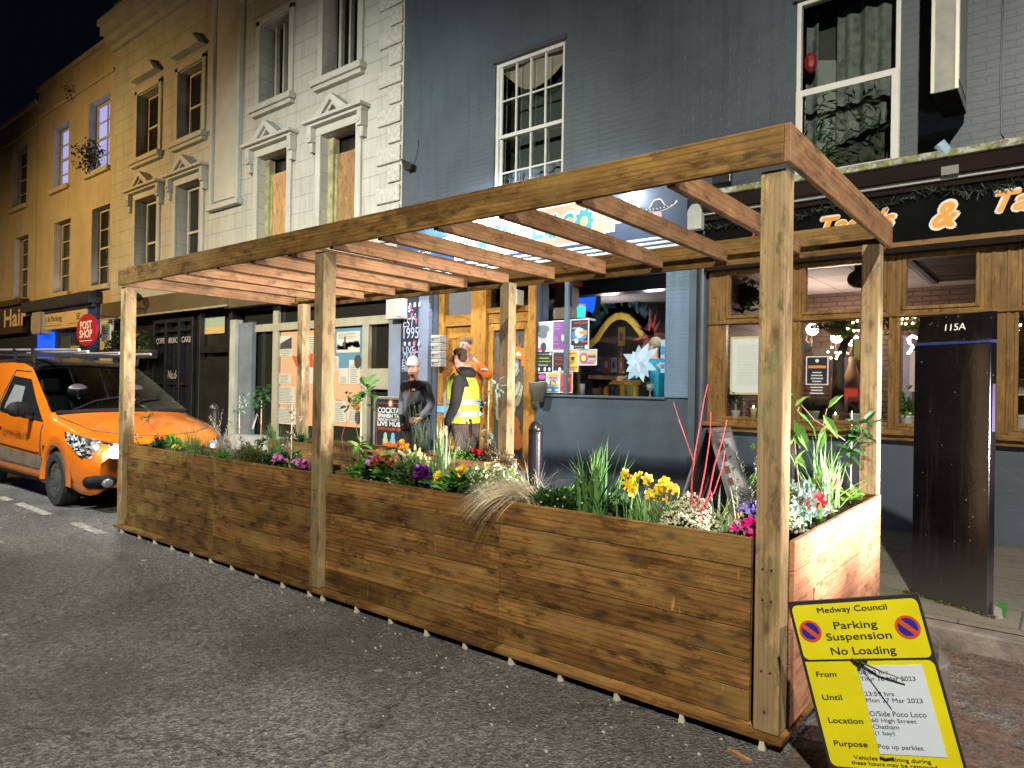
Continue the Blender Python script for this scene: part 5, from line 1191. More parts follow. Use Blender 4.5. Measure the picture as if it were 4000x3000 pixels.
def upvc(o, label, plants=True):
    x0, x1, z0, z1 = o[:4]; g = thing('casement_window', ((x0+x1)/2, FY+.02, z0), label, 'window', 'white plastic windows of the grey wall')
    zm = 4.74 if z1 > 5 else (z0+z1)/2
    mb = MB(); frame_mb(x0, x1, z0, z1, FY-.005, FY+.08, .045, mb); frame_mb(x0+.005, x1-.005, z0+.01, zm+.05, FY-.035, FY-.006, .07, mb); mb.build('frame', UPVC, g, bevel=.005)
    MB().quad((x0, FY+.03, z0), (x1, FY+.03, z0), (x1, FY+.03, z1), (x0, FY+.03, z1)).build('pane', GLU, g)
    MB().quad((x0, FY+.5, z0), (x1, FY+.5, z0), (x1, FY+.5, z1), (x0, FY+.5, z1)).build('dark_interior', flat('interior_greengrey', (.05, .055, .045), .7), g)
    cu = MB(); n = 46
    for i in range(n):
        u0, u1 = i/n, (i+1)/n
        f0, f1 = .03*math.sin(38*u0)+.02*math.sin(17*u0), .03*math.sin(38*u1)+.02*math.sin(17*u1)
        if .12 < u0 < .32: continue
        cu.quad((x0+(x1-x0)*u0, FY+.36+f0, z0+.35+.3*u0), (x0+(x1-x0)*u1, FY+.36+f1, z0+.35+.3*u1), (x0+(x1-x0)*u1, FY+.36+f1, z1), (x0+(x1-x0)*u0, FY+.36+f0, z1), random.random())
    cu.build('curtain', paint('curtain_greygreen', (.17, .19, .18), .9, .5, 9, 30, .003), g)
    MB().poly([(x0+.08, FY+.42, z0+.3), (x0+.42, FY+.42, z0+.5), (x0+.30, FY+.42, z1-.55), (x0+.1, FY+.42, z1-.5)]).build('light_drape', flat('drape_pale', (.26, .30, .27), .8), g)
    if plants:
        fo = MB(); rr = random.Random(5)
        for k in range(230):
            cx = x0+.06+(rr.gauss(.25, .12) if rr.random() < .6 else rr.gauss(.7, .15))*(x1-x0-.12); cx = min(x1-.06, max(x0+.06, cx)); hgt = rr.random()**1.5*.95; p = Vector((cx, FY+.12+rr.random()*.18, z0+.05+hgt)); a = Vector((rr.uniform(-1, 1), rr.uniform(-.4, .4), rr.uniform(-.3, 1))).normalized()*rr.uniform(.03, .09); b_ = a.cross(Vector((0, 1, .2))).normalized()*a.length*.16
            fo.quad(p-a, p+b_, p+a, p-b_, rr.random())
        fo.build('house_plants', leafmat('window_plants', (.06, .13, .05), (.02, .045, .02)), g)
    MB().ball((x0+.09, FY+.2, z0+1.37), .07, 8, 6, sc=(1, 1, 1.7)).build('red_ornament', flat('ornament_red', (.35, .02, .03), .5), g)
    MB().box(x0-.03, x1+.03, FY-.05, FY-.006, z1+.001, z1+.08).build('lintel', paint('lintel_dark', (.04, .04, .05), .6, .2, 3, 30, .003), g)
upvc(up_ops[1], 'white plastic window crowded with house plants above the bar sign'); upvc(up_ops[2], 'white plastic window whose edge shows beside the projecting sign', False)
# ---- projecting box sign ----
xs_ = .124; Yn = 3.95; a0 = F(3638, 365, Yn); zb_ = 4.1
pj = thing('projecting_sign', (0, 4.4, zb_), 'tall grey projecting box sign fixed edge-on to the slate wall above the bar', 'sign')
zbot = ony_z = F(3690, 356, 4.1).z
SX0, SX1 = FX(3640, 362, 4.1), FX(3741, 348, 4.1)
MB().box(SX0, SX1, 4.1, 4.78, zbot, 7.4).build('case', paint('sign_case_grey', (.17, .17, .15), .4, .3, 5, 30, .001), pj, bevel=.006)
mb = MB(); mb.box(SX0-.008, SX0+.02, 4.085, 4.099, zbot, 7.4); mb.box(SX1-.02, SX1+.008, 4.085, 4.099, zbot, 7.4); mb.each('metal_edging', flat('edging_metal', (.42, .42, .36), .35, .6), pj)
MB().box(SX0+.002, SX1-.002, 4.102, 4.778, zbot-.004, zbot-.001).build('underside', flat('underside_shade', (.004, .004, .004), .9, spec=.1), pj)  # added plate under the case, shade put into its near-black colour
MB().box(SX1+.001, SX1+.006, 4.16, 4.72, zbot+.1, 7.3).build('side_face', flat('sign_face_grey', (.22, .22, .22), .4), pj)
mb = MB()
for z in (zbot+.2, zbot+1.2): mb.box((SX0+SX1)/2-.02, (SX0+SX1)/2+.02, 4.781, FY-.005, z, z+.04)
mb.each('bracket', BLK, pj)
c = F(3698, 585, FY-.25); mb = MB(); d = Vector((.5, .2, -.9)).normalized(); mb.tube([c+Vector((-.06, -.03, .06)), c+Vector((.02, 0, -.05))], [.055, .05], 10); wl = thing('wall_spotlight', c, 'small pale blue spotlight standing on the ledge under the projecting sign', 'spotlight'); mb.build('head', flat('spot_blue', (.28, .42, .55), .4), wl)
mb = MB(); mb.tube([c+Vector((.02, 0, -.05)), c+Vector((.03, .02, -.16))], .018, 6); mb.box(c.x-.04, c.x+.1, c.y-.02, c.y+.06, c.z-.24, c.z-.16); mb.build('stand', flat('stand_grey', (.15, .15, .14), .5), wl)
c = F(3934, 556, FY-.05); cw = thing('cable_cap', c, 'yellow round cap with a cable running up the slate wall', 'cable cap'); MB().ball(c, .05, 10, 6, sc=(1, .6, .8)).build('cap', flat('cap_yellow', (.5, .45, .16), .5), cw)  # round yellow cap on the wall cable, not a socket
MB().tube([c+Vector((.02, 0, -.12)), c+Vector((.03, .02, -.05)), c+Vector((-.04, .03, .1)), c+Vector((-.06, .035, .6)), c+Vector((-.05, .035, 1.2)), c+Vector((-.04, .035, 3))], .007, 5).build('cable', BLK, cw)

# ---- bar fascia ----
BSY = FY-.14
b0 = FX(2752, 1050, BSY); bz0 = FZ(3477, 973, BSY)+.01; zt = FZ(3560, 745, BSY)
bs = thing('bar_fascia', (1.5, BSY, bz0), 'black bar fascia with orange brush lettering and a dark garland', 'sign')
zstrip = FZ(3560, 752, BSY)
MB().box(b0, 5.6, BSY, FY-.003, bz0+.05, zstrip).build('board', paint('fascia_black', (.004, .0045, .0045), .95, .4, 3, 40, .001, spec=.1), bs)
BRC = paint('brown_cornice', (.014, .009, .008), .9, .3, 2, 40, .002, spec=.15)
mb = MB(); mb.box(b0, 5.6, BSY-.03, FY-.003, zstrip+.001, zstrip+.06); mb.box(b0, 5.6, BSY-.12, FY-.003, zstrip+.095, zstrip+.25); mb.box(b0, 5.6, BSY-.02, FY-.003, bz0-.06, bz0+.0)
mb.build('cornice', BRC, bs, bevel=.008)
MB().box(b0, 5.6, BSY-.07, FY-.003, zstrip+.061, zstrip+.094).build('pale_bead', paint('bead_grey', (.27, .28, .27), .5, .15, 3, 40, .001), bs)
m, nt, b = nodes('mossy_ledge'); mm = mp(nt); n1 = noise(nt, mm, 9, 7, .7); n2 = noise(nt, mm, 28, 5)
c = mixc(nt, ramp(nt, n1, [(.42, 0), (.55, 1)]), (.42, .44, .38), (.20, .22, .07)); c = mixc(nt, ramp(nt, n2, [(.5, 0), (.62, .8)]), c, (.10, .11, .10)); nt.links.new(c, b.inputs['Base Color']); b.inputs['Roughness'].default_value = .85; bump(nt, b, n2, .8, .02)
MB().box(b0, 5.6, BSY-.16, FY-.003, zstrip+.251, zstrip+.32).build('lead_ledge', m, bs, bevel=.012)
MB().box(b0, 5.6, BSY-.01, BSY+.02, bz0+.001, bz0+.049).build('timber_bead', WIN_X, bs)
# lettering Taco's & Ta...
OL = flat('letter_orange', (.72, .30, .02), .5); OW = flat('letter_edge', (.70, .62, .55), .5)
mb = MB(); mw = MB()
def brush(txt, px0, px1, ztop_py, zbot_py, px_ref):
    x0 = FX(px0, zbot_py, BSY-.01); x1 = FX(px1, ztop_py, BSY-.01); z1_ = FZ(px_ref, ztop_py, BSY-.01); z0_ = FZ(px_ref, zbot_py, BSY-.01)
    text_mb(mw, txt, (x0, BSY-.006, z0_), width=x1-x0, height=z1_-z0_, shear=.35, bold=.075); text_mb(mb, txt, (x0+.012, BSY-.010, z0_+.012), width=x1-x0-.024, height=z1_-z0_-.024, shear=.35, bold=.035)
brush("Taco's", 3207, 3499, 842, 912, 3260)
brush('&', 3640, 3742, 789, 887, 3690)
brush('Tapas', 3888, 4260, 745, 850, 3930)
mw.build('letter_edges', OW, bs); mb.build('letters', OL, bs)
mb = MB(); x_ = FX(2948, 920, BSY); text_mb(mb, 'M', (x_-.03, BSY-.012, FZ(2950, 935, BSY)), width=.16, height=.14, shear=.3, bold=.02); mb.build('red_letter', flat('letter_red', (.5, .02, .02), .5), bs)
gar = MB(); rr = random.Random(9)
nseg = 150
for k in range(nseg):
    u = k/(nseg-1); x = b0+.05+(5.4-b0)*u; z = zstrip-.055-.03*math.sin(u*60); c = Vector((x, BSY-.03, z))
    for q in range(6):
        d = Vector((rr.uniform(-1, 1), rr.uniform(-1, .1), rr.uniform(-.9, .7))).normalized()*rr.uniform(.04, .085); s_ = d.cross(Vector((0, 1, 0))).normalized()*.004; gar.quad(c-s_, c+s_, c+d+s_, c+d-s_, rr.random())
tag(gar.build('garland', leafmat('garland_dark', (.05, .07, .045), (.02, .03, .02))), 'dark green needle garland hung along the top of the black fascia', 'garland')

# ---- bar windows ----
WY = FY-.03
bw = thing('bar_window', (1.5, WY, 1.0), 'long varnished timber window of the bar with panes above and below', 'window')
panesU = [(-2.16, -1.66), (-1.31, -.56), (-.35, .225), (.62, 1.2), (1.5, 2.1), (2.4, 3.0)]
panesL = [(-2.19, -1.62), (-1.35, -.50), (-.40, .28), (.56, 1.25), (1.45, 2.15), (2.35, 3.05)]
U0, U1, L0, L1 = 2.37, 2.84, 1.20, 2.26
mb = wall_mb(BW[0], 3.3, 1.12, 2.96, WY, [(a, b_, U0, U1) for a, b_ in panesU]+[(a, b_, L0, L1) for a, b_ in panesL], depth=.07)
mb.build('frame', WIN_W, bw)
mb = MB()
for a, b_ in panesU: frame_mb(a-.035, b_+.035, U0-.035, U1+.035, WY-.018, WY-.001, .03, mb); frame_mb(a-.07, b_+.07, U0-.085, U1+.07, WY-.010, WY-.0015, .03, mb)
for a, b_ in panesL: frame_mb(a-.03, b_+.03, L0-.03, L1+.03, WY-.012, WY-.001, .026, mb)
for (a, b_), (c_, d_) in zip(panesU, panesU[1:]):
    for k in (.35, .65): xx = b_+(c_-b_)*k; mb.box(xx-.012, xx+.012, WY-.014, WY-.001, 1.13, 2.95)
mb.build('moulding', WIN_W, bw, bevel=.003)
mb = MB(); mb.box(BW[0]-.02, 3.35, WY-.10, FY+.02, 1.085, 1.135); mb.box(BW[0], 3.3, WY-.05, FY+.02, 1.03, 1.084); mb.box(BW[0], 3.3, WY-.03, WY-.001, 2.27, 2.30); mb.build('sill', WIN_X, bw, bevel=.008)
mb = MB()
for a, b_ in panesU: mb.quad((a, WY+.06, U0), (b_, WY+.06, U0), (b_, WY+.06, U1), (a, WY+.06, U1))
for a, b_ in panesL: mb.quad((a, WY+.06, L0), (b_, WY+.06, L0), (b_, WY+.06, L1), (a, WY+.06, L1))
mb.each('pane', GL, bw)
# bar interior
bi = MB(); qx0, qx1, qy0, qy1 = -2.4, 6.5, FY+.13, 8.6
bi.quad((qx0, qy1, .12), (qx1, qy1, .12), (qx1, qy1, 3.05), (qx0, qy1, 3.05)); bi.quad((qx0, qy0, .12), (qx0, qy1, .12), (qx0, qy1, 3.05), (qx0, qy0, 3.05)); bi.quad((qx1, qy1, .12), (qx1, qy0, .12), (qx1, qy0, 3.05), (qx1, qy1, 3.05))
bi.build('bar_room_walls', brickpaint('bar_wall_brick', (.13, .075, .055), .8, .23, .078, .012, .8, .01, joint=(.05, .03, .02), var=.45), gb)
MB().quad((qx0, qy0, .13), (qx1, qy0, .13), (qx1, qy1, .13), (qx0, qy1, .13)).build('bar_floor', flat('bar_floor_brown', (.06, .03, .02), .5), gb)
cl = MB(); x = qx0
while x < qx1:
    y = qy0
    while y < qy1: cl.box(x+.006, min(x+.594, qx1), y+.006, min(y+.594, qy1), 3.05, 3.07, (random.uniform(.8, 1), )*3); y += .6
    x += .6
cl.build('bar_ceiling_tiles', paint('ceiling_tile', (.30, .25, .23), .8, .06, 3, 30, .002, tint=True), gb)
MB().quad((qx0, qy0, 3.08), (qx1, qy0, 3.08), (qx1, qy1, 3.08), (qx0, qy1, 3.08)).build('ceiling_grid', INK, gb)
dc = MB(); y = qy0
while y < 7.4: dc.box(-.47, qx1-.01, y, y+.14, 2.955, 2.985, rnd=True); y += .145
dc.build('dark_boarded_ceiling', wood('dark_ceiling_boards', 0, (.04, .022, .014), (.07, .042, .028)), gb); MB().box(-.46, -.4, qy0, 7.5, 2.93, 3.05).build('ceiling_trim', INK, gb)
for i, (px, py, Y) in enumerate(((3174, 1286, 7.4), (3268, 1318, 8.2), (3330, 1329, 7.9))):
    c = F(px, py, Y); t = thing('wall_sconce', c, ['brightest globe wall lamp at the window edge of the bar', 'globe wall lamp between the two others in the bar', 'globe wall lamp nearest the dark doorway of the bar'][i], 'wall lamp', 'globe wall lamps in the bar')
    MB().ball(c, .085, 14, 9).build('globe', flat('globe_glow', (1, .95, .9), .5, emit=14, ecol=(1, .86, .76)), t)
    MB().tube([c+Vector((0, 0, -.085)), c+Vector((-.05, .05, -.2)), c+Vector((-.12, .12, -.15)), c+Vector((-.12, .2, -.05))], .012, 6).build('arm', flat('sconce_brass', (.3, .2, .1), .4, .7), t)
    lamp('bar_lamp', 'POINT', c+Vector((0, -.15, 0)), 22, (1, .80, .66), None, .1)
lamp('bar_lamp', 'POINT', (2.2, 6.8, 2.4), 10, (1, .78, .6), None, .1)
# garland with fairy lights along the window heads
FAIRY = flat('fairy_bulb', (1, .9, .5), .5, emit=16, ecol=(1, .82, .42))
FAIRW = flat('fairy_bulb_white', (1, 1, 1), .5, emit=12, ecol=(.9, .92, 1))
fg = thing('fairy_light_garland', (0, FY+.3, 2.2), 'green garland with yellow fairy lights along the inside of the bar window', 'fairy lights')
gm = MB(); fmb = MB(); rr = random.Random(12)
for k in range(1100):
    x = rr.uniform(-1.35, 1.3); sag = 2.24-.05*abs(math.sin(x*5)); p = Vector((x, FY+.3+rr.uniform(-.06, .06), sag+rr.gauss(0, .035))); a = Vector((rr.uniform(-1, 1), rr.uniform(-1, 1), rr.uniform(-1, 1))).normalized()*.035; b_ = a.cross(Vector((.3, 1, .2))).normalized()*.010; gm.quad(p-a, p+b_, p+a, p-b_, rr.random())
for px, py in ((3525, 1246), (3543, 1243), (3575, 1238), (3610, 1246), (3520, 1262), (3538, 1265), (3565, 1263), (3692, 1230), (3712, 1232), (3716, 1229), (3727, 1228), (3756, 1235), (3782, 1235), (3811, 1236), (3961, 1233), (3332, 1260), (3349, 1253), (3377, 1254), (3311, 1284), (3336, 1292), (3352, 1291)): fmb.ball(F(px, py, FY+.24), .012, 6, 4)
for px, py in ((3250, 1357), (3234, 1375), (3266, 1377), (3276, 1381), (3283, 1377), (3270, 1391), (3267, 1400), (3245, 1398)): fmb.ball(F(px, py, FY+1.2), .014, 6, 4)
gm.build('needles', leafmat('fir_green', (.10, .13, .03), (.03, .05, .015)), fg); fmb.build('bulbs', FAIRY, fg)
wl2 = MB(); pts = [(3548, 1325), (3556, 1318), (3564, 1312), (3572, 1316), (3582, 1320), (3590, 1320), (3552, 1330), (3553, 1340), (3562, 1350), (3565, 1357), (3560, 1362), (3558, 1368), (3553, 1374), (3549, 1380), (3948, 1287), (3956, 1283), (3966, 1280), (3975, 1290), (3985, 1270)]
for p in pts: wl2.ball(F(*p, 7.2), .018, 6, 4)
tag(wl2.build('white_string_lights', FAIRW), 'string of white lights round the mirror deep inside the bar', 'fairy lights')
# foliage tree / beam in bar, menu boards, shelf figures
ft = MB(); rr = random.Random(15)
for k in range(420):
    c = F(2900+rr.gauss(0, 34), 1155+rr.gauss(0, 24), 6.0+rr.uniform(-.2, .2)); a = Vector((rr.uniform(-1, 1), rr.uniform(-1, 1), rr.uniform(-1, .3))).normalized()*.06; b_ = a.cross(Vector((0, 1, .3))).normalized()*.02; ft.quad(c-a, c+b_, c+a, c-b_, rr.random())
tag(ft.build('hanging_foliage', leafmat('bar_foliage', (.05, .07, .03), (.01, .015, .008))), 'dark hanging foliage at the first upper pane of the bar', 'hanging plant')
ft = MB()
for k in range(520):
    c = F(3290+rr.gauss(0, 26), 1275+rr.gauss(0, 18), 6.3+rr.uniform(-.2, .2)); a = Vector((rr.uniform(-1, 1), rr.uniform(-1, 1), rr.uniform(-1, .5))).normalized()*.05; b_ = a.cross(Vector((0, 1, .3))).normalized()*.012; ft.quad(c-a, c+b_, c+a, c-b_, rr.random())
tag(ft.build('hanging_foliage', leafmat('bar_foliage_lit', (.22, .22, .06), (.06, .08, .02))), 'yellow green hanging foliage over the globe lamps in the bar', 'hanging plant')
pl = MB(); pl.tube([F(3272, 1600, 6.6), F(3275, 1400, 6.6), F(3300, 1340, 6.6), F(3345, 1280, 6.6)], [.08, .07, .05, .04], 8); tag(pl.build('artificial_tree_trunk', flat('trunk_dark', (.05, .04, .03), .8)), 'dark branching trunk of an indoor tree behind the menu poster', 'tree trunk')
c = F(3355, 1090, 5.9); mb = MB(); mb.ball(c, .13, 12, 8, sc=(1, 1, .85)); mb.tube([c+Vector((0, 0, .1)), c+Vector((0, 0, .4))], .05, 8); tag(mb.build('dome_camera', INK), 'black dome camera under the bar ceiling', 'camera')
o, a = card('menu_sheet', (2854, 1316), (3010, 1543), WY+.045, flat('menu_white', (.56, .60, .56), .5), 'long white food menu in a cream frame on the first bar pane', 'menu', frame=flat('menu_cream', (.46, .42, .24), .5), th=.012)
lines_mb(MB(), a[0]+.08, a[1]-.08, a[2]+.1, a[3]-.1, WY+.0425, 26, random.Random(3), .22).build('lettering', flat('menu_print', (.42, .45, .42), .6), o)
o, a = card('menu_poster', (3149, 1392), (3235, 1504), WY+.045, flat('menu_dark', (.018, .02, .035), .4), 'black bar notice with orange heading on the second pane', 'poster', frame=WHT)
mb = MB(); zc = a[3]-.1; mb.box((a[0]+a[1])/2-.09, (a[0]+a[1])/2+.09, WY+.0415, WY+.0425, zc-.03, zc-.0); mb.build('orange_heading', P_ORA, o)
mb = MB(); w_ = a[1]-a[0]
for i, f_ in enumerate((.4, .5, .55, .4, .35, .55, .5, .6)): mb.box((a[0]+a[1])/2-w_*f_/2, (a[0]+a[1])/2+w_*f_/2, WY+.0415, WY+.0425, zc-.07-i*.032-.012, zc-.07-i*.032)
mb.ball(((a[0]+a[1])/2, WY+.042, a[3]-.05), .02, 8, 5, sc=(1, .05, 1)); mb.build('lettering', WHT, o)
# wall shelf with ornaments
s0 = F(3250, 1560, 7.6); s1 = F(3345, 1560, 7.6); sh2 = tag(MB().box(F(3130, 1560, 7.6).x, s1.x, 7.55, 7.8, s0.z-.03, s0.z).build('wall_shelf', flat('shelf_pink', (.22, .12, .10), .6)), 'plain shelf carrying figures inside the bar', 'shelf')
mb = MB(); c = F(3258, 1558, 7.62); mb.lathe(c.x, c.y, [(.05, s0.z), (.045, s0.z+.3), (.03, s0.z+.36)], 10); tag(mb.build('shelf_figure', flat('figure_orange', (.5, .22, .06), .5), smooth=True), 'small orange and red figure on the bar shelf', 'figurine')
MB().box(c.x-.06, c.x+.06, c.y-.06, c.y+.06, s0.z+.361, s0.z+.55).build('red_tin', P_RED) if False else None
mb = MB(); c = F(3327, 1558, 7.62); mb.box(c.x-.1, c.x+.1, c.y-.08, c.y+.08, s0.z+.001, s0.z+.16); rt = tag(mb.build('red_tin', flat('tin_red', (.6, .05, .03), .4)), 'bright red tin under a pale figure on the bar shelf', 'tin')
mb = MB(); mb.lathe(c.x, c.y, [(.09, s0.z+.162), (.1, s0.z+.35), (.05, s0.z+.5), (.045, s0.z+.6)], 10); tag(mb.build('shelf_figure', flat('figure_pale', (.5, .33, .15), .5), smooth=True), 'pale robed figure standing on the red tin', 'figurine')
rr = random.Random(77)
for i, (px, py, w_, h_, cc, lab) in enumerate(((3150, 1330, .16, .3, INK, 'dark narrow picture at the window edge inside the bar'), (3215, 1420, .34, .5, flat('wall_chart', (.10, .07, .05), .6), 'brown chart behind the bar notice'), (3300, 1440, .2, .36, P_DGR, 'small grey picture left of the red tin'), (3350, 1390, .14, .5, flat('note_olive', (.22, .22, .04), .6), 'strip of yellow notes beside the dark doorway'), (3360, 1640, .3, .6, flat('red_chair_back', (.20, .02, .015), .5), 'dark red chair back low in the bar'), (3180, 1600, .5, .3, flat('dresser_brown', (.06, .03, .02), .5), 'dark dresser below the bar shelf'))):
    c = F(px, py, 7.7 if i < 4 else 7.0); t = thing('wall_picture' if i < 4 else ('chair' if i == 4 else 'dresser'), c, lab, 'picture' if i < 4 else 'furniture')
    frame_mb(c.x-w_/2, c.x+w_/2, c.z-h_/2, c.z+h_/2, c.y-.02, c.y, .02).build('frame', INK, t); MB().box(c.x-w_/2+.021, c.x+w_/2-.021, c.y-.012, c.y-.002, c.z-h_/2+.021, c.z+h_/2-.021).build('panel', cc, t)
# window board goods: pots, candles
WBZ = 1.19
MB().box(-2.25, 3.2, WY+.08, FY+.42, WBZ-.03, WBZ).build('window_board', WIN_X, bw)
def pot(px, Y, r_, hgt, mat, label, leaf=None, kind='bush'):
    c = F(px, 1640, Y); t = thing('flower_pot', (c.x, Y, WBZ), label, 'potted plant', 'potted plants on the bar window board')
    MB().lathe(c.x, Y, [(r_*.75, WBZ), (r_, WBZ+hgt*.8), (r_*1.08, WBZ+hgt*.82), (r_*1.08, WBZ+hgt), (r_*.9, WBZ+hgt)], 14).build('pot', mat, t, smooth=False)
    if leaf:
        mb = MB(); rr = random.Random(int(px))
        n = 120 if kind == 'bush' else 40
        for k in range(n):
            if kind == 'bush': p = Vector((c.x+rr.gauss(0, r_*.9), Y+rr.gauss(0, r_*.5), WBZ+hgt+abs(rr.gauss(.06, .08)))); a = Vector((rr.uniform(-1, 1), rr.uniform(-.6, .6), rr.uniform(-.2, 1))).normalized()*.04
            elif kind == 'tree': p = Vector((c.x+rr.gauss(0, .09), Y+rr.gauss(0, .05), WBZ+hgt+.17+rr.gauss(0, .05))); a = Vector((rr.uniform(-1, 1), rr.uniform(-.6, .6), rr.uniform(-1, .6))).normalized()*.045
            else: an = rr.uniform(0, 6.28); p = Vector((c.x+.03*math.cos(an), Y+.03*math.sin(an), WBZ+hgt+.05)); a = Vector((math.cos(an)*.7, math.sin(an)*.5, rr.uniform(.5, 1))).normalized()*.07
            b_ = a.cross(Vector((.2, 1, .1))).normalized()*a.length*(.35 if kind != 'spiky' else .12); mb.quad(p-a, p+b_, p+a, p-b_, rr.random())
        mb.build('leaves', leaf, t)
        if kind == 'tree': MB().tube([(c.x, Y, WBZ+hgt), (c.x+.01, Y, WBZ+hgt+.15)], .016, 6).build('stem', flat('trunk_pink', (.3, .2, .15), .7), t)
    return t
PW_ = flat('pot_white', (.46, .46, .44), .5); PGN = flat('pot_greygreen', (.14, .19, .17), .6); LFG = leafmat('houseplant_green', (.07, .17, .04), (.02, .05, .015)); LFD = leafmat('houseplant_dark', (.04, .07, .04), (.01, .02, .01))
pot(2872, FY+.1, .05, .08, PW_, 'small dark leaved tree in a white pot behind the menu sheet', LFD, 'tree')
pot(3172, FY+.15, .075, .10, PGN, 'spiky plant in a grey green pot beneath the bar notice', LFD, 'spiky'); pot(3345, FY+.15, .07, .09, flat('pot_pale_green', (.30, .36, .32), .6), 'low plant in a pale green pot beside the rear corner post', LFD, 'spiky')
pot(3545, FY+.1, .07, .09, PW_, 'leafy green plant in a white pot beside the black cabinet', LFG, 'bush'); pot(3995, FY+.15, .08, .13, flat('pot_cream', (.40, .40, .33), .6), 'empty cream pot at the last visible bar pane', None)
FL = flat('candle_flame', (1, .8, .5), .5, emit=20, ecol=(1, .62, .25))
for i, (px, hh, mt, lab) in enumerate(((2943, .115, flat('candle_cream', (.55, .46, .24), .5), 'cream pillar candle beside the near post'), (3263, .07, flat('candle_cup_yellow', (.42, .34, .12), .5), 'stout yellow candle jar below the bar notice'), (3560, .05, flat('candle_cream', (.55, .46, .24), .5), 'low candle behind the black cabinet edge'))):
    c = F(px, 1640, FY+.12); t = thing('candle', (c.x, c.y, WBZ), lab, 'candle', 'candles on the bar window board'); MB().lathe(c.x, c.y, [(.033, WBZ+.001), (.036, WBZ+hh*.8), (.033, WBZ+hh)], 12).build('wax', mt, t, smooth=True); MB().ball((c.x, c.y, WBZ+hh+.014), .010, 6, 5, sc=(.7, .7, 1.5)).build('flame', FL, t)
    lamp('candle_light', 'POINT', (c.x, c.y-.02, WBZ+hh+.04), .35, (1, .6, .3), None, .02)
mb = MB(); a = rect((3590, 1345), (3640, 1360), 7.4); tag(MB().box(a[0]-.2, a[1]+.6, 7.3, 7.6, .9, 1.55).build('bar_counter', flat('counter_white', (.3, .27, .25), .5)), 'pale bar counter deep inside the room', 'counter') if False else None
o, a = card('framed_picture', (3950, 1480), (4060, 1545), 7.5, flat('picture_grey', (.25, .22, .2), .5), 'wide grey picture on the far bar wall', 'picture', frame=WHT)
mb = MB(); a = rect((3556, 1370), (3620, 1530), 7.9); t = thing('back_bar', (a[0], 7.9, .12), 'lit white display recess on the back wall of the bar', 'display'); MB().box(a[0], a[1]+.4, 7.88, 8.1, a[2], a[3]).build('panel', flat('recess_cream', (.42, .33, .26), .5, emit=.35, ecol=(.8, .6, .5)), t); MB().box(a[0]-.08, a[0]-.002, 7.85, 8.1, a[2]-.5, a[3]+.2).build('post', flat('recess_lilac', (.36, .33, .40), .5, emit=.2), t)
cu = MB(); a0 = F(3560, 1640, FY+.35); cu.ball((a0.x+.08, FY+.4, 1.28), .12, 12, 7, sc=(1.4, .5, .7)); tag(cu.build('cushion', flat('cushion_grey', (.16, .14, .18), .9), smooth=True), 'grey lilac cushion behind the white pot', 'cushion')
dp = MB(); dp.box(-.42, .1, 8.3, 8.58, .12, 2.2); tag(dp.build('dark_doorway', INK), 'dark doorway in the back wall of the bar', 'doorway')
# ================= black cabinet 115A =================
m, nt, b = nodes('cabinet_black'); mm = mp(nt)
n1 = noise(nt, mm, 2.2, 7, .7); n2 = noise(nt, mm, 38, 3); v = N(nt, 'ShaderNodeTexVoronoi'); nt.links.new(mm.outputs[0], v.inputs['Vector']); v.inputs['Scale'].default_value = 14
c = ramp(nt, n1, [(.3, (.002, .002, .003)), (.75, (.008, .007, .009))]); c = mixc(nt, ramp(nt, v.outputs['Distance'], [(.05, .8), (.09, 0)]), c, (.16, .15, .15)) 
sp = N(nt, 'ShaderNodeSeparateXYZ'); nt.links.new(mm.outputs[0], sp.inputs[0])
sq = N(nt, 'ShaderNodeMapping'); sq.inputs['Scale'].default_value = (16, 16, .9); nt.links.new(mm.outputs[0], sq.inputs[0]); c = mixc(nt, ramp(nt, noise(nt, sq, 1.5, 5, .7), [(.52, 0), (.72, .5)]), c, (.03, .025, .026))
c = mixc(nt, ramp(nt, sp.outputs[2], [(.05, .8), (.45, 0)]), c, (.05, .047, .05)); nt.links.new(c, b.inputs['Base Color']); b.inputs['Roughness'].default_value = .2; b.inputs['Specular IOR Level'].default_value = .35; bump(nt, b, n2, .4, .002); CAB = m
bl = G(3855, 2405, .12); bl2 = G(3565, 2320, .12)
ux = (bl-bl2).normalized(); w_ = .50; uy = Vector((-ux.y, ux.x, 0)); O = bl-ux*w_
cab = thing('street_cabinet', O+ux*w_/2, 'tall glossy black utility cabinet marked 115A standing on the pavement', 'cabinet')
def obox(mb, a0, a1, b0, b1, z0, z1, t=None):
    P_ = [O+ux*a+uy*b_ for a, b_ in ((a0, b0), (a1, b0), (a1, b1), (a0, b1))]
    mb.prism([Vector((p.x, p.y, z0)) for p in P_], (0, 0, z1-z0), t); return mb
obox(MB(), 0, w_, 0, .07, .12, 1.83).build('body', CAB, cab, bevel=.006)
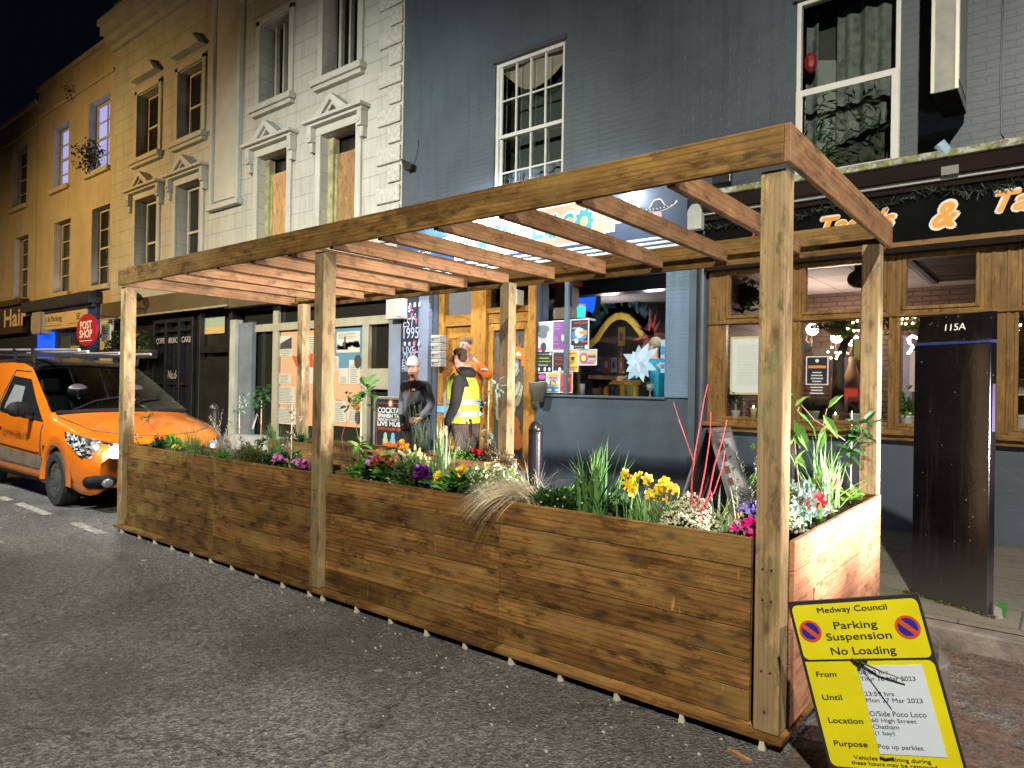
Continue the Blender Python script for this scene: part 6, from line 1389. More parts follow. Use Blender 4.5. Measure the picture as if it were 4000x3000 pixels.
# sloping head
a0, a1 = .02, w_-.0
pts = [O+uy*0+Vector((0, 0, 1.85-.12)), O+uy*.03+Vector((0, 0, 2.03-.12)), O+uy*.07+Vector((0, 0, 2.03-.12)), O+uy*.07+Vector((0, 0, 1.85-.12))]
MB().prism([p+ux*.012+Vector((0, 0, 0)) for p in pts][::-1], ux*(w_-.012)).build('head', CAB, cab, bevel=.004)
obox(MB(), .004, w_-.004, .004, .066, 1.831, 1.845).build('blue_seam', flat('seam_blue', (.02, .04, .22), .3, emit=.03, ecol=(.03, .07, .5)), cab)
mb = MB(); tO = O+ux*.205+uy*.012+Vector((0, 0, 1.80)); text_mb(mb, '115A', tO, width=.135, height=.045, ux=ux, uz=(uy*.16+Vector((0, 0, 1))).normalized(), ext=.0045, bold=.01)
mb.build('number', flat('paint_pen_white', (.8, .8, .78), .5), cab)
mb = MB(); q = O+ux*(w_+.002)
mb.prism([q+uy*.02+Vector((0, 0, z)) for z in (1.15, 1.45)]+[q+uy*.05+Vector((0, 0, z)) for z in (1.45, 1.15)], ux*.002); mb.build('side_sticker', flat('sticker_redblue', (.05, .03, .10), .4), cab)
# moss and litter at its foot
mb = MB(); rr = random.Random(21)
for k in range(300):
    p = O+ux*rr.uniform(-.05, w_+.06)+uy*rr.gauss(-.01, .012)+Vector((0, 0, rr.uniform(0, .012))); a = Vector((rr.uniform(-1, 1), rr.uniform(-1, 1), rr.uniform(0, .8))).normalized()*.012; b_ = a.cross(Vector((0, 0, 1))).normalized()*.006; mb.quad(p-a, p+b_, p+a, p-b_, rr.random())
tag(mb.build('moss', leafmat('moss_green', (.16, .16, .04), (.05, .06, .02))), 'moss growing along the foot of the black cabinet', 'moss', kind='stuff')
pk = MB(); q = bl+Vector((.045, -.0, 0)); a = [q+Vector((0, 0, 0)), q+Vector((.05, .02, .0)), q+Vector((.06, .02, .09)), q+Vector((.01, .01, .10))]; pk.prism(a, (0, .008, 0)); t = tag(pk.build('litter_packet', flat('packet_green', (.03, .12, .03), .3)), 'crumpled green crisp packet at the foot of the black cabinet', 'litter')
mb = MB(); mb.prism([q+Vector((-.01, -.01, .0)), q+Vector((.04, -.01, .0)), q+Vector((.03, -.008, .06)), q+Vector((-.005, -.008, .075))], (0, -.002, 0)); mb.build('silver_side', flat('foil', (.5, .5, .48), .3, .7), t)

# ================= bollards =================
BOL = paint('bollard_black_gloss', (.018, .017, .020), .3, .4, 8, 35, .002)
def bollard(x, y, label, reflect=True):
    t = thing('bollard', (x, y, .12), label, 'bollard', 'black round topped bollards on the pavement')
    r_ = .072; hb = 1.0
    MB().lathe(x, y, [(r_*1.25, .12), (r_*1.25, .17), (r_, .19), (r_, .12+hb-.07), (r_*1.06, .12+hb-.065), (r_*1.06, .12+hb-.055)], 22).build('shaft', BOL, t, smooth=False)
    MB().lathe(x, y, [(r_*1.02, .12+hb-.054), (r_*.95, .12+hb-.02), (r_*.75, .12+hb+.02), (r_*.42, .12+hb+.045), (.004, .12+hb+.052)], 22).build('cap', BOL, t, smooth=True)
    return t
bo = bollard(-3.16, 2.5, 'black round topped bollard in front of the grey wall, beside the rear planter')
b2 = copy_tree(bo, (-9.35, 2.5, .12), 'black round topped bollard behind the silvery leaved plants')
b3 = copy_tree(bo, (-.93, 3.1, .12), 'bollard half hidden by end planter leaves, in front of the grey wall')
# ================= A-boards =================
ALU = paint('aluminium', (.55, .55, .57), .35, .06, 4, 0, 0, metal=.7)
x0, y0, y1, zt_, zb_ = -2.1, 4.14, 4.74, 1.08, .13
ab = thing('pavement_board', (x0, (y0+y1)/2, .12), 'silver framed folding menu board standing open by the bar window', 'A-board')
for s in (1, -1):
    nm = 'menu_side' if s > 0 else 'back_side'
    ax = Vector((s*.30, 0, zb_-zt_)); an = ax.normalized(); T = Vector((x0+s*.015, y0, zt_)); Wv = Vector((0, y1-y0, 0)); out = Vector((0, 1, 0)).cross(an)*(1 if s > 0 else -1)
    if out.x*s < 0: out = -out
    def slab(mb, u0, u1, v0, v1, d0, d1):
        P_ = [T+Wv*u+ax*v+out*d0 for u, v in ((u0, v0), (u1, v0), (u1, v1), (u0, v1))]; mb.prism(P_, out*(d1-d0)); return mb
    mb = MB(); slab(mb, 0, .07, 0, 1, 0, .022); slab(mb, .93, 1, 0, 1, 0, .022); slab(mb, .071, .929, 0, .045, 0, .02); slab(mb, .071, .929, .78, .83, 0, .02)
    f = mb.build(nm, ALU, ab)
    slab(MB(), .071, .929, .046, .779, .004, .010).build('panel', flat('menu_board_grey', (.33, .33, .36), .3) if s > 0 else INK, f)
    slab(MB(), .10, .9, .84, .99, .004, .008).build('skirt', INK, f)
    if s > 0:
        slab(MB(), .3, .85, .12, .68, .0105, .012).build('menu_sheet', WHT, f)
        mb = MB()
        for i, c_ in enumerate((.16, .29, .42, .55)): slab(mb, .18, .42, c_, c_+.08, .0125, .0135)
        mb.each('food_picture', flat('food_brown', (.25, .12, .08), .5), f)
        mb = MB()
        for i, c_ in enumerate((.19, .32, .45, .58)): slab(mb, .5, .68, c_, c_+.012, .0125, .0135); slab(mb, .5, .62, c_+.02, c_+.03, .0125, .0135)
        mb.build('lettering', INK, f)
# cocktail board
Yc = 3.9; cx0, cx1 = FX(1462, 1600, Yc), FX(1592, 1600, Yc)+.03; zt_ = FZ(1530, 1549, Yc)
cbd = thing('pavement_board', ((cx0+cx1)/2, Yc, .12), 'black cocktail and tapas advertising board with silver frame behind the man in the grey beanie', 'A-board')
mb = MB(); frame_mb(cx0, cx1, .2, zt_, Yc-.02, Yc+.03, .045, mb); mb.box(cx0-.02, cx0+.1, Yc-.1, Yc+.25, .12, .2); mb.box(cx1-.1, cx1+.02, Yc-.1, Yc+.25, .12, .2); mb.build('frame', ALU, cbd, bevel=.008)
MB().box(cx0+.045, cx1-.045, Yc-.01, Yc+.02, .245, zt_-.045).build('panel', P_BLK, cbd)
w_ = cx1-cx0; Yt = Yc-.013
def zz(py): return FZ(1520, py, Yc)
mb = MB(); text_mb(mb, 'COCKTAILS', (cx0+.10, Yt, zz(1613)), width=w_*.80, height=zz(1593)-zz(1613), bold=.04); text_mb(mb, 'SPANISH TAPAS', (cx0+.10, Yt, zz(1632)), width=w_*.80, height=zz(1617)-zz(1632), bold=.04)
text_mb(mb, 'MEXICAN STREET FOOD', (cx0+.10, Yt, zz(1645)), width=w_*.80, height=zz(1635)-zz(1645), bold=.03); text_mb(mb, 'LIVE MUSIC', (cx0+.10, Yt, zz(1664)), width=w_*.80, height=zz(1648)-zz(1664), bold=.05); mb.build('white_lettering', flat('print_white', (.75, .75, .75), .5), cbd)
mb = MB(); text_mb(mb, 'OPEN FROM 12PM', (cx0+.12, Yt, zz(1681)), width=w_*.7, height=zz(1670)-zz(1681), bold=.02)
frame_mb(cx0+.075, cx1-.075, zz(1745), zz(1574), Yt-.001, Yt, .008, mb); mb.ball((cx0+w_*.5, Yt, zz(1576)), .06, 14, 8, sc=(1, .03, 1.1)); mb.ball((cx0+w_*.5, Yt, zz(1735)), .18, 10, 6, sc=(1, .01, .25)); mb.build('orange_print', flat('print_orange', (.62, .12, .02), .5), cbd)
mb = MB(); mb.ball((cx0+w_*.5, Yt-.003, zz(1576)), .038, 12, 8, sc=(.9, .05, 1.1)); mb.build('emblem', flat('print_white', (.75, .75, .75), .5), cbd)
mb = MB(); mb.ball((cx0+w_*.36, Yt, zz(1703)), .05, 10, 6, sc=(.8, .03, 1.1)); mb.ball((cx0+w_*.36, Yt, zz(1722)), .07, 10, 6, sc=(.8, .03, .8)); mb.build('green_figure', P_GRN, cbd)
mb = MB(); mb.ball((cx0+w_*.58, Yt, zz(1703)), .05, 10, 6, sc=(.8, .03, 1.1)); mb.ball((cx0+w_*.58, Yt, zz(1722)), .07, 10, 6, sc=(.8, .03, .8)); mb.build('blue_figure', flat('print_lightblue', (.2, .4, .6), .5), cbd)
for i, cc in enumerate((P_BLU, P_PUR, P_PNK)): MB().box(cx0+.1+i*.14, cx0+.21+i*.14, Yt-.002, Yt, zz(1768), zz(1754)).build('drink_picture', cc, cbd)

# ================= parking suspension notice =================
TLc = Vector((.0711, -.2152, .6936)); A = Vector((.4337, .0027, .1201)); B = Vector((.1544, .0250, -.5942))
pn = thing('parking_notice', (TLc.x+.3, -.2, 0), 'tilted yellow parking suspension notice tied on at the near corner of the parklet', 'sign')
nrm = A.cross(B).normalized();  nrm = nrm if nrm.y < 0 else -nrm
def UV(u, v, d=0.0): return TLc+A*u+B*v+nrm*d
def rrect(mb, u0, u1, v0, v1, d0, th, rad=.03, n=5, corners=(1, 1, 1, 1)):
    asp = B.length/A.length; pts = []
    for ci, (cu_, cv_, s) in enumerate(((u0, v0, 180), (u1, v0, 270), (u1, v1, 0), (u0, v1, 90))):
        su = 1 if cu_ == u0 else -1; sv = 1 if cv_ == v0 else -1
        if not corners[ci]: pts.append((cu_, cv_)); continue
        for k in range(n+1):
            an = R(s+90*k/n); pts.append((cu_+su*rad+rad*math.cos(an), cv_+(sv*rad+rad*math.sin(an))/asp))
    P_ = [UV(u, v, d0) for u, v in pts]; mb.prism(P_, nrm*th); return mb
mb = MB(); mb.prism([UV(0, 0, -.006), UV(1, 0, -.006), UV(1, 1, -.006), UV(0, 1, -.006)], nrm*.012); mb.build('backing_board', flat('board_black', (.02, .018, .018), .5), pn)
m, nt, b = nodes('notice_yellow'); mm = mp(nt); n1 = noise(nt, mm, 6, 6); nt.links.new(ramp(nt, n1, [(.3, (.56, .50, .004)), (.8, (.68, .62, .01))]), b.inputs['Base Color']); b.inputs['Roughness'].default_value = .38; YN = m
mb = MB(); rrect(mb, .025, .980, .022, .348, .0065, .0015, .045); rrect(mb, .025, .980, .362, .974, .0065, .0015, .05, corners=(0, 1, 1, 1)); mb.build('yellow_face', YN, pn)
mb = MB(); mb.prism([UV(.422, .388, .0085), UV(.894, .386, .0085), UV(.893, .884, .0085), UV(.422, .885, .0085)], nrm*.0012); mb.build('paper_insert', flat('paper_bluish', (.55, .62, .72), .5), pn)
BK = flat('notice_black', (.012, .012, .010), .5); ua, ub = A.normalized(), -B.normalized()
mb = MB()
def nt_(s, u, v, wu, hv, d=.0095, al='CENTER', bold=.012):
    o = UV(u, v, 0); text_mb(mb, s, o, width=wu*A.length, height=hv*B.length, ux=ua, uz=ub, ext=0, align=al, bold=bold)
    for i in range(nt_.i, len(mb.v)): mb.v[i] = tuple(Vector(mb.v[i])+nrm*d)
    nt_.i = len(mb.v)
nt_.i = 0
nt_('Medway Council', .495, .084, .53, .043); nt_('Parking', .493, .185, .326, .055, bold=.009); nt_('Suspension', .494, .250, .49, .055, bold=.009); nt_('No Loading', .499, .335, .484, .057, bold=.009)
nt_('From', .092, .449, .157, .031, al='LEFT'); nt_('Until', .092, .585, .155, .032, al='LEFT'); nt_('Location', .094, .719, .267, .032, al='LEFT'); nt_('Purpose', .092, .862, .257, .042, al='LEFT')
nt_('Vehicles remaining during', .497, .930, .553, .029, bold=.006); nt_('these hours may be removed', .498, .960, .614, .028, bold=.006)
mb.build('black_lettering', BK, pn)
mb = MB(); nt_.i = 0
for s, v_, w_ in (('00:00 hrs', .436, .218), ('Thur 16 Mar 2023', .473, .395), ('23:59 hrs', .558, .216), ('Mon 27 Mar 2023', .594, .404), ('O/Side Poco Loco', .672, .402), ('60 High Street', .713, .321), ('Chatham', .743, .187), ('(1 bay)', .784, .143)):
    nt_(s, .428, v_, w_, .029 if 'g' in s or '/' in s or '(' in s else .0245, .0105, 'LEFT', .006)
nt_('Pop up parklet', .428, .860, .32, .031, .0105, 'LEFT', .006)
mb.build('typed_lettering', flat('notice_type', (.05, .06, .09), .5), pn)
for (u, v) in ((.133, .178), (.868, .178)):
    ring = MB(); n = 28; R1, R2 = .089*A.length, .070*A.length
    def cp_(r_, k, d): an = 2*math.pi*k/n; return UV(u, v, d)+ua*r_*math.cos(an)+ub*r_*math.sin(an)
    disc = MB(); disc.poly([cp_(R1*.95, k, .0088) for k in range(n)]); disc.build('blue_disc', flat('sign_blue', (.015, .02, .28), .4), pn)
    for k in range(n): ring.quad(cp_(R2, k, .0094), cp_(R1, k, .0094), cp_(R1, k+1, .0094), cp_(R2, k+1, .0094))
    d1 = (ua-ub).normalized(); d2 = (ua+ub).normalized()*.0085; ring.quad(UV(u, v, .0100)-d1*R2-d2, UV(u, v, .0100)+d1*R2-d2, UV(u, v, .0100)+d1*R2+d2, UV(u, v, .0100)-d1*R2+d2)
    ring.build('red_ring', flat('sign_redorange', (.55, .07, .02), .4), pn)
tie = MB(); tie.tube([UV(.40, .345, .012), UV(.45, .362, .02), UV(.52, .352, .018)], .0045, 5); tie.tube([UV(.41, .368, .012), UV(.50, .345, .02)], .0035, 5)
tie.tube([UV(.47, .362, .02), UV(.6, .405, .03), UV(.765, .462, .025)], [.004, .003, .0022], 5); tie.tube([UV(.455, .365, .015), UV(.45, .39, .018)], .006, 6); tie.tube([UV(.455, .385, .014), UV(.52, .5, .013), UV(.60, .63, .012)], .0012, 4); tie.tube([UV(.42, .90, .012), UV(.46, .908, .014), UV(.52, .902, .012)], .003, 5)
tag(tie.build('cable_tie', BK), 'black cable ties holding the yellow notice', 'cable tie')
dr = thing('weighted_drum', (.40, .12, 0), 'dark rubbery tapered drum base behind the yellow notice', 'drum'); RB = paint('rubber_dark', (.045, .036, .030), .6, .5, 6, 30, .004)
MB().lathe(.42, .03, [(.225, .0), (.225, .05), (.19, .09), (.165, .3), (.155, .52), (.12, .56)], 26).build('shell', RB, dr, smooth=False, bevel=.006)
MB().box(.28, .56, -.17, -.135, .35, .6).build('bracket', RB, dr)
# timber offcut on the road
q = G(2890, 2960, .0); mb = MB(); d = Vector((.055, -.012, 0)); n_ = Vector((.004, .014, 0)); mb.prism([q-d-n_*.3, q+d-n_, q+d+n_*.2, q-d+n_], (0, 0, .014)); mb.v = [(x, y, z+.001) for x, y, z in mb.v]; tag(mb.build('timber_offcut', W_END), 'small pale timber offcut lying on the road beside the near post', 'offcut')
# fallen leaves at the right
mb = MB(); rr = random.Random(31)
for k in range(170):
    x, y = rr.uniform(.1, 2.6), 1.82-abs(rr.gauss(0, .9)); s_ = 0 if y > -.5 else 0; a = rr.uniform(0, 6.28); s = rr.uniform(.006, .02); u_ = Vector((math.cos(a), math.sin(a), rr.uniform(0, .3)))*s; v_ = Vector((-math.sin(a), math.cos(a), .1))*s*.5; c = Vector((x, y, .008)); mb.quad(c-u_, c-v_, c+u_, c+v_+Vector((0, 0, .004)), rr.random())
tag(mb.build('fallen_leaves', leafmat('dry_leaf', (.16, .09, .045), (.06, .035, .02))), 'dry brown leaves lying in the gutter beside the kerb', 'leaves', kind='stuff')

# ================= orange van =================
m, nt, b = nodes('van_orange'); mm = mp(nt); n1 = noise(nt, mm, 3, 6); nt.links.new(ramp(nt, n1, [(.3, (.50, .115, .004)), (.8, (.58, .145, .006))]), b.inputs['Base Color']); b.inputs['Roughness'].default_value = .33; b.inputs['Coat Weight'].default_value = .6; b.inputs['Coat Roughness'].default_value = .06; VO = m
VB = flat('van_black_gloss', (.008, .008, .009), .18, spec=.7); VT = flat('van_trim_black', (.007, .007, .008), .7, spec=.2); TYR = paint('tyre_rubber', (.012, .012, .012), .75, .3, 8, 30, .003)
NX, VY, HWD = -7.52, .955, .90       # nose x, centre line y, half width
van = thing('van', (NX-2.2, VY, 0), 'orange panel van with a black roof and roof rack parked facing the parklet', 'van')
def SX(d): return NX-d
# side profile stations: distance from nose, z bottom, z waist, z top, half width waist, half width top, half width at bottom, nose rounding handled by width
st = [ # d, zb, zmid, ztop, wb, wm, wt
 (.00, .28, .50, .68, .68, .74, .56), (.04, .22, .50, .78, .78, .83, .66), (.12, .20, .54, .85, .83, .87, .72), (.32, .20, .58, .91, .85, .895, .76),
 (.60, .24, .62, .97, .87, .90, .78), (.90, .26, .66, 1.02, .87, .90, .79), (1.16, .24, .68, 1.06, .87, .90, .80), (1.30, .22, .70, 1.12, .87, .90, .79), 
 (1.60, .22, .72, 1.28, .87, .90, .76), (1.95, .22, .74, 1.47, .87, .90, .72), (2.25, .22, .75, 1.62, .87, .90, .68), (2.45, .22, .76, 1.72, .87, .90, .66), (2.75, .22, .78, 1.78, .87, .90, .66), (3.3, .22, .80, 1.80, .87, .90, .67), (4.2, .24, .80, 1.79, .87, .89, .67), (4.40, .28, .80, 1.66, .82, .84, .62)]
def section(s):
    d, zb, zm, zt, wb, wm, wt = s
    x = SX(d); hwp = [(wb*.96, zb), (wb, zb+.05), (wm*.99, (zb+zm)/2), (wm, zm), (wm*.985, min(zt-.02, zm+(zt-zm)*.35)), ((wm*.42+wt*.58), zm+(zt-zm)*.72), (wt+.015, zm+(zt-zm)*.93), (wt*.86, zt-.006), (wt*.5, zt+.012), (0, zt+.018)]
    left = [(x, VY-w_, z) for w_, z in hwp]; right = [(x, VY+w_, z) for w_, z in hwp[::-1][1:]]
    return left+right
secs = []
for i in range(len(st)-1):
    a, b_ = st[i], st[i+1]; n = max(1, int((b_[0]-a[0])/.09))
    for k in range(n): u = k/n; secs.append(section(tuple(p+(q_-p)*u for p, q_ in zip(a, b_))))
secs.append(section(st[-1]))
body = MB(); roof = MB(); n = len(secs[0])
WXc = SX(.90); wr = .40      # wheel arch
for i in range(len(secs)-1):
    A_, B_ = secs[i], secs[i+1]
    for j in range(n-1):
        q = [A_[j], A_[j+1], B_[j+1], B_[j]]; cx = sum(p[0] for p in q)/4; cz = sum(p[2] for p in q)/4; side = j < 4 or j >= n-5
        skip = False
        for wx in (WXc, SX(3.58)):
            if side and (cx-wx)**2+(cz-.34)**2 < (wr+.02)**2: skip = True
        dd_ = NX-cx
        if 6 <= j <= 11 and 1.26 < dd_ < 2.34: skip = True
        if skip: continue
        tgt = roof if (5 < j < n-7 and dd_ > 2.28) else body
        tgt.quad(*q)
body.poly(secs[0]); body.poly(secs[-1][::-1])
bo_ = body.build('body', VO, van, smooth=True)
roof.build('roof', VB, van, smooth=True)
# windscreen, lying on the shell
def skin(d, w_):   # point on upper shell at distance d, lateral w (-1..1 of top width)
    for i in range(len(st)-1):
        if st[i][0] <= d <= st[i+1][0]:
            u = (d-st[i][0])/(st[i+1][0]-st[i][0]); s = [p+(q_-p)*u for p, q_ in zip(st[i], st[i+1])]
            return s
    return list(st[-1])
mb = MB(); mk = MB(); nn = 10
for i in range(nn):
    for k in range(12):
        def P_(ii, kk):
            d = 1.24+(2.36-1.24)*ii/nn; s = skin(d, 0); u = -1+2*kk/12; w_ = (s[6]*1.0)*u*(1.06-.10*ii/nn); z = s[3]+.018-.03*abs(u)**3; return Vector((SX(d)+.0, VY+w_, z+.012))
        mb.quad(P_(i, k), P_(i, k+1), P_(i+1, k+1), P_(i+1, k))
ws = mb.build('windscreen', glass('van_windscreen', (.62, .70, .68), .12, .05), van, smooth=True)
MB().box(SX(3.1), SX(3.06), VY-.8, VY+.8, .5, 1.1).box(SX(3.1), SX(3.06), VY-.58, VY+.58, 1.101, 1.70).build('bulkhead', flat('bulkhead_grey', (.10, .11, .12), .6), van)
MB().box(SX(1.95), SX(1.30), VY-.78, VY+.78, .9, 1.05).build('dashboard', flat('dash_dark', (.03, .03, .032), .6), van, bevel=.03)
for yy in (-.40, .42):
    mb = MB(); mb.box(SX(2.75), SX(2.62), VY+yy-.24, VY+yy+.24, .7, 1.28); mb.box(SX(2.72), SX(2.63), VY+yy-.13, VY+yy+.13, 1.32, 1.52); mb.build('seat', flat('seat_dark', (.03, .03, .035), .5), van, bevel=.04)
mb = MB(); mb.tube([Vector((SX(2.1)+.05*math.sin(a), VY+.40+.18*math.cos(a), 1.12+.16*math.sin(a))) for a in [k*.5236 for k in range(13)]], .014, 5); mb.build('steering_wheel', INK, van)
mb = MB()
for k in range(14): mb.box(SX(3.05), SX(3.045), VY-.56+k*.08, VY-.553+k*.08, 1.1, 1.65)
for k in range(6): mb.box(SX(3.043), SX(3.038), VY-.56, VY+.56, 1.12+k*.09, 1.128+k*.09)
mb.build('bulkhead_mesh', flat('mesh_pale', (.30, .31, .33), .5), van)
# side window of the cab
def side_pt(d, z):
    s = skin(d, 0); zb, zm, zt, wb, wm, wt = s[1:]
    pr = [(wb*.96, zb), (wb, zb+.05), (wm*.99, (zb+zm)/2), (wm, zm), (wm*.985, min(zt-.02, zm+(zt-zm)*.35)), ((wm*.42+wt*.58), zm+(zt-zm)*.72), (wt+.015, zm+(zt-zm)*.93), (wt*.86, zt-.006)]
    for (w0, z0), (w1, z1) in zip(pr, pr[1:]):
        if z0 <= z <= z1 and z1 > z0: return Vector((SX(d), VY-(w0+(w1-w0)*(z-z0)/(z1-z0))-.012, z))
    return Vector((SX(d), VY-pr[-1][0]-.012, z))
def sidepatch(pts, name, mat, off=0, parent=None, sub=5):
    mb = MB(); # bilinear patch from 4 corner (d,z)
    for i in range(sub):
        for k in range(sub):
            def Q(u, v):
                a = (pts[0][0]*(1-u)+pts[1][0]*u, pts[0][1]*(1-u)+pts[1][1]*u); b_ = (pts[3][0]*(1-u)+pts[2][0]*u, pts[3][1]*(1-u)+pts[2][1]*u)
                return side_pt(a[0]*(1-v)+b_[0]*v, a[1]*(1-v)+b_[1]*v)+Vector((0, -off, 0))
            mb.quad(Q(i/sub, k/sub), Q((i+1)/sub, k/sub), Q((i+1)/sub, (k+1)/sub), Q(i/sub, (k+1)/sub))
    return mb.build(name, mat, parent or van, smooth=True)
dw = sidepatch([(1.42, .98), (2.95, 1.06), (2.88, 1.54), (2.28, 1.50)], 'door_window', flat('van_side_glass', (.012, .014, .015), .06, spec=1.0), .002)
sidepatch([(2.2, 1.08), (2.75, 1.10), (2.70, 1.42), (2.34, 1.40)], 'partition_mesh', flat('mesh_grey', (.16, .17, .18), .5), .004, dw)
sidepatch([(2.78, 1.08), (2.86, 1.08), (2.84, 1.46), (2.80, 1.45)], 'orange_reflection', VO, .005, dw) if False else None
sidepatch([(1.30, .40), (3.3, .42), (3.3, .60), (1.30, .56)], 'lower_grey_patch', paint('van_grey_patch', (.13, .10, .07), .5, .3, 4, 0, 0), .003)
sidepatch([(1.42, .60), (3.3, .64), (3.3, .68), (1.42, .64)], 'rubbing_strip', VO, .012)
sidepatch([(1.40, .22), (3.3, .23), (3.3, .30), (1.40, .29)], 'sill', VT, .006)
mb = MB(); c = side_pt(2.95, .86); mb.box(c.x-.09, c.x+.09, c.y-.03, c.y-.01, .85, .88); mb.build('door_handle', VO, van, bevel=.006)
mb = MB(); text_mb(mb, '07799 688118', side_pt(2.75, .74)+Vector((0, -.006, 0)), width=.95, height=.085, ux=(1, 0, 0)); 
mb.build('phone_number', flat('van_number_brown', (.12, .03, .005), .5), van)
mb = MB(); c = side_pt(1.72, 1.02); mb.ball((c.x-.02, c.y-.16, 1.12), .13, 12, 8, sc=(.55, 1.0, .75)); mb.tube([(c.x, c.y+.02, 1.0), (c.x, c.y-.1, 1.04)], .03, 6); mb.build('door_mirror', VT, van, smooth=True)
# headlamps
m, nt, b = nodes('headlamp_optics'); mm = mp(nt); v = N(nt, 'ShaderNodeTexVoronoi'); v.inputs['Scale'].default_value = 34; nt.links.new(mm.outputs[0], v.inputs['Vector']); q_ = N(nt, 'ShaderNodeSeparateColor'); nt.links.new(v.outputs['Color'], q_.inputs[0])
nt.links.new(ramp(nt, q_.outputs[0], [(0.35, (.03, .03, .035)), (.6, (.3, .3, .32)), (.9, (.8, .8, .82))]), b.inputs['Base Color']); b.inputs['Metallic'].default_value = .5; b.inputs['Roughness'].default_value = .12; b.inputs['Coat Weight'].default_value = 1; HLO = m
def lampunit(sgn):
    mb = MB(); pts = []
    for (d, w_, z) in ((.03, .42, .60), (.02, .46, .74), (.20, .80, .84), (.50, .915, .90), (.44, .925, .80), (.22, .885, .66), (.10, .78, .60)):
        pts.append(Vector((SX(d)+.02, VY-sgn*(w_), z)))
    c = sum(pts, Vector())/len(pts)+Vector((.05, -sgn*.04, .0))
    pts = [p+Vector((.035, -sgn*.035, .012)) for p in pts]; c = c+Vector((.03, -sgn*.03, .01))
    for a, b_ in zip(pts, pts[1:]+pts[:1]): mb.poly([c, a, b_] if sgn > 0 else [c, b_, a])
    h = mb.build('headlight', HLO, van, smooth=True)
    k = MB(); 
    for (d, w_, z, r_) in ((.15, .74, .72, .06), (.06, .58, .68, .075)): k.ball((SX(d)+.065, VY-sgn*w_, z), r_, 12, 8, sc=(.4, 1, 1))
    k.each('reflector', ALU, h, smooth=True)
    if sgn < 0: return
    k = MB(); k.ball((SX(.06)+.15, VY-sgn*.62, .69), .085, 12, 8, sc=(.5, 1, .8)); k.build('lit_bulb', flat('headlamp_glow', (1, 1, 1), .5, emit=22, ecol=(1, .95, .92)), h, smooth=True)
lampunit(1); lampunit(-1)
for pts in (((1.36, .40), (1.37, .70), (1.40, .95)), ((3.02, .40), (3.03, .9), (3.0, 1.3), (2.92, 1.62), (2.4, 1.60)), ((1.36, .40), (3.02, .40))):
    mb = MB(); P_ = []
    for (a0, a1), (b0, b1) in zip(pts, pts[1:]):
        for q in range(5): P_.append(side_pt(a0+(b0-a0)*q/5, a1+(b1-a1)*q/5)+Vector((0, .004, 0)))
    P_.append(side_pt(*pts[-1])+Vector((0, .004, 0))); mb.tube(P_, .0075, 4); mb.build('door_seam', INK, van)
def top_pt(d, u):
    s = skin(d, 0); return Vector((SX(d), VY+s[6]*u, s[3]+.020-.03*abs(u)**3))
mb = MB(); mb.tube([top_pt(1.16, -.98), top_pt(.8, -.96), top_pt(.35, -.9), top_pt(.12, -.55), top_pt(.09, 0), top_pt(.12, .55), top_pt(.35, .9), top_pt(1.16, .98)], .006, 4); mb.build('bonnet_seam', INK, van)
mb = MB(); 
for u0, u1 in ((-.75, .05), (.0, .75)): mb.tube([top_pt(1.24, u0)+Vector((0, 0, .02)), top_pt(1.42, (u0+u1)/2)+Vector((0, 0, .03)), top_pt(1.50, u1)+Vector((0, 0, .03))], .010, 5)
mb.tube([top_pt(1.22, -.98)+Vector((0, 0, .012)), top_pt(1.21, 0)+Vector((0, 0, .012)), top_pt(1.22, .98)+Vector((0, 0, .012))], .03, 5); mb.each('wiper', VT, van)
lamp('van_head_lamp', 'SPOT', (SX(0)+.16, VY-.56, .68), 10, (1, .95, .9), (SX(0)+4, VY-.6, .2), .05, 80, .6)
# bumper parts: grille, fog lamps, number plate
mb = MB(); mb.box(SX(.02), SX(-.03), VY-.45, VY+.45, .58, .70); mb.box(SX(.03), SX(-.025), VY-.36, VY+.36, .26, .44); g_ = mb.build('grille', VT, van, bevel=.01)
for s in (1, -1):
    mb = MB(); mb.ball((SX(.11)+.035, VY-s*.70, .36), 1, 16, 10, sc=(.12, .19, .095)); f_ = mb.build('fog_lamp_surround', VT, van)
    MB().ball((SX(.05)+.11, VY-s*.68, .345), .062, 12, 8, sc=(.35, 1, .8)).build('fog_lamp', flat('fog_glass', (.3, .3, .32), .15, .5), f_, smooth=True)
mb = MB(); mb.box(SX(-.035), SX(-.03)+.012, VY-.26, VY+.26, .47, .57); mb.build('number_plate', flat('plate_white', (.5, .5, .46), .5), van)
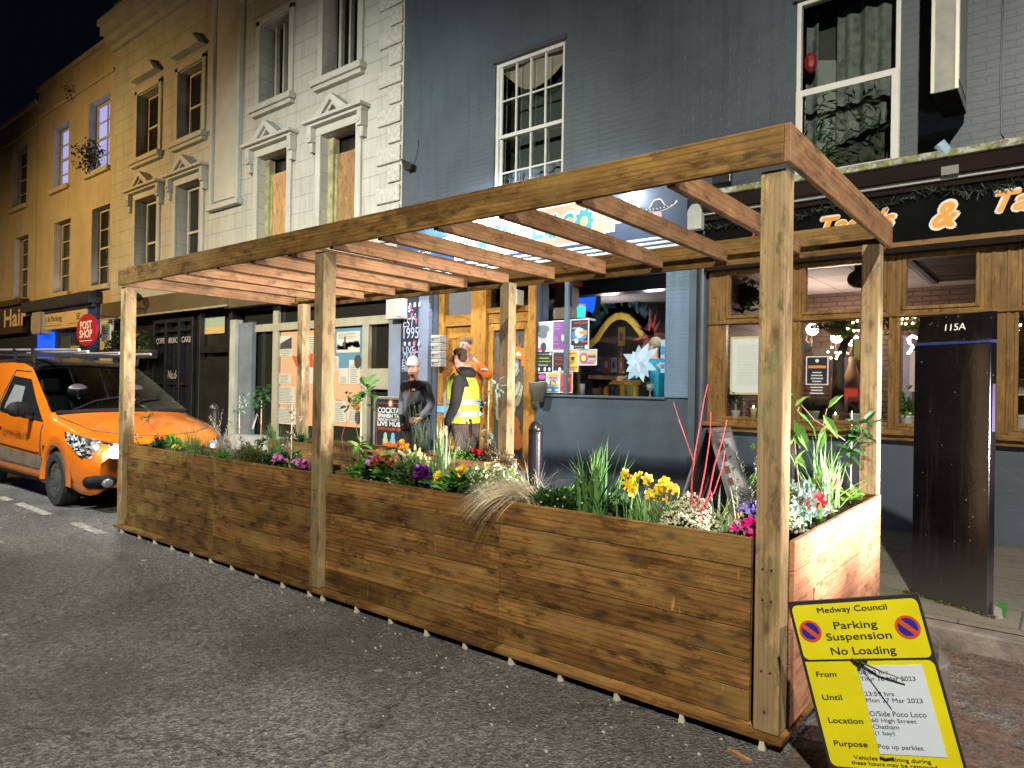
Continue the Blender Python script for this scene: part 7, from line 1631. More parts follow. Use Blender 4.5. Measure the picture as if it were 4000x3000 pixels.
# wheels
for (d, s) in ((.90, 1), (.90, -1), (3.58, 1), (3.58, -1)):
    cx, cy = SX(d), VY-s*.795
    def disc(prof, name, mat, parent, n=28):
        mb = MB(); mb.lathe(0, 0, prof, n); ang = -.0
        mb.v = [(cx+p[0], cy-s*p[2], .325+p[1]) for p in mb.v]
        if s < 0: mb.f = [f[::-1] for f in mb.f]
        return mb.build(name, mat, parent, smooth=False)
    w_ = disc([(.19, -.10), (.31, -.10), (.322, -.07), (.322, .07), (.305, .10), (.215, .10), (.205, .04)], 'wheel', TYR, van)
    disc([(.205, .045), (.195, .078), (.12, .068), (.06, .09), (.02, .092)], 'rim', flat('steel_wheel_grey', (.085, .085, .08), .45, .4), w_)
    hb = MB()
    for k in range(10): an = k*.628; hb.ball((cx+.155*math.cos(an), cy-s*.080, .325+.155*math.sin(an)), .02, 6, 4, sc=(1, .3, 1))
    hb.each('rim_hole', INK, w_)
    ar = MB(); m_ = 26; ys = VY-s*.905
    for k in range(m_):
        a0, a1 = -.12+3.38*k/m_, -.12+3.38*(k+1)/m_
        P0 = [(cx+r_*math.cos(a), yy, .33+r_*math.sin(a)) for a in (a0, a1) for r_, yy in ((.365, ys+s*.03), (.395, ys-s*.004), (.50, ys+s*.012))]
        ar.quad(P0[0], P0[1], P0[4], P0[3]); ar.quad(P0[1], P0[2], P0[5], P0[4])
    ar.build('wheel_arch', VO, van, smooth=True)
    MB().box(cx-.41, cx+.41, min(cy+s*.11, cy+s*.5), max(cy+s*.11, cy+s*.5), .2, .74).build('arch_liner', VT, van)
# mirror badge light patch + roof rack
mb = MB()
for yy in (VY-.62, VY+.62, VY-.2, VY+.2): mb.tube([(SX(1.9)+.0, yy, 1.885), (SX(4.3), yy, 1.90)], .017, 8)
for yy in (VY-.66,): mb.tube([(SX(.95), yy+.02, 1.865), (SX(4.3), yy, 1.93)], .016, 8)
rk = mb.build('roof_rack', paint('rack_silver', (.45, .44, .50), .3, .1, 4, 0, 0, metal=.6), van)
mb = MB()
for dd_ in (2.45, 3.2, 4.0):
    mb.box(SX(dd_)-.02, SX(dd_)+.02, VY-.66, VY+.66, 1.845, 1.868)
    for s in (-1, 1): mb.tube([(SX(dd_), VY+s*.66, 1.72), (SX(dd_), VY+s*.68, 1.92)], .022, 6)
mb.each('rack_foot', VT, rk)
mb = MB(); mb.quad(*[Vector((SX(d)+0, VY+w_, z)) for d, w_, z in ((1.7, -.3, 1.25), (1.7, .05, 1.25), (2.1, .05, 1.45), (2.1, -.3, 1.45))]) if False else None
# seats seen through the windscreen are suggested by the dashboard top
for s, yy in ((1, -.36), (-1, .36)):
    mb = MB(); mb.ball((SX(2.0)+.23, VY+yy, 1.36), .11, 10, 7, sc=(.4, 1.2, .8)); mb.build('head_rest', flat('seat_black', (.035, .035, .038), .4), van, smooth=True)
# ================= people =================
def skinmesh(name, chains, mat, parent, org, sub=2, root=0):
    """chains: dict vertex name -> (pos, rx, ry); edges list"""
    V, E_ = chains; idx = {k: i for i, k in enumerate(V)}
    me = bpy.data.meshes.new(name); me.from_pydata([tuple(Vector(V[k][0])-Vector(org)) for k in V], [(idx[a], idx[b_]) for a, b_ in E_], [])
    o = bpy.data.objects.new(name, me); COL.objects.link(o)
    md = o.modifiers.new('skin', 'SKIN'); md.use_smooth_shade = True
    if not me.skin_vertices: me.attributes.new('x', 'FLOAT', 'POINT')
    for k, i in idx.items():
        sv = me.skin_vertices[0].data[i]; r_ = V[k][1]; sv.radius = (r_, V[k][2] if len(V[k]) > 2 else r_); sv.use_root = (i == root)
    s = o.modifiers.new('sub', 'SUBSURF'); s.levels = sub; s.render_levels = sub
    dg = bpy.context.evaluated_depsgraph_get(); dg.update()
    m2 = bpy.data.meshes.new_from_object(o.evaluated_get(dg)); o.modifiers.clear(); o.data = m2
    m2.materials.clear(); m2.materials.append(mat); m2.polygons.foreach_set('use_smooth', [True]*len(m2.polygons))
    if parent is not None: o.parent = parent
    else: o.location = org
    ORIG[o.name] = Vector(org); return o
SKN = paint('skin_tone', (.62, .37, .28), .55, .12, 14, 60, .001)
def person(org, J, label, jacket, trouser, face_dir, extra=None):
    """J: joint positions relative to the feet origin"""
    t = thing('person', org, label, 'person')
    o = Vector(org); g = {k: o+Vector(v) for k, v in J.items()}
    V = {'pel': (g['pel'], .13, .10), 'spine': (g['spine'], .125, .095), 'chest': (g['chest'], .15, .105), 'neckb': (g['neck']-Vector((0, 0, .03)), .062), 'neck': (g['neck']+Vector((0, 0, .03)), .052), 'jaw': (g['head']+Vector((0, 0, -.075)), .062, .07), 'head': (g['head'], .080, .092), 'crown': (g['head']+Vector((0, 0, .075)), .072, .082)}
    E_ = [('pel', 'spine'), ('spine', 'chest'), ('chest', 'neckb'), ('neckb', 'neck'), ('neck', 'jaw'), ('jaw', 'head'), ('head', 'crown')]
    for s in 'LR':
        V['sh'+s] = (g['sh'+s], .058); V['el'+s] = (g['el'+s], .043); V['wr'+s] = (g['wr'+s], .026, .03)
        hd = (g['wr'+s]-g['el'+s]).normalized(); hd = J.get('hand'+s) and Vector(J['hand'+s]).normalized() or hd
        V['pm'+s] = (g['wr'+s]+hd*.06, .034, .018)
        E_ += [('chest', 'sh'+s), ('sh'+s, 'el'+s), ('el'+s, 'wr'+s), ('wr'+s, 'pm'+s)]
        V['hp'+s] = (g['hp'+s], .095); V['kn'+s] = (g['kn'+s], .062); V['an'+s] = (g['an'+s], .042); V['to'+s] = (g['an'+s]+Vector(J['foot'+s]), .036)
        E_ += [('pel', 'hp'+s), ('hp'+s, 'kn'+s), ('kn'+s, 'an'+s), ('an'+s, 'to'+s)]
    body = skinmesh('body', (V, E_), SKN, t, org, 2)
    # fingers
    for s in 'LR':
        hd = (g['wr'+s]-g['el'+s]).normalized(); hd = Vector(J['hand'+s]).normalized() if J.get('hand'+s) else hd
        palm = g['wr'+s]+hd*.075; side = hd.cross(Vector((0, 1, 0))).normalized() if abs(hd.y) < .9 else Vector((1, 0, 0)); cl_ = hd.cross(side).normalized()
        if J.get('curl'+s): cl_ = Vector(J['curl'+s]).normalized()
        mb = MB()
        for i, ln in enumerate((.062, .072, .068, .052)):
            b0 = palm+side*(.027-.018*i); mb.tube([b0-hd*.02, b0+hd*ln*.45, b0+hd*ln*.75+cl_*ln*.28, b0+hd*ln*.8+cl_*ln*.6], [.0095, .009, .008, .0065], 6)
        th = palm-hd*.045+side*.032; tdir = Vector(J['thumb'+s]).normalized() if J.get('thumb'+s) else (hd+side*.8).normalized(); mb.tube([th-side*.015, th+tdir*.03, th+tdir*.06], [.012, .0105, .008], 6)
        mb.build('fingers', SKN, body, smooth=True)
    # face
    fd = Vector(face_dir).normalized(); sd = Vector((-fd.y, fd.x, 0)); hc = g['head']; f0 = hc+fd*.088
    nz = MB(); nz.tube([f0+Vector((0, 0, .012))-fd*.01, f0+Vector((0, 0, -.018))+fd*.014, f0+Vector((0, 0, -.028))+fd*.004], [.008, .013, .010], 6); 
    for e in (-1, 1): nz.ball(hc+sd*e*.085-fd*.005+Vector((0, 0, -.012)), .03, 8, 6, sc=(.35 if abs(sd.x) > .5 else .6, .6 if abs(sd.x) > .5 else .35, 1))
    nz.build('nose_and_ears', SKN, body, smooth=True)
    ey = MB()
    for e in (-1, 1): ey.ball(f0+sd*e*.031-fd*.006+Vector((0, 0, .006)), .010, 8, 5, sc=(1, 1, .6)); ey.tube([f0+sd*e*.015+Vector((0, 0, .027)), f0+sd*e*.047-fd*.012+Vector((0, 0, .026))], .0045, 4)
    ey.build('eyes_and_brows', flat('dark_hair_brown', (.035, .02, .014), .7), body)
    mo = MB(); mo.tube([f0-sd*.022+Vector((0, 0, -.052))-fd*.008, f0+Vector((0, 0, -.053))-fd*.001, f0+sd*.022+Vector((0, 0, -.052))-fd*.008], .0055, 5); mo.build('mouth', flat('lip', (.35, .12, .10), .5), body)
    # clothes
    def sub(names, k, over=None, drop=()):
        return {n: tuple([V[n][0]]+[r_*k+.008 for r_ in V[n][1:]]) for n in names}
    top = sub(['pel', 'spine', 'chest', 'neckb', 'shL', 'elL', 'wrL', 'shR', 'elR', 'wrR'], 1.12)
    for s in 'LR':
        top['el'+s] = (V['el'+s][0], .062); w0 = V['el'+s][0].lerp(V['wr'+s][0], .93); top['wr'+s] = (w0, .043); top['sh'+s] = (V['sh'+s][0], .078)
    top['spine'] = (V['spine'][0], .19, .14); top['chest'] = (V['chest'][0], .20, .14); top['pel'] = (V['pel'][0]-Vector((0, 0, .06)), .20, .14); top['neckb'] = (V['neckb'][0], .075)
    te = [('pel', 'spine'), ('spine', 'chest'), ('chest', 'neckb'), ('chest', 'shL'), ('shL', 'elL'), ('elL', 'wrL'), ('chest', 'shR'), ('shR', 'elR'), ('elR', 'wrR')]
    jk = skinmesh('jacket', (top, te), jacket, t, org, 2)
    leg = {'pel': (V['pel'][0]-Vector((0, 0, .03)), .15, .115)}; le = []
    for s in 'LR':
        leg['hp'+s] = (V['hp'+s][0], .11); leg['kn'+s] = (V['kn'+s][0], .082); leg['an'+s] = (V['an'+s][0]+Vector((0, 0, .02)), .066); le += [('pel', 'hp'+s), ('hp'+s, 'kn'+s), ('kn'+s, 'an'+s)]
    skinmesh('trousers', (leg, le), trouser, t, org, 2)
    sh = MB()
    for s in 'LR':
        a = g['an'+s]; f_ = Vector(J['foot'+s]); f_.z = 0; f_ = f_.normalized(); zb = org[2]; sh.tube([Vector((a.x, a.y, zb+.05))-f_*.07, Vector((a.x, a.y, zb+.06)), Vector((a.x, a.y, zb+.05))+f_*.10, Vector((a.x, a.y, zb+.035))+f_*.19], [.045, .055, .05, .035], 8)
    sh.build('shoes', INK, t, smooth=True)
    return t, body, jk, g, f0, fd, sd
NAVYJ = paint('jacket_dark', (.11, .115, .145), .7, .25, 6, 50, .002)
# man in grey beanie
Yb = 3.55; bxp = FX(1622, 1500, Yb); hz = FZ(1620, 1440, Yb)
Z0 = .12
ox = bxp+.0
J = dict(pel=(.0, 0, .93), spine=(.01, 0, 1.12), chest=(.0, 0, 1.33), neck=(-.01, 0, 1.46), head=(-.015, -.03, hz-Z0), shL=(.20, 0, 1.38), shR=(-.20, 0, 1.38), elL=(.29, .04, 1.13), wrL=(.22, -.12, .93), elR=(-.31, .06, 1.13), wrR=(-.17, -.1, .93),
 handL=(-.8, -.3, -.1), handR=(.7, -.1, -.6), hpL=(.09, 0, .88), hpR=(-.09, 0, .88), knL=(.11, -.02, .50), knR=(-.12, 0, .50), anL=(.12, .03, .09), anR=(-.14, .04, .09), footL=(.04, -.14, -.04), footR=(-.05, -.14, -.04))
t, body, jk, g, f0, fd, sd = person((ox, Yb, Z0), J, 'man in a pale grey beanie and dark zipped jacket with orange lining', NAVYJ, paint('black_trousers', (.018, .018, .02), .8, .3, 5, 40, .002), (.45, -.9, 0))
hc = g['head']; mb = MB(); mb.lathe(hc.x, hc.y, [(.094, hc.z+.034), (.098, hc.z+.042), (.097, hc.z+.075), (.092, hc.z+.08), (.086, hc.z+.115), (.07, hc.z+.145), (.045, hc.z+.166), (.018, hc.z+.178), (.003, hc.z+.180)], 20); mb.build('beanie', paint('beanie_knit', (.42, .43, .45), .9, .15, 20, 90, .003), t, smooth=True)
mb = MB(); mb.ball(f0+Vector((0, 0, -.083))-fd*.030, .043, 12, 8, sc=(1, .75, .5)); mb.build('short_beard', paint('stubble', (.22, .12, .085), .9, .3, 30, 90, .002), body, smooth=True)
OJ = flat('orange_lining', (.70, .10, .03), .6)
mb = MB(); c = g['chest']; mb.tube([g['neck']+Vector((.01, -.085, -.04)), c+Vector((.03, -.135, .03)), g['spine']+Vector((.04, -.148, 0)), g['pel']+Vector((.05, -.152, -.10))], .0075, 5)
mb.tube([g['neck']+Vector((-.055, -.045, -.005)), g['neck']+Vector((.0, -.08, -.045)), g['neck']+Vector((.06, -.045, -.0))], .014, 6); mb.build('orange_zip', OJ, jk, smooth=True)
mb = MB(); mb.box(g['chest'].x+.09, g['chest'].x+.15, Yb-.146, Yb-.140, g['chest'].z-.02, g['chest'].z+.005); mb.build('chest_badge', WHT, jk)
# man in the yellow vest, back half turned, head in profile to the left
Yv = 3.05; vx = FX(1800, 1500, Yv); hz = FZ(1790, 1405, Yv)
BLKH = paint('black_hoodie', (.014, .012, .014), .85, .3, 6, 50, .002); BRT = paint('brown_trousers', (.10, .065, .058), .8, .25, 5, 40, .002)
J = dict(pel=(.05, 0, .95), spine=(.05, .0, 1.15), chest=(.04, .02, 1.38), neck=(.0, 0, 1.53), head=(-.035, -.0, hz-Z0), shL=(-.06, .17, 1.44), shR=(.12, -.17, 1.44), elL=(-.14, .24, 1.17), wrL=(-.29, .14, 1.03), elR=(.14, -.25, 1.14), wrR=(.0, -.26, .90),
 handL=(-.8, 0, -.05), handR=(-.35, -.1, -.8), hpL=(.02, .09, .90), hpR=(.09, -.09, .90), knL=(.0, .12, .50), knR=(.14, -.09, .50), anL=(-.02, .14, .09), anR=(.20, -.08, .09), footL=(-.14, 0, -.04), footR=(-.14, -.02, -.04))
t, body, jk, g, f0, fd, sd = person((vx, Yv, Z0), J, 'man in a yellow reflective vest over a black hooded top, head in profile', BLKH, BRT, (-1, -.12, 0))
VEST = paint('vest_yellow', (.48, .62, .04), .6, .12, 5, 30, .003); STRIP = flat('reflective_grey', (.36, .37, .40), .4)
n = 26; mb = MB()
ring = [(.215, .95, .05), (.21, 1.05, .05), (.205, 1.15, .05), (.205, 1.28, .045), (.20, 1.38, .04), (.17, 1.47, .03), (.11, 1.535, .01)]
rows_ = []
for (r_, z, dx) in ring: rows_.append([(vx+dx+r_*.86*math.cos(2*math.pi*k/n), Yv+r_*1.02*math.sin(2*math.pi*k/n), Z0+z) for k in range(n)])
for a_, b_ in zip(rows_, rows_[1:]):
    for k in range(n): mb.quad(a_[k], a_[(k+1) % n], b_[(k+1) % n], b_[k])
vs = mb.build('hi_vis_vest', VEST, t, smooth=True)
mb = MB()
for z in (1.03, 1.17):
    for k in range(n):
        k2 = (k+1) % n; P0 = [(vx+.05+.218*.87*math.cos(2*math.pi*q/n), Yv+.218*1.03*math.sin(2*math.pi*q/n)) for q in (k, k2)]; mb.quad((*P0[0], Z0+z), (*P0[1], Z0+z), (*P0[1], Z0+z+.055), (*P0[0], Z0+z+.055))
for e in (-.12, .12): mb.tube([(vx-.14, Yv+e, Z0+1.0), (vx-.145, Yv+e, Z0+1.3), (vx-.08, Yv+e*.9, Z0+1.48), (vx+.03, Yv+e*.9, Z0+1.51)], .02, 4)
mb.build('reflective_strips', STRIP, vs)
# arm over the vest and hood
V = {'sh': (g['shR']+Vector((0, .02, 0)), .085), 'el': (g['elR'], .066), 'wr': (g['elR'].lerp(g['wrR'], .9), .046)}; skinmesh('sleeve', (V, [('sh', 'el'), ('el', 'wr')]), BLKH, jk, g_o := (vx, Yv, Z0), 2)
mb = MB(); nk = g['neck']; mb.ball(nk+Vector((.10, 0, -.0)), .105, 14, 9, sc=(.85, 1.25, .75)); mb.build('hood', BLKH, jk, smooth=True)
hc = g['head']; mb = MB(); mb.ball(hc+Vector((.016, 0, .088)), .080, 14, 9, sc=(1.15, .95, .66)); mb.ball(hc+Vector((.066, 0, .03)), .056, 10, 7, sc=(.55, 1.2, 1.2)); mb.build('short_hair', paint('brown_hair', (.075, .045, .028), .85, .35, 30, 80, .004), body, smooth=True)
ph = thing('mobile_phone', g['wrL']+Vector((-.12, 0, .03)), 'lit blue mobile phone screen held out by the man in the vest', 'phone'); c = F(1727, 1598, g['wrL'].y-.05)
MB().box(c.x-.088, c.x+.088, c.y-.004, c.y+.004, c.z-.045, c.z+.045).build('case', INK, ph, bevel=.003); MB().box(c.x-.08, c.x+.08, c.y-.0055, c.y-.0045, c.z-.038, c.z+.038).build('screen', flat('phone_blue', (.05, .2, .7), .3, emit=1.6, ecol=(.08, .28, .9)), ph)
# man in orange on the doorstep
MB_ = MB().box(-6.9, -4.98, 4.0, FY-.005, .122, .30); tag(MB_.build('door_step', PAVE, bevel=.01), 'low stone step in front of the orange timber entrance', 'step')
Yo = 4.25; oxp = FX(1822, 1500, Yo); hz = FZ(1815, 1352, Yo); Z0o = .30
ORG = paint('hi_vis_orange', (.80, .17, .015), .6, .12, 5, 30, .003)
J = dict(pel=(.06, 0, .95), spine=(.06, 0, 1.15), chest=(.06, 0, 1.40), neck=(.0, 0, 1.54), head=(-.02, -.03, hz-Z0o), shL=(.26, 0, 1.46), shR=(-.17, 0, 1.44), elL=(.50, -.08, 1.33), wrL=(.36, -.22, 1.55), elR=(-.27, 0, 1.2), wrR=(-.25, -.1, .98),
 handL=(-.55, -.2, .55), thumbL=(-.3, 0, 1), handR=(0, -.1, -1), hpL=(.14, 0, .9), hpR=(-.03, 0, .9), knL=(.17, -.02, .5), knR=(-.04, -.02, .5), anL=(.18, .0, .09), anR=(-.05, .02, .09), footL=(.02, -.14, -.04), footR=(-.02, -.14, -.04))
t, body, jk, g, f0, fd, sd = person((oxp, Yo, Z0o), J, 'close cropped man in an orange reflective jacket raising his thumb in the doorway', ORG, paint('navy_work_trousers', (.02, .028, .05), .8, .3, 5, 40, .002), (.12, -1, 0))
hc = g['head']; mb = MB(); mb.ball(hc+Vector((0, .03, .062)), .086, 14, 9, sc=(.98, .98, .80)); mb.build('cropped_hair', paint('cropped_brown', (.17, .10, .07), .9, .3, 30, 80, .003), body, smooth=True)
mb = MB(); mb.tube([g['neck']+Vector((-.10, -.06, -.02)), g['neck']+Vector((-.02, -.12, -.12)), g['chest']+Vector((-.03, -.15, -.15)), g['spine']+Vector((-.03, -.15, -.05))], [.03, .045, .045, .03], 8); mb.build('amber_fleece', flat('fleece_amber', (.75, .33, .01), .8), jk, smooth=True)
mb = MB()
for k in range(n):
    k2 = (k+1) % n
    for z in (1.06, 1.24):
        P0 = [(g['pel'].x+.196*math.cos(2*math.pi*q/n), Yo+.152*math.sin(2*math.pi*q/n)) for q in (k, k2)]; mb.quad((*P0[0], Z0o+z), (*P0[1], Z0o+z), (*P0[1], Z0o+z+.05), (*P0[0], Z0o+z+.05))
mb.tube([g['chest']+Vector((.10, -.12, .1)), g['chest']+Vector((.09, -.155, -.05)), g['spine']+Vector((.09, -.165, -.1))], .02, 4)
m_ = g['shL'].lerp(g['elL'], .7); mb.tube([m_+Vector((-.02, 0, .075)), m_+Vector((-.01, -.075, 0)), m_+Vector((.0, -.02, -.08))], .022, 4); m_ = g['elL'].lerp(g['wrL'], .4); mb.tube([m_+Vector((.06, 0, 0)), m_+Vector((.01, -.06, .01)), m_+Vector((-.05, -.02, 0))], .02, 4)
mb.build('reflective_strips', STRIP, jk)
# customer in teal inside the window
Yt = 5.75; tx = FX(2570, 1450, Yt); TEALJ = paint('teal_coat', (.01, .30, .46), .6, .2, 6, 40, .003)
hz = F(*c2(1530, 985), Yt)
J = dict(pel=(.12, 0, .95), spine=(.10, 0, 1.18), chest=(.02, 0, 1.40), neck=(-.05, 0, 1.53), head=(hz.x-tx, 0, hz.z-.12), shL=(-.02, -.2, 1.43), shR=(.1, .2, 1.43), elL=(-.18, -.24, 1.28), wrL=(-.38, -.2, 1.27), elR=(-.05, .25, 1.2), wrR=(-.2, .22, 1.2),
 handL=(-1, 0, -.2), handR=(-1, 0, -.2), hpL=(.12, -.09, .9), hpR=(.12, .09, .9), knL=(.1, -.1, .5), knR=(.1, .1, .5), anL=(.12, -.1, .09), anR=(.12, .1, .09), footL=(-.14, 0, -.04), footR=(-.14, 0, -.04))
for k_ in list(J):
    if k_ in ('pel', 'spine', 'chest', 'neck') or k_[:2] in ('sh', 'el', 'wr'): J[k_] = (J[k_][0], J[k_][1], J[k_][2]+hz.z-.12-1.70)
t, body, jk, g, f0, fd, sd = person((tx, Yt, .125), J, 'grey haired customer in a teal coat leaning over a table inside the cantina', TEALJ, paint('black_trousers', (.018, .018, .02), .8, .3, 5, 40, .002), (-1, -.1, -.2))
hc = g['head']; mb = MB(); mb.ball(hc+Vector((.03, 0, .045)), .098, 14, 9, sc=(1, .95, .95)); mb.build('grey_hair', paint('grey_hair', (.32, .26, .19), .9, .3, 30, 80, .004), body, smooth=True)
# ================= plants in the planters =================
ZS = HP-.035
PGRP = None
LG = leafmat('leaf_fresh', (.14, .30, .06), (.05, .14, .025)); LD = leafmat('leaf_deep', (.05, .14, .035), (.015, .05, .014)); LB = leafmat('leaf_blade', (.17, .30, .10), (.07, .17, .05)); LSI = leafmat('leaf_silver', (.50, .52, .46), (.28, .32, .26))
LGL = leafmat('leaf_glaucous', (.22, .32, .28), (.10, .18, .15)); LHE = leafmat('leaf_heather', (.16, .19, .05), (.06, .08, .02)); LSTR = leafmat('straw_grass', (.95, .90, .76), (.80, .70, .52)); LVAR = leafmat('leaf_variegated', (.50, .56, .25), (.12, .22, .06)); LRO = leafmat('leaf_rosemary', (.24, .30, .20), (.11, .16, .10)); LBR = leafmat('leaf_brownish', (.16, .13, .07), (.07, .05, .03)); LLI = leafmat('leaf_lime', (.26, .42, .06), (.10, .25, .03))
F_YEL = leafmat('petal_yellow', (.85, .72, .03), (.75, .55, .01)); F_PNK = leafmat('petal_pink', (.70, .28, .62), (.5, .15, .42)); F_MAG = leafmat('petal_magenta', (.75, .01, .30), (.5, .0, .16)); F_RED = leafmat('petal_red', (.62, .01, .03), (.4, .01, .02)); F_WHT = leafmat('petal_white', (.74, .72, .58), (.5, .52, .36)); F_PUR = leafmat('petal_purple', (.24, .02, .38), (.12, .01, .2)); F_BLU = leafmat('petal_blue', (.10, .10, .45), (.35, .3, .5)); F_ORA = leafmat('petal_orange', (.85, .35, .02), (.7, .18, .01)); F_LIL = leafmat('petal_lilac', (.52, .36, .62), (.36, .2, .45)); F_RUS = leafmat('petal_rust', (.38, .05, .03), (.22, .03, .02)); F_PAL = leafmat('petal_pale_green', (.55, .62, .42), (.36, .48, .25))
CANE = flat('bamboo_cane', (.42, .30, .16), .6); RST = flat('red_stem', (.45, .035, .05), .45); GST = flat('green_stem', (.12, .22, .06), .6); BST = flat('brown_stem', (.10, .065, .04), .8)
def bp(px, y, py=1900): return Vector((F(px, py, y).x, y, ZS))
def leaf(mb, p, d, ln, wd, rr, t=None, fold=.25):
    """pointed oval leaf, two halves folded on the midrib"""
    d = d.normalized(); s = d.cross(Vector((0, 0, 1))); s = s.normalized() if s.length > .05 else Vector((1, 0, 0)); up = s.cross(d).normalized(); t = rr.random() if t is None else t
    a = rr.uniform(-.8, .8); s, up = s*math.cos(a)+up*math.sin(a), -s*math.sin(a)+up*math.cos(a)
    m1 = p+d*ln*.35; m2 = p+d*ln*.72; e = p+d*ln-up*ln*.08
    for q in (1, -1):
        l1 = m1+s*q*wd*.5+up*wd*fold; l2 = m2+s*q*wd*.38+up*wd*fold*.7
        mb.poly([p, l1, m1] if q > 0 else [p, m1, l1], t); mb.poly([m1, l1, l2, m2] if q > 0 else [m2, l2, l1, m1], t*.92); mb.poly([m2, l2, e] if q > 0 else [e, l2, m2], t*.85)
def blade(mb, p, d, ln, wd, droop, rr, n=6, t=None, twist=0):
    d = Vector(d).normalized(); t = rr.random() if t is None else t; pts = []; pos = Vector(p); dr = Vector(d)
    for k in range(n+1): pts.append(pos.copy()); pos = pos+dr*(ln/n); dr = (dr+Vector((d.x*.4, d.y*.4, -1))*droop/n).normalized()
    s0 = Vector((-d.y, d.x, 0)); s0 = s0.normalized() if s0.length > .01 else Vector((1, 0, 0))
    an = rr.uniform(-.9, .9)+twist; s = s0*math.cos(an)+Vector((d.x, d.y, 0))*math.sin(an); s = s.normalized() if s.length > .01 else s0
    for k in range(n):
        w0 = wd*(1-(k/n)**2.5)*.5; w1 = wd*(1-((k+1)/n)**2.5)*.5; mb.quad(pts[k]-s*w0, pts[k]+s*w0, pts[k+1]+s*w1, pts[k+1]-s*w1, t)
def T(name, c, label, cat='plant', group=None): return thing(name, tuple(c), label, cat, group)
def rv(rr, z0=-1, z1=1): return Vector((rr.uniform(-1, 1), rr.uniform(-1, 1), rr.uniform(z0, z1)))
def strappy(c, h, n, wd, label, spread=.35, mat=None, seed=1, droop=.7, flowers=None, name='iris_clump'):
    rr = random.Random(seed); t = T(name, c, label); mb = MB()
    for k in range(n):
        an = rr.uniform(0, 6.28); tilt = abs(rr.gauss(0, spread)); b0 = c+Vector((rr.gauss(0, .035), rr.gauss(0, .025), 0)); blade(mb, b0, (math.cos(an)*math.sin(tilt), math.sin(an)*math.sin(tilt)*.7, math.cos(tilt)), h*rr.uniform(.5, 1.05), wd*rr.uniform(.7, 1.2), droop*rr.uniform(.2, 1.6), rr, 7)
    mb.build('leaves', mat or LB, t); return t
def hairgrass(c, h, n, label, mat, lean=(0, 0, 0), seed=1, wd=.0022, droop=2.2, spread=.5, name='grass_tuft'):
    rr = random.Random(seed); t = T(name, c, label); mb = MB(); lv = Vector(lean)
    for k in range(n):
        b0 = c+Vector((rr.gauss(0, .03), rr.gauss(0, .03), 0)); d = (Vector((rr.gauss(0, spread), rr.gauss(0, spread), 1))+lv).normalized(); blade(mb, b0, d, h*rr.uniform(.5, 1.1), wd*rr.uniform(.7, 1.5), droop*rr.uniform(.5, 1.3), rr, 9)
    mb.build('blades', mat, t); return t
def mound(c, rx, ry, h, n, label, mat, ls=.016, flower=None, fn=0, fs=.006, seed=1, name='heather'):
    rr = random.Random(seed); t = T(name, c, label); mb = MB(); fb = MB()
    for k in range(n):
        u = rr.random()**.45; an = rr.uniform(0, 6.28); th = math.acos(rr.random()); nrm = Vector((math.cos(an)*math.sin(th), math.sin(an)*math.sin(th), math.cos(th)))
        bump_ = 1+.22*math.sin(an*3+seed)*math.sin(th*4+seed)
        p = c+Vector((rx*nrm.x, ry*nrm.y, h*nrm.z))*u*bump_; d = (nrm+rv(rr)*.6).normalized(); ln = ls*rr.uniform(.6, 1.5); s = d.cross(rv(rr)).normalized()*ln*.22; tt = max(0, min(1, rr.gauss(.5, .25)))
        mb.quad(p-s, p+s, p+d*ln*1.2+s*.5, p+d*ln*1.2-s*.5, tt)
        if k < fn: q = c+Vector((rx*nrm.x, ry*nrm.y, h*nrm.z))*bump_*rr.uniform(.9, 1.08); fb.ball(q, fs*rr.uniform(.6, 1.3), 5, 3, rr.random())
    for k in range(14): a = rv(rr, .3, 1).normalized(); mb.tube([c, c+Vector((a.x*rx, a.y*ry, a.z*h))*.8], .0018, 3, 0.1)
    mb.build('foliage', mat, t)
    if fn: fb.build('flowers', flower, t)
    return t
def petalflower(mb, c, r_, n, rr, face=None, cup=.3):
    face = (face or Vector((0, -.4, 1))).normalized(); a = face.cross(Vector((.3, .2, 1))).normalized(); b_ = face.cross(a)
    for k in range(n):
        an = 2*math.pi*k/n+rr.uniform(-.1, .1); d = a*math.cos(an)+b_*math.sin(an); s = a*-math.sin(an)+b_*math.cos(an); tt = rr.random()
        mb.poly([c, c+d*r_*.6-s*r_*.42+face*r_*cup*.5, c+d*r_*1.05-s*r_*.15+face*r_*cup, c+d*r_*1.05+s*r_*.15+face*r_*cup, c+d*r_*.6+s*r_*.42+face*r_*cup*.5], tt)
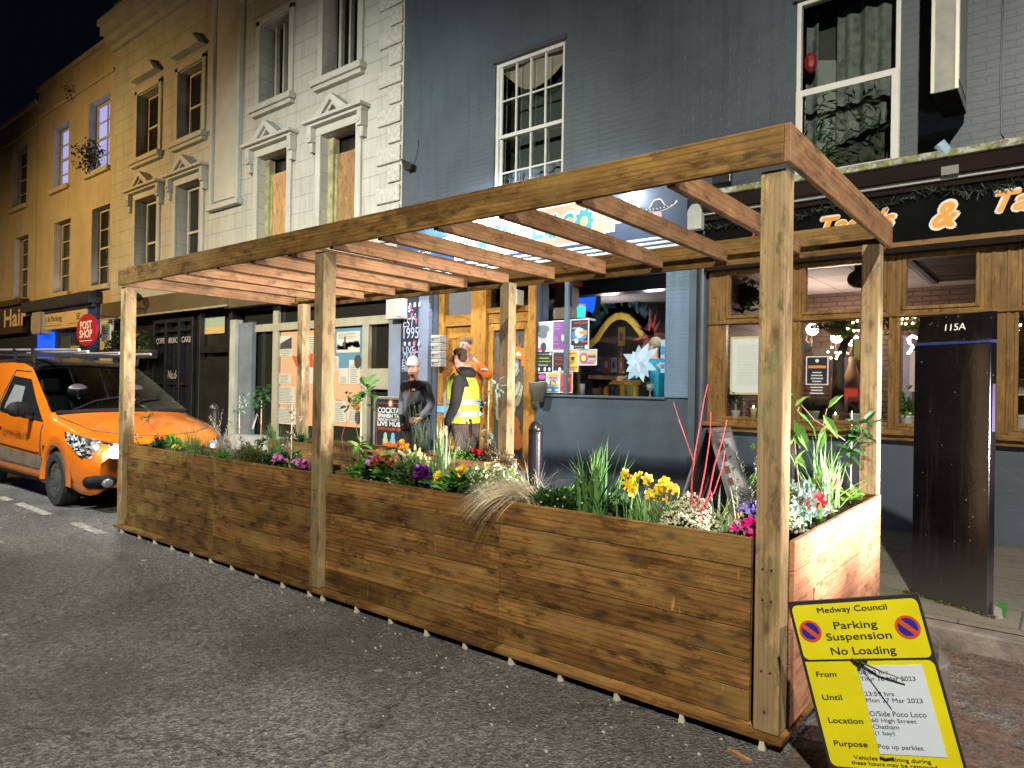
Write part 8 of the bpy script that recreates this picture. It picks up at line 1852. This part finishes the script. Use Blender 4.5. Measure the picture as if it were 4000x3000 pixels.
def rosette(c, r_, n, label, lm, fm, fpos, fr=.016, seed=1, name='primrose', h=.06, double=False, eye=None):
    """leafy rosette with a bunch of flowers at px offsets given in metres"""
    rr = random.Random(seed); t = T(name, c, label); mb = MB(); fb = MB(); eb = MB()
    for k in range(n):
        an = rr.uniform(0, 6.28); el = rr.uniform(.1, 1.0); d = Vector((math.cos(an)*math.cos(el), math.sin(an)*math.cos(el), math.sin(el))); leaf(mb, c+Vector((rr.gauss(0, r_*.2), rr.gauss(0, r_*.2), rr.uniform(0, h))), d, r_*rr.uniform(.6, 1.1), r_*rr.uniform(.35, .55), rr)
    for (x, y, z) in fpos:
        p = c+Vector((x, y, z)); face = Vector((rr.uniform(-.5, .5), -1, rr.uniform(.2, 1)))
        for q in range(3 if double else 1): petalflower(fb, p+rv(rr)*fr*.25*q, fr*rr.uniform(.8, 1.15), 5+q, rr, face+rv(rr)*.3*q, .3+.3*q)
        eb.ball(p+face.normalized()*fr*.15, fr*.22, 5, 3)
        mb.tube([c+Vector((x*.3, y*.3, 0)), p], .0016, 3, .8)
    mb.build('leaves', lm, t); fb.build('flowers', fm, t)
    if eye: eb.build('flower_eyes', eye, t)
    return t
def cluster(rr, n, rx, ry, z0, z1): return [(rr.uniform(-rx, rx), rr.uniform(-ry, ry), rr.uniform(z0, z1)) for _ in range(n)]
R0 = random.Random(40)
def spikes(c, n, h, label, mat, seed=1, ls=.022, spread=.35, name='rosemary', dens=60, wd=.2, tip=None):
    rr = random.Random(seed); t = T(name, c, label); mb = MB()
    for k in range(n):
        d = Vector((rr.gauss(0, spread), rr.gauss(0, spread*.6), 1)).normalized(); hh = h*rr.uniform(.55, 1.05); b0 = c+Vector((rr.gauss(0, .05), rr.gauss(0, .03), 0)); bend = rv(rr, 0, .2)*.08; mb.tube([b0, b0+d*hh*.5+bend*.3, b0+d*hh+bend], [.003, .002, .001], 3, .1)
        for q in range(dens):
            u = .12+.88*q/dens; p = b0+d*hh*u+bend*u*u; an = q*2.4; r3 = Vector((math.cos(an), math.sin(an), rr.uniform(.3, 1.1))).normalized(); ln = ls*(1.15-.6*u)*rr.uniform(.7, 1.2); s = r3.cross(Vector((0, 0, 1))).normalized()*ln*wd*.5; mb.quad(p-s*.5, p+s*.5, p+r3*ln+s*.3, p+r3*ln-s*.3, rr.random())
    mb.build('leaves', mat, t); return t
def climber(c, h, label, mat, cane=True, seed=1, n=40, ls=.05, lw=.7, wob=.05, zones=None, stem=None, name='climber', cane_h=None, lean=(0, 0)):
    rr = random.Random(seed); t = T(name, c, label); mb = MB(); sb = MB(); L_ = Vector((lean[0], lean[1], 0))
    if cane: MB().tube([c-Vector((0, 0, .02)), c+L_+Vector((0, 0, cane_h or h))], .0045, 6).build('cane', CANE, t)
    pts = []; m_ = 18
    for k in range(m_+1): u = k/m_; pts.append(c+L_*u+Vector((math.sin(u*9+seed)*wob*(.3+u), math.cos(u*7+seed)*wob*.4, h*u)))
    sb.tube(pts, [.0035*(1.1-k/m_) for k in range(m_+1)], 4); sb.build('stem', stem or BST, t)
    for k in range(n):
        u = rr.choice(zones) if zones else rr.random(); u = min(1, max(.02, u+rr.gauss(0, .05))); i = min(m_-1, int(u*m_)); p = pts[i].lerp(pts[i+1], u*m_-i); d = Vector((rr.uniform(-1, 1), rr.uniform(-.8, .6), rr.uniform(-.7, .6))); leaf(mb, p+d.normalized()*rr.uniform(.005, .035), d, ls*rr.uniform(.6, 1.25), ls*lw*rr.uniform(.7, 1.1), rr)
    mb.build('leaves', mat, t); return t

# ---- far front planter (in order away from the near post) ----
climber(bp(548, .22), .50, 'spindly bare shrub with a few leaves beside the far corner post', LD, False, 2, 26, .055, .5, .10, stem=BST, name='twiggy_shrub')
climber(bp(595, .30), .42, 'thin red stemmed shrub next to the spindly shrub', LBR, False, 5, 10, .04, .5, .09, stem=RST, name='twiggy_shrub')
rosette(bp(620, .15), .09, 42, 'dark leaved primrose with orange red flowers beside the far corner post', LD, F_RUS, cluster(R0, 9, .07, .04, .08, .13), .018, 3)
rosette(bp(700, .14), .07, 26, 'yellow primrose at the rim of the far planter', LG, F_YEL, [(x, -.03+.0*i, .06+.01*(i % 3)) for i, x in enumerate((-.08, -.055, -.03, -.01, .015, .04, .065))], .019, 4, eye=flat('eye_orange', (.7, .3, .01), .5))
hairgrass(bp(765, .2), .36, 520, 'fine bright green feather grass arching over the far planter', leafmat('grass_pale_green', (.34, .44, .18), (.12, .24, .07)), (.25, -.15, 0), 6, .0022, 1.9, .45)
strappy(bp(740, .3), .34, 26, .008, 'upright reedy blades behind the feather grass', .28, LB, 7, .3, name='rush_clump')
spikes(bp(868, .33), 7, .42, 'silver white artemisia spires in the far planter', LSI, 8, .035, .18, 'artemisia', 44, .45)
spikes(bp(905, .22), 10, .20, 'low silver foliage spilling beside the artemisia spires', LSI, 18, .03, .6, 'artemisia', 30, .4)
mound(bp(975, .2), .17, .11, .15, 2600, 'rounded golden brown heather in the far planter', LHE, .016, seed=9)
mound(bp(865, .13), .11, .06, .07, 700, 'soft green low mound under the silver foliage', LG, .018, seed=10, name='ground_cover_plant')
climber(bp(1015, .33), .62, 'dark ivy bushing out at the top of a bamboo cane', LD, True, 11, 60, .06, .9, .035, [.98, .95, .9, .82, .86, .3, .1], name='ivy_on_cane')
climber(bp(930, .40), .56, 'small leaved climber on a cane behind the artemisia', LGL, True, 12, 50, .045, .6, .05, [.9, .75, .6, .95, .4, .2], name='climber')
strappy(bp(1085, .36), .30, 60, .009, 'dense grassy green clump behind the pink primroses', .42, LB, 13, .6, name='sedge_clump')
climber(bp(1135, .38), .50, 'pinkish leaved climber on a cane beside the middle post', leafmat('leaf_pinkish', (.42, .30, .28), (.16, .14, .10)), True, 14, 46, .045, .5, .05, name='climber')
rosette(bp(1090, .13), .08, 28, 'pale pink primrose at the rim of the far planter', LD, F_PNK, cluster(R0, 8, .05, .03, .05, .10), .024, 15, double=True)
rosette(bp(1172, .13), .08, 30, 'lilac pink primrose beside the middle post', LD, F_PNK, cluster(R0, 9, .07, .03, .05, .09), .024, 16, double=True)
strappy(bp(1160, .2), .16, 30, .011, 'low strappy leaves between primroses and middle post', .8, LB, 17, 1.0, name='sedge_clump')
rosette(bp(1045, .18), .10, 34, 'deep green ivy rosette beside the golden brown heather', LD, F_RED, [(-.0, -.02, .09)], .012, 19, name='ivy')
# rear planters' plants
for i, (px, lab, hh) in enumerate(((1060, 'grassy tuft in the far rear planter', .25), (1185, 'green tuft behind the middle post in the far rear planter', .22))): strappy(bp(px, 1.68, 1750), hh, 34, .010, lab, .5, LB, 30+i, .6, name='sedge_clump')
climber(bp(1235, 1.7, 1750), .55, 'thin red stems standing in the far rear planter', LBR, False, 33, 8, .04, .5, .05, stem=RST, name='twiggy_shrub')
mound(bp(1150, 1.65, 1750), .18, .12, .10, 700, 'low green ground cover in the far rear planter', LD, .02, F_PUR, 20, .008, 34, name='ground_cover_plant')
mound(bp(1940, 1.68, 1780), .20, .14, .12, 1500, 'tawny heather at the entrance end of the orange rear planter', leafmat('leaf_tawny', (.34, .24, .13), (.14, .12, .06)), .016, F_WHT, 60, .005, 35)
rosette(bp(1868, 1.6, 1780), .08, 18, 'crimson cyclamen in the orange rear planter', LD, F_RED, cluster(R0, 9, .07, .04, .08, .12), .028, 36, name='cyclamen')
climber(bp(1905, 1.72, 1780), .72, 'tall leafy climber on a cane beside the rear middle post', LGL, True, 37, 46, .075, .55, .06, [.98, .9, .8, .7, .35, .2, .1], name='climber')
mound(bp(1820, 1.62, 1780), .20, .12, .09, 1200, 'lime green low mound in the orange rear planter', LLI, .022, seed=38, name='ground_cover_plant')
rosette(bp(1765, 1.6, 1780), .07, 14, 'yellow pansy beside the white plant label', LG, F_ORA, [(0, -.02, .10), (.03, -.02, .12)], .024, 39, name='pansy')
spikes(bp(1640, 1.65, 1780), 26, .54, 'tall grey green rosemary standing in front of the man in the beanie', LRO, 41, .036, .16, 'rosemary', 80)
spikes(bp(1820, 1.68, 1780), 16, .36, 'shorter rosemary in front of the man in the yellow vest', LRO, 42, .034, .2, 'rosemary', 60)
# ---- near front planter ----
climber(bp(1405, .36), .68, 'large leaved climber on a cane just past the middle post', LG, True, 50, 34, .10, .55, .04, [.88, .85, .8, .9, .3, .28, .33, .1], name='climber')
climber(bp(1347, .40), .60, 'thin dark twigs beside the middle post', LD, False, 51, 12, .05, .7, .04, [.95, .9], stem=flat('dark_red_stem', (.12, .03, .03), .6), name='twiggy_shrub')
rosette(bp(1452, .22), .10, 40, 'lilac double flowered primrose near the middle post', LD, F_LIL, cluster(R0, 9, .06, .04, .10, .15), .026, 52, double=True)
rosette(bp(1510, .17), .13, 90, 'broad green plant with rust red flower heads', LG, F_RUS, cluster(R0, 26, .12, .05, .12, .17), .018, 53, name='chrysanthemum', double=True, h=.09)
mound(bp(1590, .20), .16, .10, .17, 2600, 'feathery dark green bush beside the rust red flowers', leafmat('leaf_feathery', (.12, .20, .07), (.03, .08, .025)), .02, seed=54, name='dwarf_conifer')
mound(bp(1610, .42), .20, .07, .19, 460, 'variegated cream and green shrub behind the feathery bush', LVAR, .042, F_PAL, 60, .010, 55, name='variegated_shrub')
rosette(bp(1572, .44), .06, 16, 'golden orange wallflower above the variegated shrub', LVAR, F_ORA, cluster(R0, 22, .035, .03, .20, .30), .016, 56, name='wallflower')
rosette(bp(1500, .44), .10, 40, 'pale green leafy shrub behind the lilac primrose', LVAR, F_ORA, cluster(R0, 4, .08, .03, .16, .2), .012, 57, name='variegated_shrub', h=.16)
rosette(bp(1658, .15), .07, 20, 'violet primrose beside the tall striped iris', LD, F_PUR, cluster(R0, 8, .035, .03, .09, .14), .024, 58, double=True)
strappy(bp(1725, .27), .46, 52, .013, 'tall striped iris blades in the middle of the near planter', .22, leafmat('blade_striped', (.40, .50, .26), (.10, .24, .08)), 59, .35)
rosette(bp(1775, .16), .13, 70, 'broad leaved yellow primrose in front of the iris', LG, F_YEL, [(-.10, -.05, .10), (-.08, -.05, .11), (-.12, -.04, .11), (-.09, -.05, .125), (.06, .0, .13), (.07, .0, .15), (.05, .0, .155), (.065, 0, .17), (.08, 0, .165)], .020, 60, h=.07, double=True)
mound(bp(1870, .30), .12, .09, .16, 1100, 'white tipped pieris behind the yellow primrose', LG, .022, F_WHT, 240, .008, 61, name='pieris')
mound(bp(1960, .40), .17, .09, .17, 1500, 'white tipped heather behind the straw grass', LG, .02, F_WHT, 200, .008, 62)
# straw coloured grass cascading over the board
rr = random.Random(64); c = bp(2085, .20); gt = T('straw_grass', c, 'straw coloured feather grass cascading over the planter front'); mb = MB()
for k in range(800):
    b0 = c+Vector((rr.gauss(0, .03), rr.gauss(0, .03), 0)); el = rr.gauss(.95, .2); q = rr.gauss(-.32, .16)
    if rr.random() < .12: q = rr.uniform(-1, .3); el = rr.uniform(.6, 1.4)
    d = Vector((-math.cos(el), q, math.sin(el)))
    blade(mb, b0, d, rr.uniform(.30, .52), .0032*rr.uniform(.6, 1.3), rr.uniform(1.9, 2.8), rr, 11)
mb.build('blades', LSTR, gt)
hairgrass(bp(2085, .25), .30, 60, 'wispy fair grass stems beside the straw grass', LSTR, (.1, 0, 0), 65, .002, 1.2, .35)
mound(bp(2165, .24), .20, .13, .10, 2200, 'dark green spreading heather beside the large iris', LD, .018, F_WHT, 70, .006, 66)
strappy(bp(2320, .24), .42, 88, .0145, 'largest glossy iris clump in the near planter', .38, leafmat('blade_glossy', (.20, .36, .12), (.05, .17, .04)), 67, .75)
def daffs(c, n, h, label, seed, fm=None, nl=40):
    rr = random.Random(seed); t = T('daffodils', c, label); mb = MB(); fb = MB(); tb_ = MB()
    for k in range(nl): an = rr.uniform(0, 6.28); tl = rr.uniform(0, .4); blade(mb, c+Vector((rr.gauss(0, .05), rr.gauss(0, .03), 0)), (math.cos(an)*math.sin(tl), math.sin(an)*math.sin(tl), 1), h*rr.uniform(.5, .85), .009, .4, rr, 5)
    for k in range(n):
        b0 = c+Vector((rr.gauss(0, .05), rr.gauss(0, .03), 0)); e = b0+Vector((rr.gauss(0, .05), rr.gauss(0, .03), h*rr.uniform(.65, 1.0))); mb.tube([b0, b0.lerp(e, .6), e], .0028, 5, .8); face = Vector((rr.uniform(-1, 1), rr.uniform(-1, .1), rr.uniform(-.1, .4))).normalized(); petalflower(fb, e, .032, 6, rr, face, .1)
        tb_.tube([e, e+face*.016, e+face*.026], [.006, .008, .010], 7, rr.random())
    mb.build('leaves', leafmat('daffodil_leaf', (.24, .42, .14), (.10, .24, .07)), t); fb.build('petals', fm or F_YEL, t); tb_.build('trumpets', leafmat('trumpet_gold', (.92, .60, .02), (.85, .45, .01)), t); return t
daffs(bp(2505, .17), 9, .235, 'taller yellow daffodils with orange cups beside the large iris', 68); daffs(bp(2590, .20), 7, .19, 'paler shorter daffodils next to the white heather', 69, leafmat('petal_lemon', (.82, .70, .18), (.7, .55, .05)))
mound(bp(2700, .25), .125, .11, .135, 1600, 'big white flowering heather behind the red dogwood stems', LHE, .016, F_WHT, 1300, .007, 70)
mound(bp(2665, .14), .11, .05, .075, 700, 'low white heather in front of the big white heather', LHE, .014, F_WHT, 500, .006, 71)
rr = random.Random(72); dgw = T('dogwood', bp(2725, .17), 'bright red bare dogwood stems near the near corner post'); mb = MB()
def stem(pxys, y, r0=.0055, r1=.0016):
    P_ = [F(px, py, y+.01*i) for i, (px, py) in enumerate(pxys)]; mb.tube(P_, [r0+(r1-r0)*i/(len(P_)-1) for i in range(len(P_))], 6, rr.random())
stem([(2710, 2066), (2706, 2000), (2700, 1960), (2703, 1880), (2708, 1800), (2680, 1720), (2652, 1640), (2630, 1570)], .16); stem([(2712, 2010), (2735, 1930), (2755, 1830), (2768, 1740), (2775, 1680), (2776, 1610)], .18, .0045)
stem([(2735, 2062), (2738, 2010), (2752, 1980), (2770, 1920), (2790, 1820), (2815, 1740), (2835, 1660), (2838, 1640)], .17); stem([(2755, 1975), (2790, 1920), (2820, 1830), (2832, 1760)], .18, .004); stem([(2706, 1990), (2700, 1900), (2712, 1780), (2735, 1650), (2750, 1560), (2765, 1500)], .2, .004); stem([(2714, 2020), (2750, 1970), (2768, 1930)], .16, .004)
mb.build('stems', RST, dgw); MB().tube([F(2736, 2070, .17), F(2738, 2010, .17)], [.009, .006], 7).build('stump', flat('stump_orange', (.40, .15, .08), .7), dgw)
t = strappy(bp(2830, .28), .24, 26, .020, 'pale arching hellebore leaves beside the near post', .7, leafmat('leaf_pale_arching', (.50, .56, .40), (.2, .3, .12)), 73, 1.6, name='hellebore')
rosette(bp(2930, .25), .07, 20, 'blue violet primrose against the near corner post', LD, F_BLU, cluster(R0, 8, .05, .03, .10, .15), .022, 74, double=True)
rosette(bp(2885, .12), .05, 12, 'single magenta cyclamen in the near planter', LGL, F_MAG, cluster(R0, 4, .02, .015, .05, .08), .022, 75, name='cyclamen'); rosette(bp(2935, .11), .06, 14, 'larger magenta cyclamen touching the near corner post', LGL, F_MAG, cluster(R0, 9, .035, .02, .03, .10), .026, 76, name='cyclamen')
rosette(bp(2440, .22), .07, 20, 'small dark plant between large iris and daffodils', LD, F_WHT, [], .01, 77, name='ivy')
for i, (px, y, rx, h, lab) in enumerate(((1420, .3, .16, .08, 'low dark leaves filling the planter just past the middle post'), (1700, .40, .2, .10, 'dark green leaves behind the tall striped iris'), (2240, .36, .14, .07, 'low leaves between the spreading heather and the large iris'), (2410, .38, .13, .06, 'low leaves behind the small dark plant'), (660, .38, .25, .10, 'dark low leaves at the back of the far planter'), (1120, .42, .2, .09, 'dark low leaves behind the pink primroses'))):
    mound(bp(px, y), rx, .07, h, 420, lab, LD if i % 2 else LG, .034, F_WHT, 6, .006, 100+i, 'ground_cover_plant')
# dead leaves and twigs on the soil
mb = MB(); rr = random.Random(99)
for k in range(700):
    x, y = rr.uniform(-6.3, -.5), rr.uniform(.09, .47)
    if rr.random() < .25: x, y = rr.uniform(-.42, -.04), rr.uniform(.52, 1.88)
    p = Vector((x, y, ZS+.008+rr.random()*.012)); a = rv(rr, -.3, .5).normalized()*rr.uniform(.006, .02); b_ = a.cross(rv(rr)).normalized()*a.length*.5; mb.quad(p-a, p+b_, p+a, p-b_, rr.random())
tag(mb.build('leaf_litter', leafmat('litter_brown', (.20, .13, .08), (.06, .04, .025))), 'brown leaf litter scattered on the planter soil', 'leaf litter', kind='stuff')
# plant labels
def label_tag(p, d, l, w_, text, cat='plant label'):
    u = Vector(d).normalized(); s = Vector((u.z, 0, -u.x)); mb = MB(); a = Vector(p); mb.prism([a-s*w_/2, a+s*w_/2, a+s*w_/2+u*l, a-s*w_/2+u*l], (0, .002, 0)); return tag(mb.build('plant_label', WHT), text, cat)
label_tag(F(985, 1675, .34), (.42, 0, .8), .15, .022, 'white slanting plant label tied to the ivy cane'); label_tag(F(528, 1718, .12), (.6, 0, .7), .08, .02, 'white plant label bent beside the far corner post'); label_tag(F(1788, 1775, 1.55), (0.05, 0, 1), .07, .03, 'upright white plant label in the orange rear planter')
mb = MB()
pot_ = F(1800, 1875, .6)
# ---- end planter ----
def ep(x, y): return Vector((x, y, ZS))
mound(ep(-.17, .52), .09, .07, .10, 700, 'cream flowering heather at the near end of the end planter', LG, .014, F_WHT, 520, .006, 80)
rosette(ep(-.2, .68), .10, 0, 'broad glaucous ivy in the end planter', LGL, F_WHT, [], .02, 81, name='ivy')
rr = random.Random(82); iv = T('trailing_ivy', ep(-.17, .62), 'large grey green lobed ivy leaves beside the near corner post'); mb = MB()
def lobed(mb, p, d, s, rr):
    d = d.normalized(); a = d.cross(Vector((.2, 1, .1))).normalized(); up = a.cross(d); t_ = rr.random(); pts = []
    for k, q in enumerate((0, .55, .42, .85, .6, 1.1, .6, .85, .42, .55)): an = math.pi*2*k/10; pts.append(p+(d*(.45-math.cos(an)*q*.6)+a*math.sin(an)*q*.75)*s+up*.1*s*math.sin(3*an))
    mb.poly(pts, t_)
for k in range(40):
    px, py = rr.gauss(3130, 28), rr.uniform(1870, 2030); y = rr.uniform(.5, .72); p = F(px, py, y); lobed(mb, p, Vector((rr.uniform(-1, 1), rr.uniform(-1, .2), rr.uniform(-.6, .6))), rr.uniform(.035, .06), rr)
for k in range(7): px = rr.uniform(3100, 3170); mb.tube([F(px, 2060, .6), F(px+rr.uniform(-20, 20), 1950, .6), F(px+rr.uniform(-30, 30), 1880, .6)], .003, 4, .2)
mb.build('leaves', LGL, iv)
rr = random.Random(83); vn = T('vine', ep(-.25, .7), 'long leaved green vine climbing behind the near corner post'); mb = MB()
for (px, py, dx, dy, s) in ((3105, 1590, 60, -50, .1), (3110, 1600, 90, 110, .17), (3100, 1640, 60, 120, .16), (3098, 1690, 30, 60, .13), (3110, 1560, -40, -30, .08), (3235, 1595, 60, -60, .1), (3215, 1620, 60, 90, .14), (3240, 1650, -50, 70, .13), (3225, 1680, -30, 90, .14), (3100, 1770, 50, 60, .11), (3105, 1820, 40, -70, .1), (3090, 1740, 20, -60, .1), (2935, 1760, 10, -30, .08), (2930, 1900, 20, -60, .08)):
    p = F(px, py, .75); q = F(px+dx, py+dy, .70); d = (q-p); leaf(mb, p, d, d.length, d.length*.30, rr, .7)
vst = MB(); vst.tube([F(3110, 2050, .7), F(3120, 1900, .72), F(3105, 1750, .75), F(3098, 1640, .75), F(3120, 1590, .75)], .004, 5); vst.tube([F(3110, 1560, .75), F(3180, 1640, .78), F(3230, 1670, .8), F(3300, 1720, 1.0)], .0028, 5); vst.tube([F(3230, 1595, .8), F(3215, 1660, .8)], .002, 4)
mb.build('leaves', LG, vn); vst.build('stems', BST, vn)
rosette(ep(-.12, .87), .07, 14, 'bright red cyclamen in the end planter', LGL, F_RED, cluster(R0, 12, .05, .02, .07, .15), .030, 84, name='cyclamen')
spikes(ep(-.36, .75), 14, .36, 'airy white flowered shrub inside the end planter', leafmat('leaf_whitish', (.55, .58, .48), (.2, .28, .16)), 85, .03, .3, 'white_shrub', 46, .5)
mound(ep(-.22, 1.02), .15, .12, .14, 1600, 'grey green heather behind the red cyclamen', leafmat('leaf_greyheather', (.26, .28, .16), (.10, .12, .05)), .016, F_WHT, 80, .004, 86)
t = strappy(ep(-.17, 1.22), .44, 70, .012, 'dense daffodil leaf clump in the end planter', .34, leafmat('daffodil_leaf', (.24, .42, .14), (.10, .24, .07)), 87, .5, name='daffodil_leaves')
rosette(ep(-.14, 1.55), .10, 30, 'bright green primrose leaves beside the rear corner post', LLI, F_MAG, [(-.12, -.05, .12), (-.10, -.05, .14), (-.14, -.05, .13), (-.03, -.05, .11), (-.02, -.05, .13)], .03, 88)
climber(ep(-.14, 1.72), .56, 'dark leaved clematis against the rear corner post', LD, True, 89, 44, .11, .42, .05, [.75, .8, .85, .7, .6, .3, .5], name='clematis')
mb = MB(); rr = random.Random(90)
lf = T('lily_shoots', ep(-.2, .75), 'fat pale green shoots between ivy and red cyclamen'); 
for (dx, dz) in ((-.06, .1), (-.03, .12), (.02, .08)): blade(mb, ep(-.08, .78), (dx*6, -.3, 1), .14, .03, .6, rr, 5, .9)
mb.build('leaves', LG, lf)
